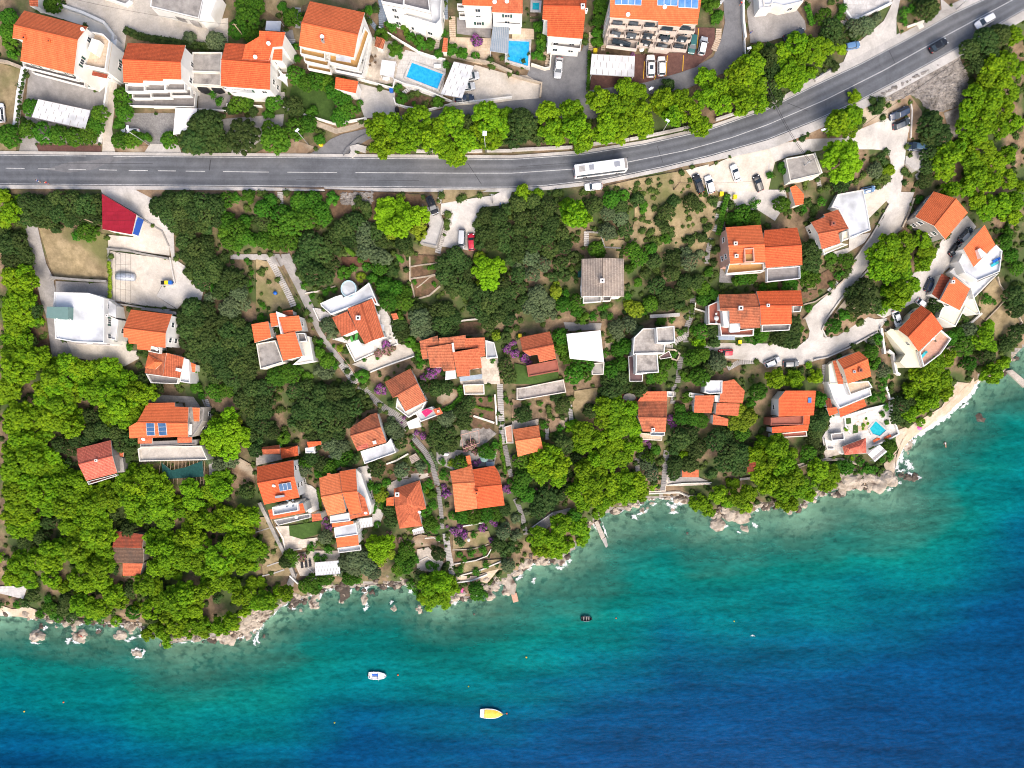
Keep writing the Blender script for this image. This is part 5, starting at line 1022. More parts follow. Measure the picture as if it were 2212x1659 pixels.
def plant(kind,u,v,r_units):
    """r_units: crown radius in picture units"""
    if kind not in 'by': r_units=max(3.5,min(r_units,pathdist(u,v)-4))
    if kind in 'gko' and 1106 < u < 1560 and 410 < v < 700: r_units *= .86
    g0=gz(u,v);r=r_units*(CAMZ-g0-4)/FPX
    ty=kind
    if kind in KINDS and r > (2.2 if kind in 'by' else 1.75):
        pr,leaf,nm,cat,look,grp=KINDS[kind];base=5.0;s=r/base;s=max(.42,s);hz=s*(.8+.5*rnd.random()) if pr == 'pine' else s*(.9+.3*rnd.random())
        top=(9.5 if pr == 'pine' else 5.6)*hz
        z=g0+top;P=PA(u,v,z);zb=max(zxy(P.x,P.y),.2)
        for _ in range(3): P=PA(u,v,zb+top);zb=max(zxy(P.x,P.y),.2)
        k=rnd.randrange(6 if pr == 'pine' else 5);rz=rnd.uniform(0,6.28)
        if pr == 'pine' and len(PINES) >= 292:
            from mathutils import Matrix,Euler
            pe=min(PINES,key=lambda q: (q.location.x-P.x)**2+(q.location.y-P.y)**2)
            o=link('crown',crown(pr,k,leaf),pe,(P.x,P.y,zb),rz,scale=(s,s,hz));o.matrix_parent_inverse=Matrix.LocRotScale(pe.location,pe.rotation_euler,pe.scale).inverted();return
        e=empty(nm,(P.x,P.y,zb),rz,cat=cat,group=grp);e.scale=(s,s,hz)
        if pr == 'pine': PINES.append(e)
        link('crown',crown(pr,k,leaf),e);link('trunk',PROTO[pr,k][2],e)
        size='very large' if r > 5.6 else 'large' if r > 4.2 else 'medium' if r > 2.8 else 'small'
        AUTO.append((e,f'{size} {look}',u,v));return e
    lk,look=SH[kind if kind in SH else {'Y': 'y'}.get(kind,'g')]
    NSH[0] += kind not in 'vp'
    if NSH[0] > 290 and kind not in 'vp': REST.append((u,v,r,lk));return
    zb=max(g0+surf(u,v)*.5,.1);P=PA(u,v,zb+r*.5);k=rnd.randrange(5)
    nm='bougainvillea' if kind in 'vp' else 'shrub'
    o=link(nm,crown('bush',k,lk),None,(P.x,P.y,zb-.1),rnd.uniform(0,6.28),scale=(r,r,r*(.9+.3*rnd.random())))
    tag(o,cat='bougainvillea' if kind in 'vp' else 'shrub',group='bougainvillea bushes' if kind in 'vp' else 'garden shrubs');AUTO.append((o,('large ' if r > 1.3 else 'small ' if r < .75 else '')+look,u,v));return o
TREES='''
a g 80,160,80 60,300,75 100,440,70 140,560,60 530,40,90 440,30,60 300,1080,75 270,1290,95 420,1330,105 580,1360,105 740,1370,105 890,1330,105 985,1150,95 960,1250,90 70,1350,120 1230,950,78 1225,1040,78 1240,1120,75 1200,1250,60 1190,1410,78 1330,1400,78 1450,1400,70 1700,1410,75
a o 1915,390,62 2150,400,90
a k 2080,1220,150 1960,1400,150 2120,1420,130 530,40,60
b g 640,150,130 560,270,110 720,50,90 700,350,85 600,40,80 1090,160,75 1880,120,45 1010,90,60 900,1400,140 870,1300,90 1000,1440,80 1130,1280,110 1260,1250,90 560,1040,105 650,1050,70 900,1030,85 870,1160,60 395,1040,50 300,950,55 1150,1360,60 1380,1400,60
b o 330,400,95 75,390,62
b k 600,1350,165 180,1240,150 80,1400,130 320,1400,120 520,1420,90 700,1130,60 500,1100,60
10 g 340,640,85 430,710,75 520,680,80 600,700,75 680,780,85 740,860,80 780,940,70 720,1000,80 480,960,50 1150,230,42 1210,250,48 1290,250,50 1345,330,48 1430,370,58 1500,385,50 1625,300,38 1590,480,45 1650,570,36 1690,425,55 1780,465,50 1895,500,38 1200,430,60 1235,480,40 1080,300,55 980,100,36 1235,775,42 1260,850,50 1580,880,50 1370,900,22 2050,585,20 350,420,40 370,520,35 900,900,30 880,960,30
10 k 320,900,85 370,960,50
10 b 1040,1050,110 1150,1060,110 1080,1210,110 1190,1180,100 1150,1290,50 1390,990,115 1330,1110,110 1300,1240,80 1520,1180,115 1560,1080,90 1690,1010,115 1620,1250,90 1720,1320,95 1800,1190,110 1900,1230,60 1990,960,120 2080,1060,110 2040,1180,100 2150,1000,75 1930,1080,80
10 k 1830,1060,75 1870,1150,70 2180,1110,85 2130,1200,60 1480,1240,60
10 v 1910,345,62
20 k 80,1040,130 40,1170,100 170,1120,90 230,1200,60 1340,745,60 1280,800,50 2212,440,60
20 b 320,950,105 350,1090,110 400,1180,70 520,920,100 560,1060,115 640,1160,90 600,1250,75 760,830,105 1000,740,95 1090,780,90 880,900,110 1010,880,105 1120,950,105 850,1040,110 980,1050,105 1140,1070,100 790,1140,85 930,1150,80 1330,830,100 1480,840,100 1290,930,70 1400,960,100 1560,930,95 1650,1060,85 1590,1090,60 1700,650,95 1810,730,90 1700,800,100 1840,860,90 1980,580,100 2110,520,105 2120,420,55 2060,660,110 1960,760,90 2150,720,90 2030,850,100 2160,860,85 1960,950,60
20 g 230,230,50 270,340,60 220,490,50 250,420,45 770,40,62 765,120,62 750,200,58 740,290,52 740,360,50 1730,60,62 1775,150,58 1690,20,55 1740,200,30
20 v 300,310,24 258,282,14 1045,470,22
30 k 20,470,90 40,600,80 60,730,85 70,840,70 10,560,70 560,240,95 600,330,70 480,540,60 560,580,50 1400,60,100 1340,20,60 940,930,62
30 b 130,430,85 290,340,100 400,370,100 500,370,90 600,430,70 440,470,80 330,460,85 200,560,90 150,650,80 290,620,90 370,640,60 240,740,62 120,600,60 740,835,56 640,1020,105 760,970,95 720,1090,80 570,1090,75 500,1150,42 1035,1465,55 1600,1320,120 1560,1440,95 1680,1250,65 2160,270,85 1990,540,100 2110,500,90 1930,690,110 2070,650,95 2180,600,70 1840,800,100 1980,820,110 2130,760,95 1790,950,105 1930,960,105 2080,900,95 1750,1080,80 1870,1110,95 2040,1080,90 2160,1040,80 1900,1260,110 1790,1370,100 2000,1390,100 1850,1500,100 1750,1600,80 1960,1550,95 2110,1320,75 2110,1540,85 1620,1620,75 2190,1600,60
30 y 700,1350,170
30 g 485,135,72 1170,120,45 1160,200,35 1230,90,40 140,1450,55 10,1520,35 640,90,45 600,160,35
30 o 760,230,80 850,210,80 930,170,55 930,1470,62 630,1600,60
30 k 650,1570,80 960,1380,45 1010,1320,36 1420,1050,110 1500,1150,100 1390,1180,80 1400,1310,75 1390,1430,70 1370,1540,60 1900,340,110 2020,290,100 1760,420,90 1790,540,80 1940,440,70
31 b 1930,120,105 2060,90,100 2180,60,80 2150,190,80 1840,50,75 1090,430,95 1220,430,90 990,520,95 1150,570,120 1010,640,100 1190,670,90 1090,720,80 930,620,60 1370,400,80 1400,510,85 1370,610,75 1190,850,105 1260,800,80 1020,860,55 1030,960,50 970,1020,48 1150,940,75 1470,1480,120 1580,1430,80 1400,1590,110 1530,1600,100 1890,1250,95 1900,1170,60 1990,1560,95 2030,1480,60 1940,1340,70
31 k 840,850,120 790,960,110 900,970,90 740,880,75 370,500,95 370,620,95 190,1150,100 200,1260,100 110,1240,80 1460,960,65 1470,1040,40 1900,1420,75 2130,900,95 2160,1010,80 2130,1240,80 2060,1320,70 2180,1180,50
31 g 580,1150,60 650,1060,50 360,740,95 320,700,60 200,800,62 30,810,50 130,100,75 450,90,42 290,150,40 480,350,25 680,590,60 600,720,45 530,800,26 340,1010,32 1580,1260,55 1870,930,48 1940,955,25 1540,1070,28 1700,1110,25 1700,1320,100 1650,1230,60 930,1270,48 900,1380,60 920,1480,55 1000,1600,50 250,1180,50 540,570,50 1750,1480,60 2050,430,70 2110,540,60 2050,350,50 2150,650,60 1290,70,35
31 o 1750,1200,80 1000,1540,60 880,1300,40
31 b 90,1610,85 250,1620,80 345,1495,34 400,1590,62 180,1640,60
32 k 430,330,95 420,400,75 480,270,55 400,480,55 440,560,50 1150,180,80 1120,290,65 1190,330,50 1230,140,55
32 b 1430,150,90 1560,60,80 1480,40,70 1350,190,75 1260,260,70 1250,60,70 1370,60,75 1300,330,40 100,550,110 40,660,100 160,690,105 190,590,60 230,820,110 60,880,100 150,940,90 300,900,95 350,960,60 210,1050,75 90,1010,60 460,750,95 560,790,90 540,870,75 420,780,60 390,850,40
32 g 350,590,70 600,700,50 690,720,58 640,720,50 790,670,38 850,725,45 900,740,36 800,740,40 1065,540,55 1030,610,45 980,650,30 1000,200,36 450,130,55 460,200,42 960,110,45 900,120,40 980,20,40 975,260,28 1020,330,25 300,640,40
32 b 672,388,22 818,355,18 845,298,12 858,342,12 818,385,12 720,640,20 765,615,10
22 b 800,190,85 900,200,105 1030,220,75 800,310,80 960,330,110 1050,380,80 900,420,90 520,370,60 620,420,95 740,480,80 620,530,75 560,560,50 900,520,80 1060,530,85 800,600,90 960,620,95 860,680,80 720,650,70 310,620,105 180,690,75 400,710,110 260,780,90 400,830,70 620,740,85 760,760,70 620,860,75 720,860,85 560,940,85 700,980,95 620,1040,75 790,1020,80 870,880,95 990,830,90 1090,870,90 860,990,75 1000,960,95 1130,950,60 740,1110,55 430,1230,95 230,1330,90 350,1350,90 260,1440,80 400,1440,90 480,1380,60 580,1240,85 630,1290,60 600,1350,50 1630,1040,80 1700,1080,60 1570,1030,45 1800,960,80 1860,1010,55 1910,850,55 1970,990,75 2060,950,75 2010,1060,60 2140,600,85 2200,700,80 2150,770,80 2190,880,70 2130,500,60 1215,880,40 1475,640,55
22 k 430,520,95 560,650,60 90,260,75 780,110,45 870,40,95 960,20,60 1120,60,60 680,230,62 440,180,70 370,120,55 1450,470,95 1540,430,80 1400,570,70 1600,560,85 1420,680,90 1540,690,80 1780,480,95 1870,560,95 1970,600,95 1850,680,95 1960,710,90 1720,770,50 1400,770,60 1280,820,50 300,990,110 220,1080,80 420,950,60 1850,440,60 720,560,50
22 g 390,430,28 420,385,34 80,660,80 100,800,100 60,900,90 140,960,70 40,1020,60 1450,200,72 1500,110,55 1460,290,60 1560,300,60 1640,320,60 2130,70,80 2050,170,50 1990,430,55 540,1140,65 1180,640,60 1240,560,50 250,170,25 140,180,28 1960,120,40 280,350,40 260,430,30
22 Y 1960,230,70 1920,330,65 2050,280,75 2000,350,55
22 o 130,1110,62 30,1160,60 1210,780,62 1170,680,55 40,1310,50 1130,620,50
22 v 1385,350,45 1370,300,45 1155,470,48 1190,530,36 20,640,42 1210,560,26
22 p 215,940,52 250,975,36 1400,400,26
21 k 60,90,95 180,70,90 320,120,90 90,210,90 230,200,95 340,250,90 60,320,80 180,330,95 300,370,95 420,350,90 60,430,80 180,450,90 320,480,95 450,460,85 60,540,85 530,560,60 60,700,85 60,820,80 120,930,80 40,1000,60 420,610,70 450,720,60 350,720,60 720,100,90 640,180,60 940,110,75 1080,70,70 980,320,78 920,270,50 1330,170,90 1270,250,60 1310,310,60 1400,90,70 1550,80,75 1620,130,50 1530,420,55 1740,110,48 1680,310,70 1640,390,60 1740,220,45 1230,590,70 1380,560,70 1150,700,60 1250,800,90 1340,880,70 1380,700,85 1500,760,80 1450,860,75 1600,760,75 1340,960,85 1440,960,60 1760,500,62 1740,600,50 930,1590,75 830,1610,60 1740,1180,70 1740,1290,55 1700,1530,65 1440,1310,50 1400,1600,50
21 g 860,50,90 960,30,60 1130,130,55 1340,420,45 1320,390,50 720,490,75 770,540,50 1040,500,80 1110,560,75 1200,480,62 1020,660,60 1080,780,50 1000,900,40 1700,690,80 1640,820,70 1660,920,85 1740,880,60 1200,960,75 1120,1040,55 450,970,70 560,950,70 560,1030,60 620,1090,62 700,1080,48 460,880,45 800,1000,40 850,1080,40 1290,1110,50 1380,1110,36 760,1010,30 940,1480,70 850,1530,75 1650,1200,78 1560,1180,50 1570,1430,80 1640,1400,70 1620,1590,90 1510,1590,70 1400,1400,34 1320,1490,50 1410,1500,32 1280,1590,70 1190,1610,50 1990,200,95 2080,230,80 1900,230,60 2090,110,48 2160,830,45 2000,730,60 2060,720,60 1940,780,50 2080,1250,60 2160,1230,60 420,1240,62 430,1340,60 470,1420,60 620,1470,90 540,1560,90 640,1560,60 300,1490,40 250,1480,30 360,1500,30 980,1330,70 920,1360,60 750,1410,30 800,1400,30 1450,1220,45 1050,1480,24
21 o 150,560,95 260,620,90 170,700,85 60,620,70 220,880,100 160,980,95 300,960,80 240,1060,85 340,1060,60 830,170,75 930,210,75 820,330,78 870,370,50 1540,600,90 1620,540,60 1500,520,60 1010,1130,75 900,1170,75 1080,1200,55 920,1240,50 1500,1080,70 1550,1040,40 1780,1470,85 1730,1420,50
21 b 540,170,120 620,250,75 470,120,60 100,10,70 220,20,50 1590,1290,48 1640,1310,40
21 y 380,850,55 370,900,40
21 Y 1060,1010,78 1010,980,50 380,800,30
21 v 20,1390,50 110,1430,55 150,1480,36 20,1300,30
11 g 60,140,80 130,60,60 370,80,85 480,60,75 420,150,85 220,190,95 300,250,110 420,230,100 180,310,90 270,400,95 150,420,90 60,400,80 560,140,70 650,60,60 570,220,75 1060,640,65 960,650,40 1010,750,50 760,700,58 850,660,36 910,590,30 1120,800,80 1200,830,80 1260,930,90 1150,930,90 1090,860,50 1280,860,60 1330,970,45 370,990,38 65,985,32 60,1090,40 620,870,38 640,840,25 470,960,50 500,900,30 430,810,42 550,1290,50 560,1380,58 610,1450,58 700,1500,46 660,1400,40 180,1590,95 290,1570,90 380,1540,36 440,1600,50 920,1590,62 860,1570,40 1330,1290,50 1390,1350,50 1420,1420,45 1430,1490,45 1500,660,20 1535,650,25 2050,1460,26 1370,780,24 1540,800,24 680,1330,45 690,850,30 1060,1430,26 940,1450,20 1240,1080,55
11 k 60,260,80 470,440,110 400,560,100 560,520,110 640,620,80 490,680,110 600,710,80 410,700,60 640,430,75 760,300,95 850,240,85 700,350,70 800,400,75 700,480,60 740,530,50 950,130,55 900,80,50 1090,420,70 1030,330,70 1270,430,80 1180,660,60 1300,500,60 1180,700,50 1630,620,90 1720,540,80 1780,620,80 1650,720,90 1740,760,90 1830,690,70 1820,830,85 1700,830,60 1930,860,95 2010,960,90 1900,1000,80 2080,880,90 2170,960,80 2130,780,70 2190,860,60 1970,1070,70 2100,1050,70 2180,1090,60 2010,1130,60 1980,190,75 1940,280,60 2100,220,80 2060,330,85 1970,350,70 2150,340,80 1930,440,60 2030,440,70 2130,440,70 2200,480,60 2190,580,60 2170,160,60 1560,1010,60 1640,1020,80 1700,1080,75 1600,1130,85 1690,1190,70 1640,1220,60 1380,1010,60 1250,1210,75 1230,1140,60 2150,1490,60 2180,1590,60 2150,1250,50
11 o 930,310,80 930,400,75 950,490,85 1050,540,90 1130,570,60 1030,430,60 620,1150,75 650,1220,60 590,1210,50 1400,1080,90 1460,1130,70 1400,1180,80 1470,1220,60 600,1560,60 540,1540,50
11 y 1130,150,120 1230,130,90 1200,260,115 1110,240,80 1300,210,85 1180,340,70 1400,180,85 1440,250,75 1390,330,60 1440,370,55 1960,640,95 2060,640,90 2010,740,95 2080,760,60 1930,560,50 1960,800,60 1250,60,40
11 y 910,740,42 740,1350,36 2085,1240,48
11 v 1510,1570,60 1450,1600,40 1570,1540,36 2175,1360,48 2200,1310,28 1120,1320,45
11 p 1140,1370,55 1060,1390,45 1180,1350,36
01 k 230,90,90 330,110,90 220,210,80 310,230,70 420,120,95 480,60,80 500,180,85 410,230,75 620,70,95 580,170,70 720,100,95 820,80,70 660,200,80 780,200,80 860,150,50 600,260,50 500,310,50 60,450,110 150,410,85 170,520,90 230,580,70 80,580,90 30,360,70 290,1020,62 250,1290,60 1230,1620,70 1380,120,95 1480,70,90 1580,60,90 1460,190,95 1560,170,95 1660,150,95 1520,270,80 1620,280,90 1750,80,90 1780,180,90 1720,280,75 1850,100,90 1850,230,80 1800,320,50 1590,420,90 1680,470,90 1600,530,70 1770,440,75 1780,540,75 1690,600,80 1640,680,55 1730,700,75 1740,770,60 1830,620,80 1940,560,95 2010,600,60 1850,700,80 1900,650,60 2000,730,95 1940,800,70 1900,860,70 2090,760,60 1650,990,95 1600,1080,90 1700,1080,90 1780,1020,80 1620,1190,95 1720,1190,95 1820,1130,95 1600,1290,70 1690,1300,90 1800,1250,95 1920,1110,80 1960,1190,90 2040,1130,80 1880,1330,95 1990,1290,95 2080,1240,90 2160,1200,60 1770,1380,90 1660,1400,70 1890,1440,90 2000,1390,90 2110,1350,80 2160,1430,70 1800,1490,70 1930,1530,90 2050,1480,90 2150,1530,80 1850,1590,70 2010,1620,80 2120,1620,70 1950,1620,50
01 g 1950,60,75 1930,140,60 2150,40,60 2050,60,50 1960,250,75 2040,310,90 2120,260,60 1940,340,60 2100,370,70 1980,430,65 2060,450,60 2180,420,60 2140,600,50 2060,540,40 1880,830,50 1150,1340,42 1690,1560,42 1040,1280,10
01 g 740,330,85 690,380,50 800,400,45 2150,790,30 2190,700,25 2180,850,26
01 o 2060,860,80 2080,950,80 1990,940,75 1950,1010,75 2000,1040,60 1830,920,50
01 b 40,60,75 50,160,90 60,240,75 110,100,50 190,70,40 60,720,100 160,680,75 200,760,80 110,820,90 230,860,60 200,940,80 80,930,100 50,1040,80 150,1050,85 90,1160,80 230,1160,65 310,1120,60 60,1270,70 170,1260,60 60,1380,90 160,1430,100 280,1430,80 60,1520,95 180,1560,90 360,1440,50 440,1500,75 540,1480,90 400,1590,90 500,1590,85 620,1520,90 700,1530,80 640,1610,70 810,1530,90 900,1510,70 960,1580,90 1050,1630,70 860,1610,80
02 b 40,30,80 40,110,70 150,140,50 340,40,90 450,40,95 580,60,80 350,140,80 460,160,105 590,170,75 280,250,70 370,300,95 480,310,90 560,380,80 640,300,80 660,220,50 420,410,60 700,30,80 790,70,90 900,60,100 1010,50,95 1120,70,95 1210,90,75 880,140,80 980,170,100 1120,180,100 900,250,80 1020,280,105 1150,270,80 960,350,60 1090,350,50 100,270,100 60,380,100 180,370,90 110,480,100 230,470,80 60,570,90 170,560,90 310,500,60 70,680,90 190,650,90 300,610,90 400,620,90 480,620,50 240,740,85 360,720,85 470,730,70 70,800,95 170,830,80 60,920,90 160,940,75 290,870,85 390,870,85 280,960,80 480,840,70 560,840,80 650,840,70 710,870,50 440,970,90 550,940,85 640,960,90 380,1060,85 500,1080,90 610,1080,80 740,940,75 830,960,80 720,1050,85 820,1080,90 900,1010,80 920,890,75 860,1170,60 1150,740,75 1220,790,75 1050,820,80 1000,890,60 1120,900,85 1220,890,85 1320,790,60 1340,870,70 1080,1010,85 1200,990,95 1310,970,90 1400,920,80 1120,1110,85 1240,1100,95 1350,1070,90 1450,1010,75 1180,1190,55 1400,1170,85 1480,1200,50 1610,910,75 1540,1020,60 1640,1010,75 1560,1100,60 1660,1140,85 1740,1190,90 1620,1230,70 1780,1060,50 1830,850,90 1900,810,85 1790,930,75 1880,930,85 1850,1010,60 1900,1130,75 1870,1220,75 1960,1220,70 1990,1080,50 2060,1160,75 2150,1150,85 2050,1250,75 2150,1260,75 80,1060,90 180,1070,80 60,1160,85 160,1170,80 260,1190,70 100,1260,80 220,1260,85 320,1230,60 560,1240,70 640,1200,80 740,1190,90 850,1240,90 640,1300,70 740,1310,95 850,1330,85 930,1290,70 370,1440,85 470,1450,80 380,1540,95 480,1550,70 590,1440,85 690,1430,80 650,1510,75 770,1480,75 870,1460,75 700,1570,75 800,1600,75 890,1580,75 250,1530,80 150,1500,60 90,1570,85 220,1620,70 40,1490,50 1290,1330,80 1390,1330,80 1230,1400,60 1300,1430,70 1420,1430,95 1530,1360,90 1520,1470,90 1430,1530,85 1620,1330,85 1700,1400,80 1620,1450,80 1580,1550,95 1700,1520,75 1310,1600,75 1200,1620,60 1420,1620,75 1850,1520,95 1950,1470,85 1990,1380,85 2090,1360,80 2070,1470,85 1950,1570,80 2050,1570,85 2160,1440,80 2160,1550,75 1810,1620,80 1740,1600,60 1540,1640,60
02 y 1850,400,95 1960,380,95 1900,480,110 2020,490,100 1790,480,80 1840,560,70 1950,580,85 2070,430,70 1960,280,75 2030,310,60 1890,300,50
02 k 780,270,75 780,400,75 880,390,80 650,480,65 760,480,75 1000,420,80 1040,510,85 1120,470,60 1120,560,55 1100,640,55 600,560,62 620,690,50 1340,40,62 1110,1260,75 1060,1330,50 2130,920,70 2100,130,85 2190,220,75 2180,320,60 2160,440,70 2200,560,60 2180,30,80 2060,40,50 500,520,60 960,1130,60 540,1170,60 400,1200,60 900,1380,60 1000,1600,40 350,1330,70 200,1360,60 1660,1270,50
02 g 1700,40,55 1840,50,60 1950,50,60 1760,100,36 1900,120,40
02 o 1900,680,75 1980,660,60 1840,640,50
03 b 60,30,60 170,30,70 270,50,60 390,40,85 500,50,60 640,50,80 740,90,85 830,60,75 700,130,60 560,90,60 660,240,75 760,270,85 850,260,65 940,150,75 1010,200,55 930,260,50 1050,140,50 960,90,50 1020,350,45 1210,100,75 1310,110,85 1190,250,60 1260,280,75 1350,220,85 1440,230,95 1560,180,90 1430,330,80 1530,310,80 1660,180,80 1740,140,75 1660,280,75 1620,350,60 1380,480,70 1290,470,55 1350,400,60 1500,430,80 1600,440,70 1480,530,50 1690,400,80 1770,350,60 1790,450,65 1880,430,70 1960,380,75 2040,390,60 1880,60,80 1810,30,60 2000,100,60 2050,200,75 2130,160,70 2110,270,60 2190,220,60 2180,60,60
03 k 280,170,60 560,200,62 540,290,60 640,350,50 1100,140,55 1090,230,50 250,220,45 1300,360,55 1900,180,50 30,240,36
03 g 450,190,45 160,240,34 420,280,60 360,320,40 520,360,36 800,360,50 900,350,50 1140,320,60 480,330,40
13 b 40,60,60 60,200,85 150,190,70 240,140,60 200,80,40 1480,90,90 1590,70,90 1680,120,75 1440,190,60 1530,200,80 1630,220,60 1560,20,60 1660,30,60 1500,260,40
13 g 430,90,60 500,110,55 560,60,50 600,30,60 480,40,60 800,20,70 900,10,50 1350,60,50 1900,110,60 1900,160,55 1960,160,45 1390,130,40
12 k 450,130,100 560,90,95 680,90,95 790,50,95 900,110,90 960,170,60 380,240,90 490,230,95 610,210,95 730,200,95 840,200,85 330,330,50 440,340,90 560,330,95 680,330,90 790,300,75 600,430,80 480,430,70 710,420,70 60,40,90 60,140,85 50,240,85 60,350,80 130,410,62 330,50,75 430,20,60 60,470,50 560,690,62 480,640,60 820,670,55 880,640,50 1040,720,80 1240,500,62 1420,30,60 1560,40,75 1640,30,60 1780,230,75 1840,160,60 1800,320,60 1560,380,70 1540,470,70 1640,440,85 1610,540,60 1680,530,62 1270,60,30 1180,160,40 1420,1640,50 1150,1090,55 1170,1180,55 930,1280,50 1570,1470,55 1640,1160,50 2140,1080,60 2090,1390,62 2150,1440,50 1760,1350,50 250,1540,60 2200,1400,50
12 g 250,460,55 230,510,40 430,680,60 620,720,75 560,760,50 760,630,72 720,680,55 830,620,45 1000,880,42 1060,900,50 1130,850,40 1040,1050,36 1120,1040,50 1500,860,45 1440,890,40 1520,950,60 1530,1040,50 1470,1100,50 1440,1040,36 1500,1200,65 1560,1240,50 1580,1150,50 1030,1095,25 1052,1210,30 1300,1440,75 1250,1520,60 1300,1570,70 1230,1600,60 1360,1520,50 290,1490,62 330,1540,40 490,1400,40 640,1420,42 600,1500,34 540,1500,38 560,730,30 1630,780,50 1610,670,34 1760,680,60 1790,640,40 1990,580,60 2050,600,50 2070,520,40 1880,1150,75 1780,1140,70 1980,1130,70 2070,1120,60 1700,1130,40 1885,1300,30 1870,1450,42 1960,1430,40 1760,1470,28 1800,1510,26 1905,1615,34 1990,1555,34 1780,1590,34 2130,640,40 2150,740,50 2190,840,50 2160,500,40 1940,140,20 1860,130,20 2030,130,28 1950,270,20 2160,140,36 1420,350,25 1240,820,20 1730,1620,30 1580,1330,26 1560,1570,34 1500,1560,36
12 Y 1080,960,55 1690,680,36 1490,920,30 620,810,40
12 o 640,520,75 740,530,70 700,590,60 410,740,60 400,680,40 1170,370,62 1210,430,60 1170,310,50 1640,310,70 1700,260,50 1440,720,50 1250,750,70 1420,700,45 760,1540,62 850,1510,90 940,1490,75 960,1580,85 840,1590,75 750,1610,50 1010,1630,60 590,1330,55 2140,1280,60 2150,1220,40 2180,1570,55 1080,230,40 1100,180,30
12 b 40,1430,60 20,1560,50 20,1215,28 85,1410,40 2000,560,30
12 y 1010,1400,75 1100,1390,80 1040,1480,80 1140,1450,65 1080,1520,50
12 v 1070,40,55 1110,70,30 1280,290,42 1260,330,28 1390,420,50 1440,450,42 1370,460,36 1890,690,36 1930,665,25 1620,890,50 1650,950,48 1600,960,36 1650,1230,42 1700,1270,36 1760,1250,45 1790,1300,50 1720,1290,36 1960,1240,45 2040,1180,42 2070,1210,30 2035,1345,32 2110,1335,16 2160,900,42 2190,930,30 600,1190,42 630,1240,36
12 p 1860,520,55 1820,560,40 1890,590,36 1250,1350,42 1290,1370,30 400,1500,42 1150,1290,28 1560,880,30 1920,1100,22
'''
def tree_rows():
    for ln in TREES.strip().split('\n'):
        p=ln.split()
        for q in p[2:]:
            x,y,r=map(float,q.split(','));u,v=T(p[0],x,y);yield p[1],u,v,r/(4.6667 if p[0] in 'ab' else 4.)
_rows=sorted(tree_rows(),key=lambda q: -q[3])
for kd,u,v,r in _rows:
    if kd == 'b' and u < 640 and v > 700: r *= rnd.uniform(.86,1.28);v += 7 if v > CO(u)-75 else 0
    plant(kd,u,v,r*(1.10 if kd in 'by' else .86 if kd in 'vp' else 1.08))
print('plants',len(_rows),len([1 for o in bpy.data.objects if o.name.startswith('pine_tree')]))
ms_=['l_dark','l_green','l_olive','l_yell','l_pine'];V_=[];F_=[];MI=[];no=0;rs=np.random.RandomState(5)
for u,v,r,lk in REST:
    C,Rr,_=PROTO['bush',rnd.randrange(5)];p=PG(u,v,surf(u,v)*.5);V1,F1=leaf_cloud(C*r+np.array(p),Rr*r,34,.15*max(.6,r),rs);V_.append(V1);F_.append(F1+no);no += len(V1);MI += [ms_.index(lk)]*len(F1)
tag(link('shrubbery',quads_mesh('shrubbery',np.concatenate(V_),np.concatenate(F_),ms_,MI)),'small low garden shrubs scattered between the houses','shrubbery',kind='stuff')
# cypresses
def cypress(t,x,y,h,label):
    u,v=T(t,x,y);z=gz(u,v);p=PA(u,v,z+h*.5);zz=zxy(p.x,p.y);C=[(0,0,.6+i*h/9) for i in range(9)];Rr=[.75*math.sin(math.pi*min(1,(i+2.4)/11.4))**.8*(1-.06*i) for i in range(9)]
    e=empty('cypress_tree',(p.x,p.y,zz),label=label,cat='cypress');me=crown_mesh('crown',np.array(C),np.array(Rr),150,.2,['l_green'],5,squash=1.3)
    link('crown',me,e);b=MB();b.tube((0,0,-.5),(0,0,1.2),.12,n=6);b.build('trunk','bark',e)
cypress('11',805,510,9,'slim cypress west of the silvery olives');cypress('11',1240,570,9,'slim cypress seaward of the big lime pine')
def hedge(label,t,s,w,h,leaf,step=.55):
    P=[PG(*q) for q in Q(t,s)];C=[];Rr=[]
    for a,b in zip(P[:-1],P[1:]):
        n=max(1,int((b-a).length/step));d=(b-a).normalized();nn=Vector((-d.y,d.x,0))
        for i in range(n):
            c=a.lerp(b,i/n)
            for k in range(max(1,int(w/.8))): C.append(tuple(c+nn*((k+.5)/max(1,int(w/.8))-.5)*w*.8+Vector((0,0,rnd.uniform(.55,.8)*h))));Rr.append(rnd.uniform(.42,.62)*min(1.2,max(.7,h*.6)))
    C=np.array(C);org=P[0];C -= np.array(org);me=crown_mesh('hedge',C,np.array(Rr),34,.2,[leaf],9);o=link('hedge',me,None,org);tag(o,label,'hedge')
    _h=[pix(p.x,p.y,p.z) for p in P];return o
hedge('long dark hedge behind the stepped balcony house','a','1300,330 1420,390 1650,430 1900,470 2140,500',2.0,1.8,'l_dark');hedge('narrow clipped hedge between the asphalt yard and the carport','20','662,470 660,640 650,800',1.3,1.4,'l_green')
hedge('clipped box hedge beside the dark van','30','320,80 345,150 378,240',1.8,1.5,'l_green');hedge('vine covered wall strip beside the grey iron trellis','01','965,620 975,740 970,850 975,930',.9,1.6,'l_yell')
hedge('tall clipped hedge beside the brick path on the scrubby slope','21','1850,40 1810,170 1790,300 1770,390',1.6,1.4,'l_green');hedge('curved hedge around the oval garden bed','12','1600,240 1700,190 1780,110 1760,30 1730,10',1.6,1.3,'l_green')
hedge('green hedge seaward of the tiled roofs in the garden','12','1340,510 1420,600 1500,700 1500,770',1.4,1.2,'l_green');hedge('light hedge along the stone footpath','12','1510,590 1560,680 1570,760',1.2,1.2,'l_olive')
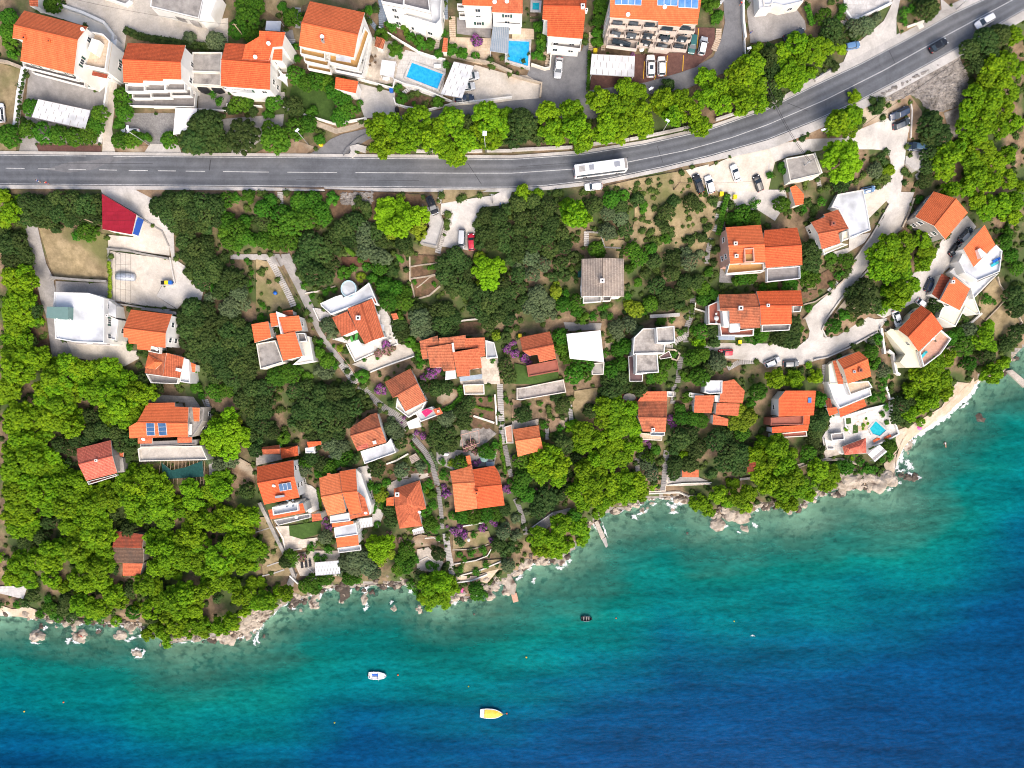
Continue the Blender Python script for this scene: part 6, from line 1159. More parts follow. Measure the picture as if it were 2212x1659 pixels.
hedge('ivy strip beside the long stairway','12','2110,440 2120,560 2140,680 2160,780',1.4,1.4,'l_green');hedge('flowering hedge west of the hipped roof','12','990,830 1020,900 1090,880 1180,840',1.4,1.2,'l_green')
hedge('ivy strip on the shore terrace wall','12','540,900 560,1000 575,1130',.9,1.4,'l_green');hedge('dark hedge below the twin roof','12','1730,1150 1850,1190 2000,1160 2100,1130',1.6,1.3,'l_green')
hedge('green hedge row beside the blue balcony house','b','490,960 700,975 900,965',1.2,1.2,'l_dark');hedge('ivy bank beside the twin stairways','b','1060,600 1075,660 1090,700',1.4,1.3,'l_green')
hedge('hedge beneath the white tennis wall','b','160,1130 300,1160 460,1180',1.4,1.1,'l_dark');hedge('dark hedge on the headland path','32','400,620 460,680 500,690',1.4,1.2,'l_dark')
hedge('hedge below the modern white house','21','1280,1480 1400,1470 1420,1540',1.4,1.1,'l_green');hedge('thin hedge along the vegetable beds','12','1850,180 1960,210 2060,225',.9,.9,'l_green')
# clipped balls on the planter walls
for i,(x,y) in enumerate([(265,722),(258,765),(246,808),(237,852),(227,893),(218,938),(210,985),(205,1032),(200,1080),(196,1125),(191,1168),(186,1215),(180,1262)]):
    u,v=T('a',x,y);p=PG(u,v,1.2);tag(link('box_ball',crown('bush',i % 5,'l_dark'),None,p,i,scale=.48),'dark clipped ball shrub on the white planter wall','shrub','clipped balls on the planter wall')
for i,x in enumerate([375,425,465,518,615,655,702,790,838,878,930,1008]):
    u,v=T('a',x,1457);p=PG(u,v,.3);tag(link('box_ball',crown('bush',i % 5,'l_dark'),None,p,i,scale=.34),'tiny clipped ball shrub in the roadside row above the reddish paving','shrub','clipped balls by the road')
# undergrowth: one mass
def undergrowth(n=5000,seed=3):
    rs=np.random.RandomState(seed);C=[];Rr=[]
    while len(C) < n:
        u,v=rs.uniform(-160,2380),rs.uniform(-60,1400)
        if v > CO(u)-8 or blocked(u,v): continue
        near=LO(u) < v
        if not near and rs.rand() > .35: continue
        dens=.5+.5*math.sin(u*.021+v*.013)*math.sin(v*.027-u*.011)
        if rs.rand() > .35+.65*dens: continue
        r=rs.uniform(.35,1.05)*(.7+.5*dens);p=PG(u,v,r*.35);C.append(tuple(p));Rr.append(r)
    me=crown_mesh('undergrowth',np.array(C),np.array(Rr),(np.array(Rr)**2*34).astype(int)+8,.27,['l_under'],4)
    tag(link('undergrowth',me),'low green undergrowth filling the slope between houses and trees','undergrowth',kind='stuff')
undergrowth()
# ---------------------------------------------------------------- vehicles
def loft(sections,closed=True,m=0):
    """sections: list of equal length point loops"""
    b=MB();n=len(sections[0]);vs=[p for s in sections for p in s];fs=[]
    for i in range(len(sections)-1):
        for j in range(n): k=(j+1) % n;fs.append((i*n+j,i*n+k,(i+1)*n+k,(i+1)*n+j))
    fs.append(tuple(range(n-1,-1,-1)));fs.append(tuple(range((len(sections)-1)*n,len(sections)*n)));b.add(vs,fs,m,smooth=False);return b
def bodyloft(st,zb=.28):
    """st: (x, half width, top z) stations; rounded shoulders"""
    S=[]
    for x,w,z in st: S.append([(x,-w*.92,zb),(x,-w,zb+.2),(x,-w,z-.16),(x,-w*.9,z-.03),(x,-w*.55,z+.015),(x,0,z+.03),(x,w*.55,z+.015),(x,w*.9,z-.03),(x,w,z-.16),(x,w,zb+.2),(x,w*.92,zb)][::-1])
    return loft(S)
def mk_car(kind):
    L,Wd,H={'hatch': (4.1,.88,1.48),'sedan': (4.6,.9,1.42),'suv': (4.6,.94,1.66),'van': (4.9,.95,1.9),'wagon': (4.6,.9,1.5)}[kind]
    h=L/2;zb=.78 if kind not in ('suv','van') else .92;P={}
    st=[(-h,Wd*.72,zb-.22),(-h+.08,Wd*.84,zb-.05),(-h+.3,Wd*.94,zb+.06),(-h*.5,Wd,zb+.12),(0,Wd,zb+.13),(h*.35,Wd,zb+.1),(h*.62,Wd*.98,zb+.02),(h-.35,Wd*.92,zb-.06),(h-.1,Wd*.8,zb-.16),(h,Wd*.62,zb-.26)]
    b=bodyloft(st);me=b.mesh('body',['boatwhite']);bm=bmesh.new();bm.from_mesh(me)
    for f in bm.faces: f.smooth=True
    bm.to_mesh(me);bm.free();P['body']=me
    # cabin
    r0,r1={'hatch': (-h+.55,h*.22),'sedan': (-h+1.15,h*.16),'suv': (-h+.5,h*.2),'van': (-h+.25,h*.42),'wagon': (-h+.45,h*.2)}[kind]       # roof from..to
    g0,g1={'hatch': (-h+.18,h*.5),'sedan': (-h+.6,h*.46),'suv': (-h+.2,h*.48),'van': (-h+.08,h*.66),'wagon': (-h+.15,h*.5)}[kind]          # glass foot
    zt=zb+.12;wb,wt=Wd*.86,Wd*.7
    def quad(b,p,m=0): b.add(p,[(0,1,2,3)],m)
    ws=MB();quad(ws,[(g1,-wb,zt),(g1,wb,zt),(r1,wt,H),(r1,-wt,H)]);P['windscreen']=ws.mesh('windscreen',['glass'])
    rw=MB();quad(rw,[(g0,wb,zt),(g0,-wb,zt),(r0,-wt,H),(r0,wt,H)]);P['rear_window']=rw.mesh('rear_window',['glass'])
    for s in (-1,1): sw=MB();quad(sw,[(g0,s*wb,zt),(g1,s*wb,zt),(r1,s*wt,H),(r0,s*wt,H)][::s]);P['side_window',s]=sw.mesh('side_window',['glass'])
    rf=MB();S=[]
    for x,w,z in ((r0-.06,wt*.9,H-.04),(r0+.1,wt+.02,H+.02),((r0+r1)/2,wt+.03,H+.06),(r1-.1,wt+.02,H+.02),(r1+.06,wt*.9,H-.04)): S.append([(x,-w,z-.05),(x,-w*.8,z),(x,0,z+.03),(x,w*.8,z),(x,w,z-.05),(x,0,z-.1)][::-1])
    rf=loft(S)
    for s in (-1,1):                                   # pillars
        for (xa,xb) in ((g1,r1),(g0,r0)): rf.tube((xa,s*wb,zt-.02),(xb,s*wt,H-.02),.045,n=4)
        rf.tube(((g0+g1)/2,s*(wb+.005),zt),((r0+r1)/2,s*(wt+.005),H-.02),.03,n=4)
    P['roof']=rf.mesh('roof',['boatwhite'])
    wh=MB();wh.tube((0,-.11,0),(0,.11,0),.33,n=14);P['wheel']=wh.mesh('wheel',['rubber']);hb=MB();hb.tube((0,-.125,0),(0,.125,0),.2,n=10);P['rim']=hb.mesh('rim',['steel'])
    hl=MB();hl.ball((0,0,0),(.12,.17,.08));P['headlight']=hl.mesh('headlight',['lampglass']);tl=MB();tl.box((0,0,0),(.08,.3,.14));P['tail_light']=tl.mesh('tail_light',['redl'])
    mr=MB();mr.ball((0,0,0),(.09,.1,.07));P['mirror']=mr.mesh('mirror',['boatwhite']);rb=MB()
    P['dims']=(h,Wd,zb,H,g1,zt,r0,r1);return P
CARS={k: mk_car(k) for k in ('hatch','sedan','suv','van','wagon')}
def paint(name,c): return mat('paint_'+name,c,rough=.25,spec=.6)
for n,c in dict(white=(.78,.78,.78),silver=(.42,.44,.46),grey=(.16,.17,.18),black=(.012,.013,.016),navy=(.02,.035,.07),blue=(.10,.2,.36),red=(.42,.01,.03),teal=(.03,.12,.12),steelblue=(.06,.12,.18),slate=(.045,.06,.075)).items(): paint(n,c)
def car(label,kind,color,t,x,y,ang,L=None,hz=None,roofm=None,extra=None,grp='cars parked along the lanes',ref=None,name='car',cat='car',onroad=False,roofbox=False):
    """ang: degrees, direction of the bonnet in the picture (0 = towards the picture's right, counter-clockwise)"""
    u,v=T(t,x,y);P=CARS[kind];h,Wd,zb,H,g1,zt,r0,r1=P['dims'];z=32.13 if onroad else gz(u,v)+surf(u,v)
    if hz: z += hz
    p=PA(u,v,z+.8);p.z=z;a=R(ang)
    # lean with the slope
    if onroad or hz: nz=Vector((0,0,1))
    else:
        dx,dy=Vector((math.cos(a),math.sin(a))),Vector((-math.sin(a),math.cos(a)))
        sx_=(zxy(p.x+dx.x*1.4,p.y+dx.y*1.4)-zxy(p.x-dx.x*1.4,p.y-dx.y*1.4))/2.8;sy_=(zxy(p.x+dy.x*.8,p.y+dy.y*.8)-zxy(p.x-dy.x*.8,p.y-dy.y*.8))/1.6
        nz=Vector((-sx_*math.cos(a)+sy_*math.sin(a),-sx_*math.sin(a)-sy_*math.cos(a),1)).normalized()
    fx=Vector((math.cos(a),math.sin(a),0));fx=(fx-nz*fx.dot(nz)).normalized();fy=nz.cross(fx)
    from mathutils import Matrix
    e=empty(name,p,label=label,cat=cat,group=grp);M_=Matrix((fx,fy,nz)).transposed();e.rotation_euler=M_.to_euler()
    if L: s=L/(2*h);e.scale=(s,)*3
    pm=MATS['paint_'+color]
    link('body',P['body'],e,mat=pm);link('roof',P['roof'],e,mat=MATS['paint_'+(roofm or color)]);link('windscreen',P['windscreen'],e);link('rear_window',P['rear_window'],e)
    for s in (-1,1):
        link('side_window',P['side_window',s],e);link('headlight',P['headlight'],e,(h-.22,s*Wd*.66,zb-.1));link('tail_light',P['tail_light'],e,(-h+.08,s*Wd*.62,zb-.02));link('mirror',P['mirror'],e,(g1-.25,s*(Wd+.08),zt+.1),mat=pm)
        for xx in (h*.62,-h*.6): wl=link('wheel',P['wheel'],e,(xx,s*(Wd-.12),.33));link('rim',P['rim'],wl)
    if roofbox: b=MB();b.ball((0,0,0),(.85,.36,.18),n=10);link('roof_box',b.mesh('roof_box',['blackm' if roofbox != 'silver' else 'alu']),e,((r0+r1)/2,0,H+.24))
    if kind == 'suv' or extra == 'sunroof': b=MB();b.box((0,0,0),(.8,.75,.02));link('sunroof',b.mesh('sunroof',['glass']),e,((r0+r1)/2+.15,0,H+.1)) if extra == 'sunroof' else None
    if ref: LM.append((ref,u,v))
    return e
GR='cars driving on the coast road'
car('white car cut by the west edge of the dry yard','hatch','white','a',0,1130,90,4.3)
car('white hatchback between low shrubs on the grid paver parking','sedan','white','a',1308,1325,178,4.4,ref='the white car on grid paving')
car('silver car half under the tilted panel carport, uphill one','hatch','silver','10',1850,655,10,4.2);car('silver car half under the tilted panel carport, middle one','hatch','silver','10',1815,745,10,4.2)
car('dark blue car nosing out of the tilted panel carport','wagon','navy','10',1800,845,5,4.4)
car('silver saloon alone on the asphalt yard','sedan','silver','20',402,580,-96,4.6,roofm='white',ref='the lone silver saloon')
car('large white car with dark sunroof on the red brown court','suv','white','20',1197,565,92,4.9,extra='sunroof');car('plain white hatchback beside the large white one','hatch','white','20',1292,565,92,4.3)
car('teal car tucked against the apartment block','wagon','teal','20',1562,372,-98,4.4);car('silver hatchback beside the curved steps','hatch','silver','20',1650,390,80,4.1,roofm='white')
car('dark blue grey van on the paved yard near the top edge','van','slate','30',225,300,22,5.1,name='van',cat='van',ref='the dark van');car('pale blue car beside the pine row end','hatch','blue','30',728,388,12,3.9,ref='the pale blue car')
car('black saloon driving on the coast road','sedan','black','30',1478,390,33,4.6,onroad=True,grp=GR,ref='the black saloon on the road');car('white estate car driving on the coast road','wagon','white','30',1877,180,210,4.7,onroad=True,grp=GR,roofm='white',ref='the white estate on the road')
car('white car on the verge just seaward of the bus','suv','white','20',705,1604,185,4.1,ref='the white car below the bus')
car('black estate car in the gravel lot','wagon','black','20',1610,1578,115,4.5,ref='the black estate');car('white hatchback beside the black estate','hatch','white','20',1708,1585,110,4.2)
car('white car alone in the middle of the gravel lot','sedan','white','20',1932,1485,115,4.2);car('black car shaded by shrubs on the concrete yard','hatch','black','20',2130,1570,115,4.1)
car('dark car with bright windscreen on the sandy bank','wagon','navy','30',1135,965,206,4.9);car('dark blue hatchback beside the low wall','hatch','slate','30',1155,1055,24,4.2)
car('dark blue pickup on the concrete parking deck','wagon','navy','30',1290,1268,175,5.0,roofm='steelblue',hz=.3,ref='the parking deck');car('blue car with silver roof box beside the white roof terrace','hatch','blue','30',868,1628,12,3.6,roofbox='silver')
car('silver black car on the east lane, uphill of the black one','hatch','slate','31',1710,362,52,4.3,roofm='silver');car('black saloon on the east lane touching the silver one','sedan','black','31',1615,485,52,4.3)
car('dark hatchback at the foot of the east lane beside pines','hatch','navy','31',1393,792,70,3.9);car('white car partly under pine branches','hatch','white','31',1330,952,-35,3.9)
car('white saloon beside the bright orange roof','sedan','white','31',1112,1090,-65,4.6,ref='the white saloon by the steps');car('silver hatchback parked below the hairpin bend','hatch','silver','31',40,1458,28,4.1,roofm='white');car('dark grey car parked below the hairpin bend','hatch','grey','31',200,1475,2,4.1)
car('red car beside the long steps','hatch','red','21',1845,1377,178,3.9,ref='the red car by the steps')
car('black car with roof box on the garage roof','wagon','black','11',1520,112,-68,4.6,hz=1.6,roofbox=True);car('grey and black car beside the red one','van','grey','11',1780,400,-95,4.5,roofm='silver',ref='the grey car in the car park');car('small red car beside the grey and black one','hatch','red','11',1860,425,92,3.9)
# covered car
u,v=T('01',1078,732);z=gz(u,v)+surf(u,v);p=PA(u,v,z+.7);b=loft([[(x,-w,0),(x,-w*1.0,hh*.55),(x,-w*.7,hh),(x,0,hh*1.06),(x,w*.7,hh),(x,w,hh*.55),(x,w,0)][::-1] for x,w,hh in ((-2.3,.6,.7),(-2.1,.85,1.0),(-1.3,.92,1.35),(0,.93,1.5),(.8,.92,1.35),(1.3,.92,1.05),(2.1,.85,.9),(2.3,.6,.6))]);b.sm=[True]*len(b.sm)
mat('cover',(.55,.58,.62),(.42,.45,.5),3,.35,metal=.4)
tag(b.build('covered_car','cover',loc=(p.x,p.y,z),rz=R(-3)),'car under a silver protective cover on the gravel yard','car');LM.append(('the covered car',u,v))
# bus
def bus(t,x,y,ang):
    u,v=T(t,x,y);p=PA(u,v,32.13+1.8);e=empty('bus',(p.x,p.y,32.13),R(ang),label='long white coach driving on the coast road',cat='bus');LM.append(('the white coach',u,v))
    def sec(x,w,z0,z1): return [(x,-w,z0),(x,-w,z1-.25),(x,-w*.9,z1-.04),(x,0,z1),(x,w*.9,z1-.04),(x,w,z1-.25),(x,w,z0)][::-1]
    b=loft([sec(-6.0,1.15,.5,3.25),sec(-5.85,1.25,.35,3.35),sec(0,1.27,.35,3.38),sec(5.6,1.27,.35,3.35),sec(5.95,1.15,.4,3.1)]);b.sm=[False]*len(b.sm);b.build('body','paint_white',e)
    for s in (-1,1):
        b=MB();b.box((-.1,s*1.285,2.2),(11.0,.05,1.25));b.build('side_window','glass',e)
        for xx in (-3.6,3.9): b=MB();b.tube((0,-.16,0),(0,.16,0),.5,n=18);wl=b.build('wheel','rubber',e,loc=(xx,s*1.16,.5));b=MB();b.tube((0,-.17,0),(0,.17,0),.27,n=12);b.build('rim','steel',wl)
        b=MB();b.box((0,0,0),(.06,.4,.2));b.build('headlight','lampglass',e,loc=(5.98,s*.85,.9));b=MB();b.box((0,0,0),(.05,.25,.4));b.build('tail_light','redl',e,loc=(-6.02,s*.9,1.2));b=MB();b.tube((5.9,s*1.1,2.9),(6.25,s*1.4,2.5),.04,n=5);b.ball((6.25,s*1.42,2.4),(.08,.1,.22),n=6,k=4);b.build('mirror','blackm',e)
    b=MB();b.box((5.94,0,2.1),(.12,2.2,1.5));b.build('windscreen','glass',e);b=MB();b.box((-6.0,0,2.5),(.06,2.0,.9));b.build('rear_window','glass',e)
    b=MB();b.box((5.55,0,3.385),(.5,2.2,.04));b.build('roof_visor','greywall',e)
    b=MB();b.box((3.6,0,3.42),(1.3,1.1,.12));b.build('roof_hatch','steel',e);b=MB();b.box((-2.2,0,3.42),(1.1,1.1,.12));b.build('roof_hatch','steel',e);b=MB()
    for k in range(8): b.box((-5.0+.18*k,0,3.42),(.07,1.3,.12))
    b.build('vent_grille','greywall',e)
bus('20',765,1455,7.5)
# boats
def boat(label,u,v,L,wd,rz,cover):
    p=PA(u,v,.3);e=empty('boat',(p.x,p.y,-.05),R(rz),label=label,cat='boat');LM.append((('the yellow covered boat' if cover == 'yellow' else 'the white boat' if cover == 'white' else 'the dark dinghy'),u,v));h=L/2;wm=wd/2;st=[]
    pr=[(-h,.78),(-h*.8,.9),(-h*.4,1),(0,1),(h*.35,.88),(h*.62,.66),(h*.84,.36),(h,.03)] if cover != 'white' else [(-h,.8),(-h*.8,.92),(-h*.4,1),(0,.99),(h*.35,.9),(h*.6,.74),(h*.82,.48),(h*.97,.14)]
    hull='boatwhite' if cover != 'dark' else 'darkmat'
    def S(f,z0,z1,inn): return [[(x,-w*wm*f,z1+.15*max(0,x/h)),(x,-w*wm*.75*f,z0+.05),(x,0,z0),(x,w*wm*.75*f,z0+.05),(x,w*wm*f,z1+.15*max(0,x/h))] for x,w in pr]
    o=S(1,-.25,.62,0);b=MB();n=5;vs=[q for s in o for q in s];b.add(vs,[(i*n+j,i*n+j+1,(i+1)*n+j+1,(i+1)*n+j)[::-1] for i in range(len(o)-1) for j in range(n-1)]+[(0,1,2,3,4)],smooth=False);b.build('hull',hull,e)
    # gunwale ring and floor
    rim=[(x,-w*wm*1.0) for x,w in pr]+[(x,w*wm*1.0) for x,w in pr[::-1]];rim=ccw(rim);b=MB();r2=[(x,y,0) for x,y in rim];b.ring(r2,.14 if cover != 'dark' else .1,.5,.68);b.build('gunwale',hull,e)
    inn=inset(r2,.1);b=MB();b.add([(q.x,q.y,.3) for q in inn],[tuple(range(len(inn)))]);b.build('deck','boatwhite' if cover == 'white' else 'darkmat' if cover == 'dark' else 'boatwhite',e)
    if cover == 'yellow':
        c2=[(x,w*wm*.82) for x,w in pr if x > -h*.68];c2=[(-h*.62,wm*.8)]+c2;vs=[];n=5
        for x,w in c2: vs += [(x,-w,.66),(x,-w*.5,.78),(x,0,.84-.06*abs(math.sin(x*3))),(x,w*.5,.78),(x,w,.66)]
        b=MB();b.add(vs,[(i*n+j,(i+1)*n+j,(i+1)*n+j+1,i*n+j+1) for i in range(len(c2)-1) for j in range(n-1)],smooth=True);b.build('tarpaulin','boatyellow',e)
        b=MB();b.box((-h*.8,0,.55),(.9,wm*1.5,.3));b.build('stern_bench','boatwhite',e);b=MB();b.ball((0,0,0),.22,n=10);bb=b.build('fender','orangep',e,loc=(h+1.0,.1,.15))
        b=MB();b.tube((h,0,.5),(h+.85,.08,.2),.03,n=5);b.build('mooring_rope','rope',e)
    elif cover == 'white':
        b=MB();b.box((h*.42,0,.66),(h*.7,wm*1.35,.1));b.build('foredeck','boatwhite',e);b=MB();b.box((-h*.38,-wm*-.12,.36),(1.5,.5,.08));b.box((h*-.02,.05,.36),(.25,.8,.08));b.build('footwell','boatblue',e)
        b=MB();b.box((-h*.75,0,.5),(.5,wm*1.4,.3));b.box((-h*.3,-wm*.6,.5),(1.4,.3,.25));b.build('bench','boatwhite',e)
        b=MB();b.box((-h-.2,0,.5),(.35,.3,.6));b.tube((-h-.25,0,.3),(-h-.3,0,-.4),.08,n=6);b.build('outboard_motor','blackm',e)
        b=MB();b.tube((h*.12,-wm-.35,.75),(h*.08,wm+.2,.75),.03,n=5);b.build('oar','alu',e)
        for s in (-1,1): b=MB();b.ball((0,0,0),(.14,.09,.1),n=8);b.build('fender','boatwhite',e,loc=(-h*.45,s*(wm+.05),.5))
    else:
        for x in (-h*.5,0,h*.4): b=MB();b.box((x,0,.5),(.25,wm*1.7,.06));b.build('thwart','greywall',e)
        for s in (-1,1): b=MB();b.tube((-h*.5,s*(wm+.06),.6),(h*.5,s*(wm+.03),.6),.05,n=5);b.build('oar','bluegrey',e)
boat('white motor boat with blue footwell moored off the pine shore',816,1459,4.9,2.1,-2,'white');boat('white boat under a yellow tarpaulin in the deep water',1062,1541,6.3,2.7,-3,'yellow');boat('dark grey dinghy moored in the turquoise water',1267,1336,3.1,1.35,-2,'dark')
def buoy(label,u,v,c,r=.22): p=PA(u,v,.1);b=MB();b.ball((0,0,0),r,n=10,k=8);b.tube((0,0,r*.8),(0,0,r*1.5),.04,n=6);tag(b.build('buoy',c,loc=(p.x,p.y,.06)),label,'buoy','mooring buoys on the sea')
buoy('orange buoy off the bow of the white boat',859.5,1458,'orangep',.26);buoy('yellow buoy furthest out in deep blue water',722.5,1561,'yellow',.2);buoy('small yellow buoy between the two boats',1012,1483,'yellow',.18);buoy('round pale yellow buoy between the dinghy and the yellow covered boat',1137,1420,'boatyellow',.26)
buoy('pale orange buoy just east of the dinghy',1331,1335.5,'orangep',.2);buoy('yellow green buoy far east of the dinghy',1586,1342,'yellow',.18);buoy('white capped buoy on the west water near the picture edge',52,1537,'boatyellow',.22);buoy('pinkish buoy off the western rocks',137,1517,'orangep',.22)
p=PA(1626,1373,3.0);b=MB();b.ball((0,0,0),(.1,.32,.1),n=8);b.ball((0,.3,.04),.08,n=6,k=5);b.add([(0,.1,.02),(-.15,-.05,.03),(-.75,-.12,.12),(-.35,.14,.1)],[(0,1,2,3),(3,2,1,0)]);b.add([(0,.1,.02),(.15,-.05,.03),(.6,-.25,.12),(.35,.1,.1)],[(0,3,2,1),(0,1,2,3)])
tag(b.build('seagull','cloth_white',loc=p),'white seagull flying over the deep water','bird')
# ---------------------------------------------------------------- walls, railings, steps
def pathpts(t,s,step=1.2):
    P=Q(t,s);out=[]
    for a,b in zip(P[:-1],P[1:]):
        L=math.hypot(b[0]-a[0],b[1]-a[1])*.11;n=max(1,int(L/step))
        for i in range(n): out.append((a[0]+(b[0]-a[0])*i/n,a[1]+(b[1]-a[1])*i/n))
    out.append(P[-1]);return out
def wall(label,t,s,h=1.,w_=.25,m='white',name='garden_wall',cat='wall',dz=0.):
    pts=pathpts(t,s);V=[PG(u,v,dz) for u,v in pts];n=len(V);b=MB();L=[];Rr=[]
    for i in range(n):
        d=(V[min(n-1,i+1)]-V[max(0,i-1)]);d.z=0;d.normalize();nn=Vector((-d.y,d.x,0))*w_/2;L.append(V[i]+nn);Rr.append(V[i]-nn)
    up=Vector((0,0,h));dn=Vector((0,0,-.8));vs=[q+dn for q in L]+[q+up for q in L]+[q+up for q in Rr]+[q+dn for q in Rr];fs=[]
    for i in range(n-1):
        for k in range(3): fs.append((k*n+i,(k+1)*n+i,(k+1)*n+i+1,k*n+i+1))
    fs += [(0,3*n,2*n,n),(n-1,2*n-1,3*n-1,4*n-1)];b.add(vs,[f[::-1] for f in fs]);return b.build(name,m,org=V[0],label=label,cat=cat)
def balustrade(label,t,s,m='white'):
    pts=pathpts(t,s,.9);V=[PG(u,v,surf(u,v)*0) for u,v in pts];e=empty('balustrade',V[0],label=label,cat='balustrade');b=MB();c=MB();d_=MB()
    for a,q in zip(V[:-1],V[1:]):
        d=(q-a);L=d.length;ang=math.atan2(d.y,d.x)
        for z0,z1,w_ in ((-.6,.32,.3),(.92,1.05,.26)):
            n=Vector((-d.y,d.x,0)).normalized()*w_/2;vs=[a-n+Vector((0,0,z0)),q-n+Vector((0,0,z0)),q+n+Vector((0,0,z0)),a+n+Vector((0,0,z0)),a-n+Vector((0,0,z1)),q-n+Vector((0,0,z1)),q+n+Vector((0,0,z1)),a+n+Vector((0,0,z1))]
            (b if z1 > 1 else d_).add(vs,[(4,5,6,7),(0,1,5,4),(2,3,7,6),(3,2,1,0),(1,2,6,5),(3,0,4,7)])
        k=max(2,int(L/.32))
        for i in range(k): p=a.lerp(q,(i+.5)/k);c.tube(p+Vector((0,0,.3)),p+Vector((0,0,.93)),.07,.05,n=5,cap=False)
    b.build('rail',m,e,org=V[0]);d_.build('plinth',m,e,org=V[0]);o=c.build('baluster_row',m,e,org=V[0]);return e
def railing(label,t,s,m='steel',h=1.0):
    pts=pathpts(t,s,1.4);V=[PG(u,v,.1) for u,v in pts];b=MB()
    for a,q in zip(V[:-1],V[1:]):
        for z in (h,h*.5): b.tube(a+Vector((0,0,z)),q+Vector((0,0,z)),.035,n=4)
    for a in V: b.tube(a+Vector((0,0,-.2)),a+Vector((0,0,h)),.03,n=4)
    b.build('railing',m,org=V[0],label=label,cat='railing')
def stairs(label,t,s,w_=1.3,m='concrete',dep=.42,name='staircase'):
    P=[PG(*q) for q in Q(t,s)];b=MB()
    for a,q in zip(P[:-1],P[1:]):
        d=q-a;d.z=0;L=d.length;n=max(1,int(L/dep));ang=math.atan2(d.y,d.x)
        for i in range(n):
            c=a+d*(i+.5)/n;z=zxy(c.x,c.y)+.28;b.box((c.x,c.y,z-.5),(L/n*.80,w_,1.0),ang)
    block([pix(x,y,z) for x,y,z in [(P[0].x-w_/2,P[0].y,P[0].z),(P[0].x+w_/2,P[0].y,P[0].z),(P[-1].x+w_/2,P[-1].y,P[-1].z),(P[-1].x-w_/2,P[-1].y,P[-1].z)]]) if len(P) == 2 else None
    return b.build(name,m,org=P[0],label=label,cat='stairs')
wall('white planter wall with clipped balls beside the dry yard','a','262,695 215,940 175,1280',1.0,.9);wall('curved white wall between the lane and the big gabled house','a','615,68 870,155 1075,250 1172,380 1130,790 1100,880',1.3,.6);wall('white wall beside the lane near the panel carport','a','1100,880 1070,1090 1022,1440',1.0,.4)
wall('white wall at the top edge with a dark planting slot','a','1050,-10 1200,40 1290,70 1340,30 1330,-10',1.1,.4);wall('low white wall around the small garden plots','b','130,1110 450,1128 458,1060 700,1075 810,1085',.9,.25);wall('stone wall beside the dry yard at the west edge','a','-20,620 100,640 240,695',1.0,.6,'tanwall')
wall('pinkish parapet below the ground terrace','a','1305,1062 1545,1066 1560,1090 1985,1092',.9,.35,'offwhite')
balustrade('white balustrade curving around the green lawn','10','245,940 460,1010 690,1080 850,1050 960,1030');wall('tall brown stone retaining wall under the lawn balustrade','10','420,1030 560,1085 700,1140 850,1105 965,1065',.9,1.4,'tanwall',dz=-.8)
balustrade('long white balustrade uphill of the blue pool','10','1068,250 1240,360 1420,467 1520,500 1640,528');balustrade('white balustrade on the seaward edge of the blue pool','10','1200,700 1290,740 1400,765 1560,830 1700,890');balustrade('white balustrade around the brown garden bed and parking lot','10','1195,858 1210,910 1300,935 1480,962 1700,908 1900,885 2212,850')
balustrade('white balustrade in front of the stone patio driveway','10','880,690 1030,730 1190,775 1205,700');wall('tan wall below the sunny patio','10','1690,490 1850,525 2050,565 2212,640',1.2,.5,'tanwall');wall('tan wall edging the white gravel parking','20','0,660 130,700 255,730 242,850',1.0,.4,'tanwall')
wall('white wall below the blue grey terrace','10','1110,200 1330,275 1555,345',.8,.3);wall('white wall under the raised pool','20','165,570 280,608 325,600 338,455 300,445',1.3,.3,'offwhite')
wall('white roadside wall beside the upper side road','20','1988,-20 1990,180 2008,340',1.1,.45);wall('thin white wall below the upper side road','20','2000,350 2006,490',1.0,.2)
for k,s in enumerate(('0,1302 260,1290 520,1278','700,1250 860,1232 1010,1212','1015,1210 1250,1165 1530,1105','1755,1042 1930,985')): wall(('pale concrete road wall under the pines west of the coach','pale concrete road wall under the pines just uphill of the coach','pale concrete road wall under the pines east of the coach','short pale concrete road wall under the east pines')[k],'20',s,.9,.55,'concrete',name='retaining_wall')
wall('pale concrete road wall near the side road mouth','10','1385,1312 1700,1318 1955,1310',.9,.5,'concrete',name='retaining_wall');wall('pale concrete road wall behind the square street lamp','10','1995,1308 2212,1308',.9,.5,'concrete',name='retaining_wall');wall('white concrete block at the side road mouth, uphill piece','10','820,1295 880,1280 955,1300',.7,1.4,'concrete',name='barrier');wall('white concrete block at the side road mouth, corner piece','10','822,1318 850,1330 820,1352',.7,1.2,'concrete',name='barrier')
wall('low wall beside the road at the east pines','30','395,705 480,655 600,590',.8,.6,'concrete',name='retaining_wall');wall('white rim wall of the walled yard near the top edge','30','660,110 715,190 800,160 900,115 1050,40',1.0,.4);wall('low white bar beside the road near the top edge','30','1195,240 1350,185',.4,.5,'offwhite')
wall('white boulder stone beside the coast road','30','1285,240 1330,220',.5,1.2,'offwhite',name='barrier');wall('concrete kerb wall along the car park below the bend','30','1220,880 1235,960 1225,1200',.6,.35,'concrete');wall('white wall beside the vine garden near the flat garage','30','390,1328 456,1505',.8,.3)
wall('grey wall beside the crimson roof yard','01','1180,195 1280,260 1410,345 1465,470',.5,.3,'greyconcwall');wall('grey retaining wall between the two gravel yards','01','940,495 1100,510 1250,540 1470,580',.9,.4,'greyconcwall',name='retaining_wall');wall('white kerb wall around the covered car yard','01','1480,570 1495,660 1522,790 1500,808 1400,806',.8,.3,'concrete')
wall('grey concrete retaining wall behind the white flat house','01','455,760 480,745 700,765 945,778',1.5,.5,'greyconcwall',name='retaining_wall');wall('grey wall beside the vine trellis','01','950,500 955,620 975,940',.8,.35,'greyconcwall');wall('grey wall uphill of the pale orange house','01','985,965 1140,985 1300,1010 1480,1025',.9,.35,'greyconcwall')
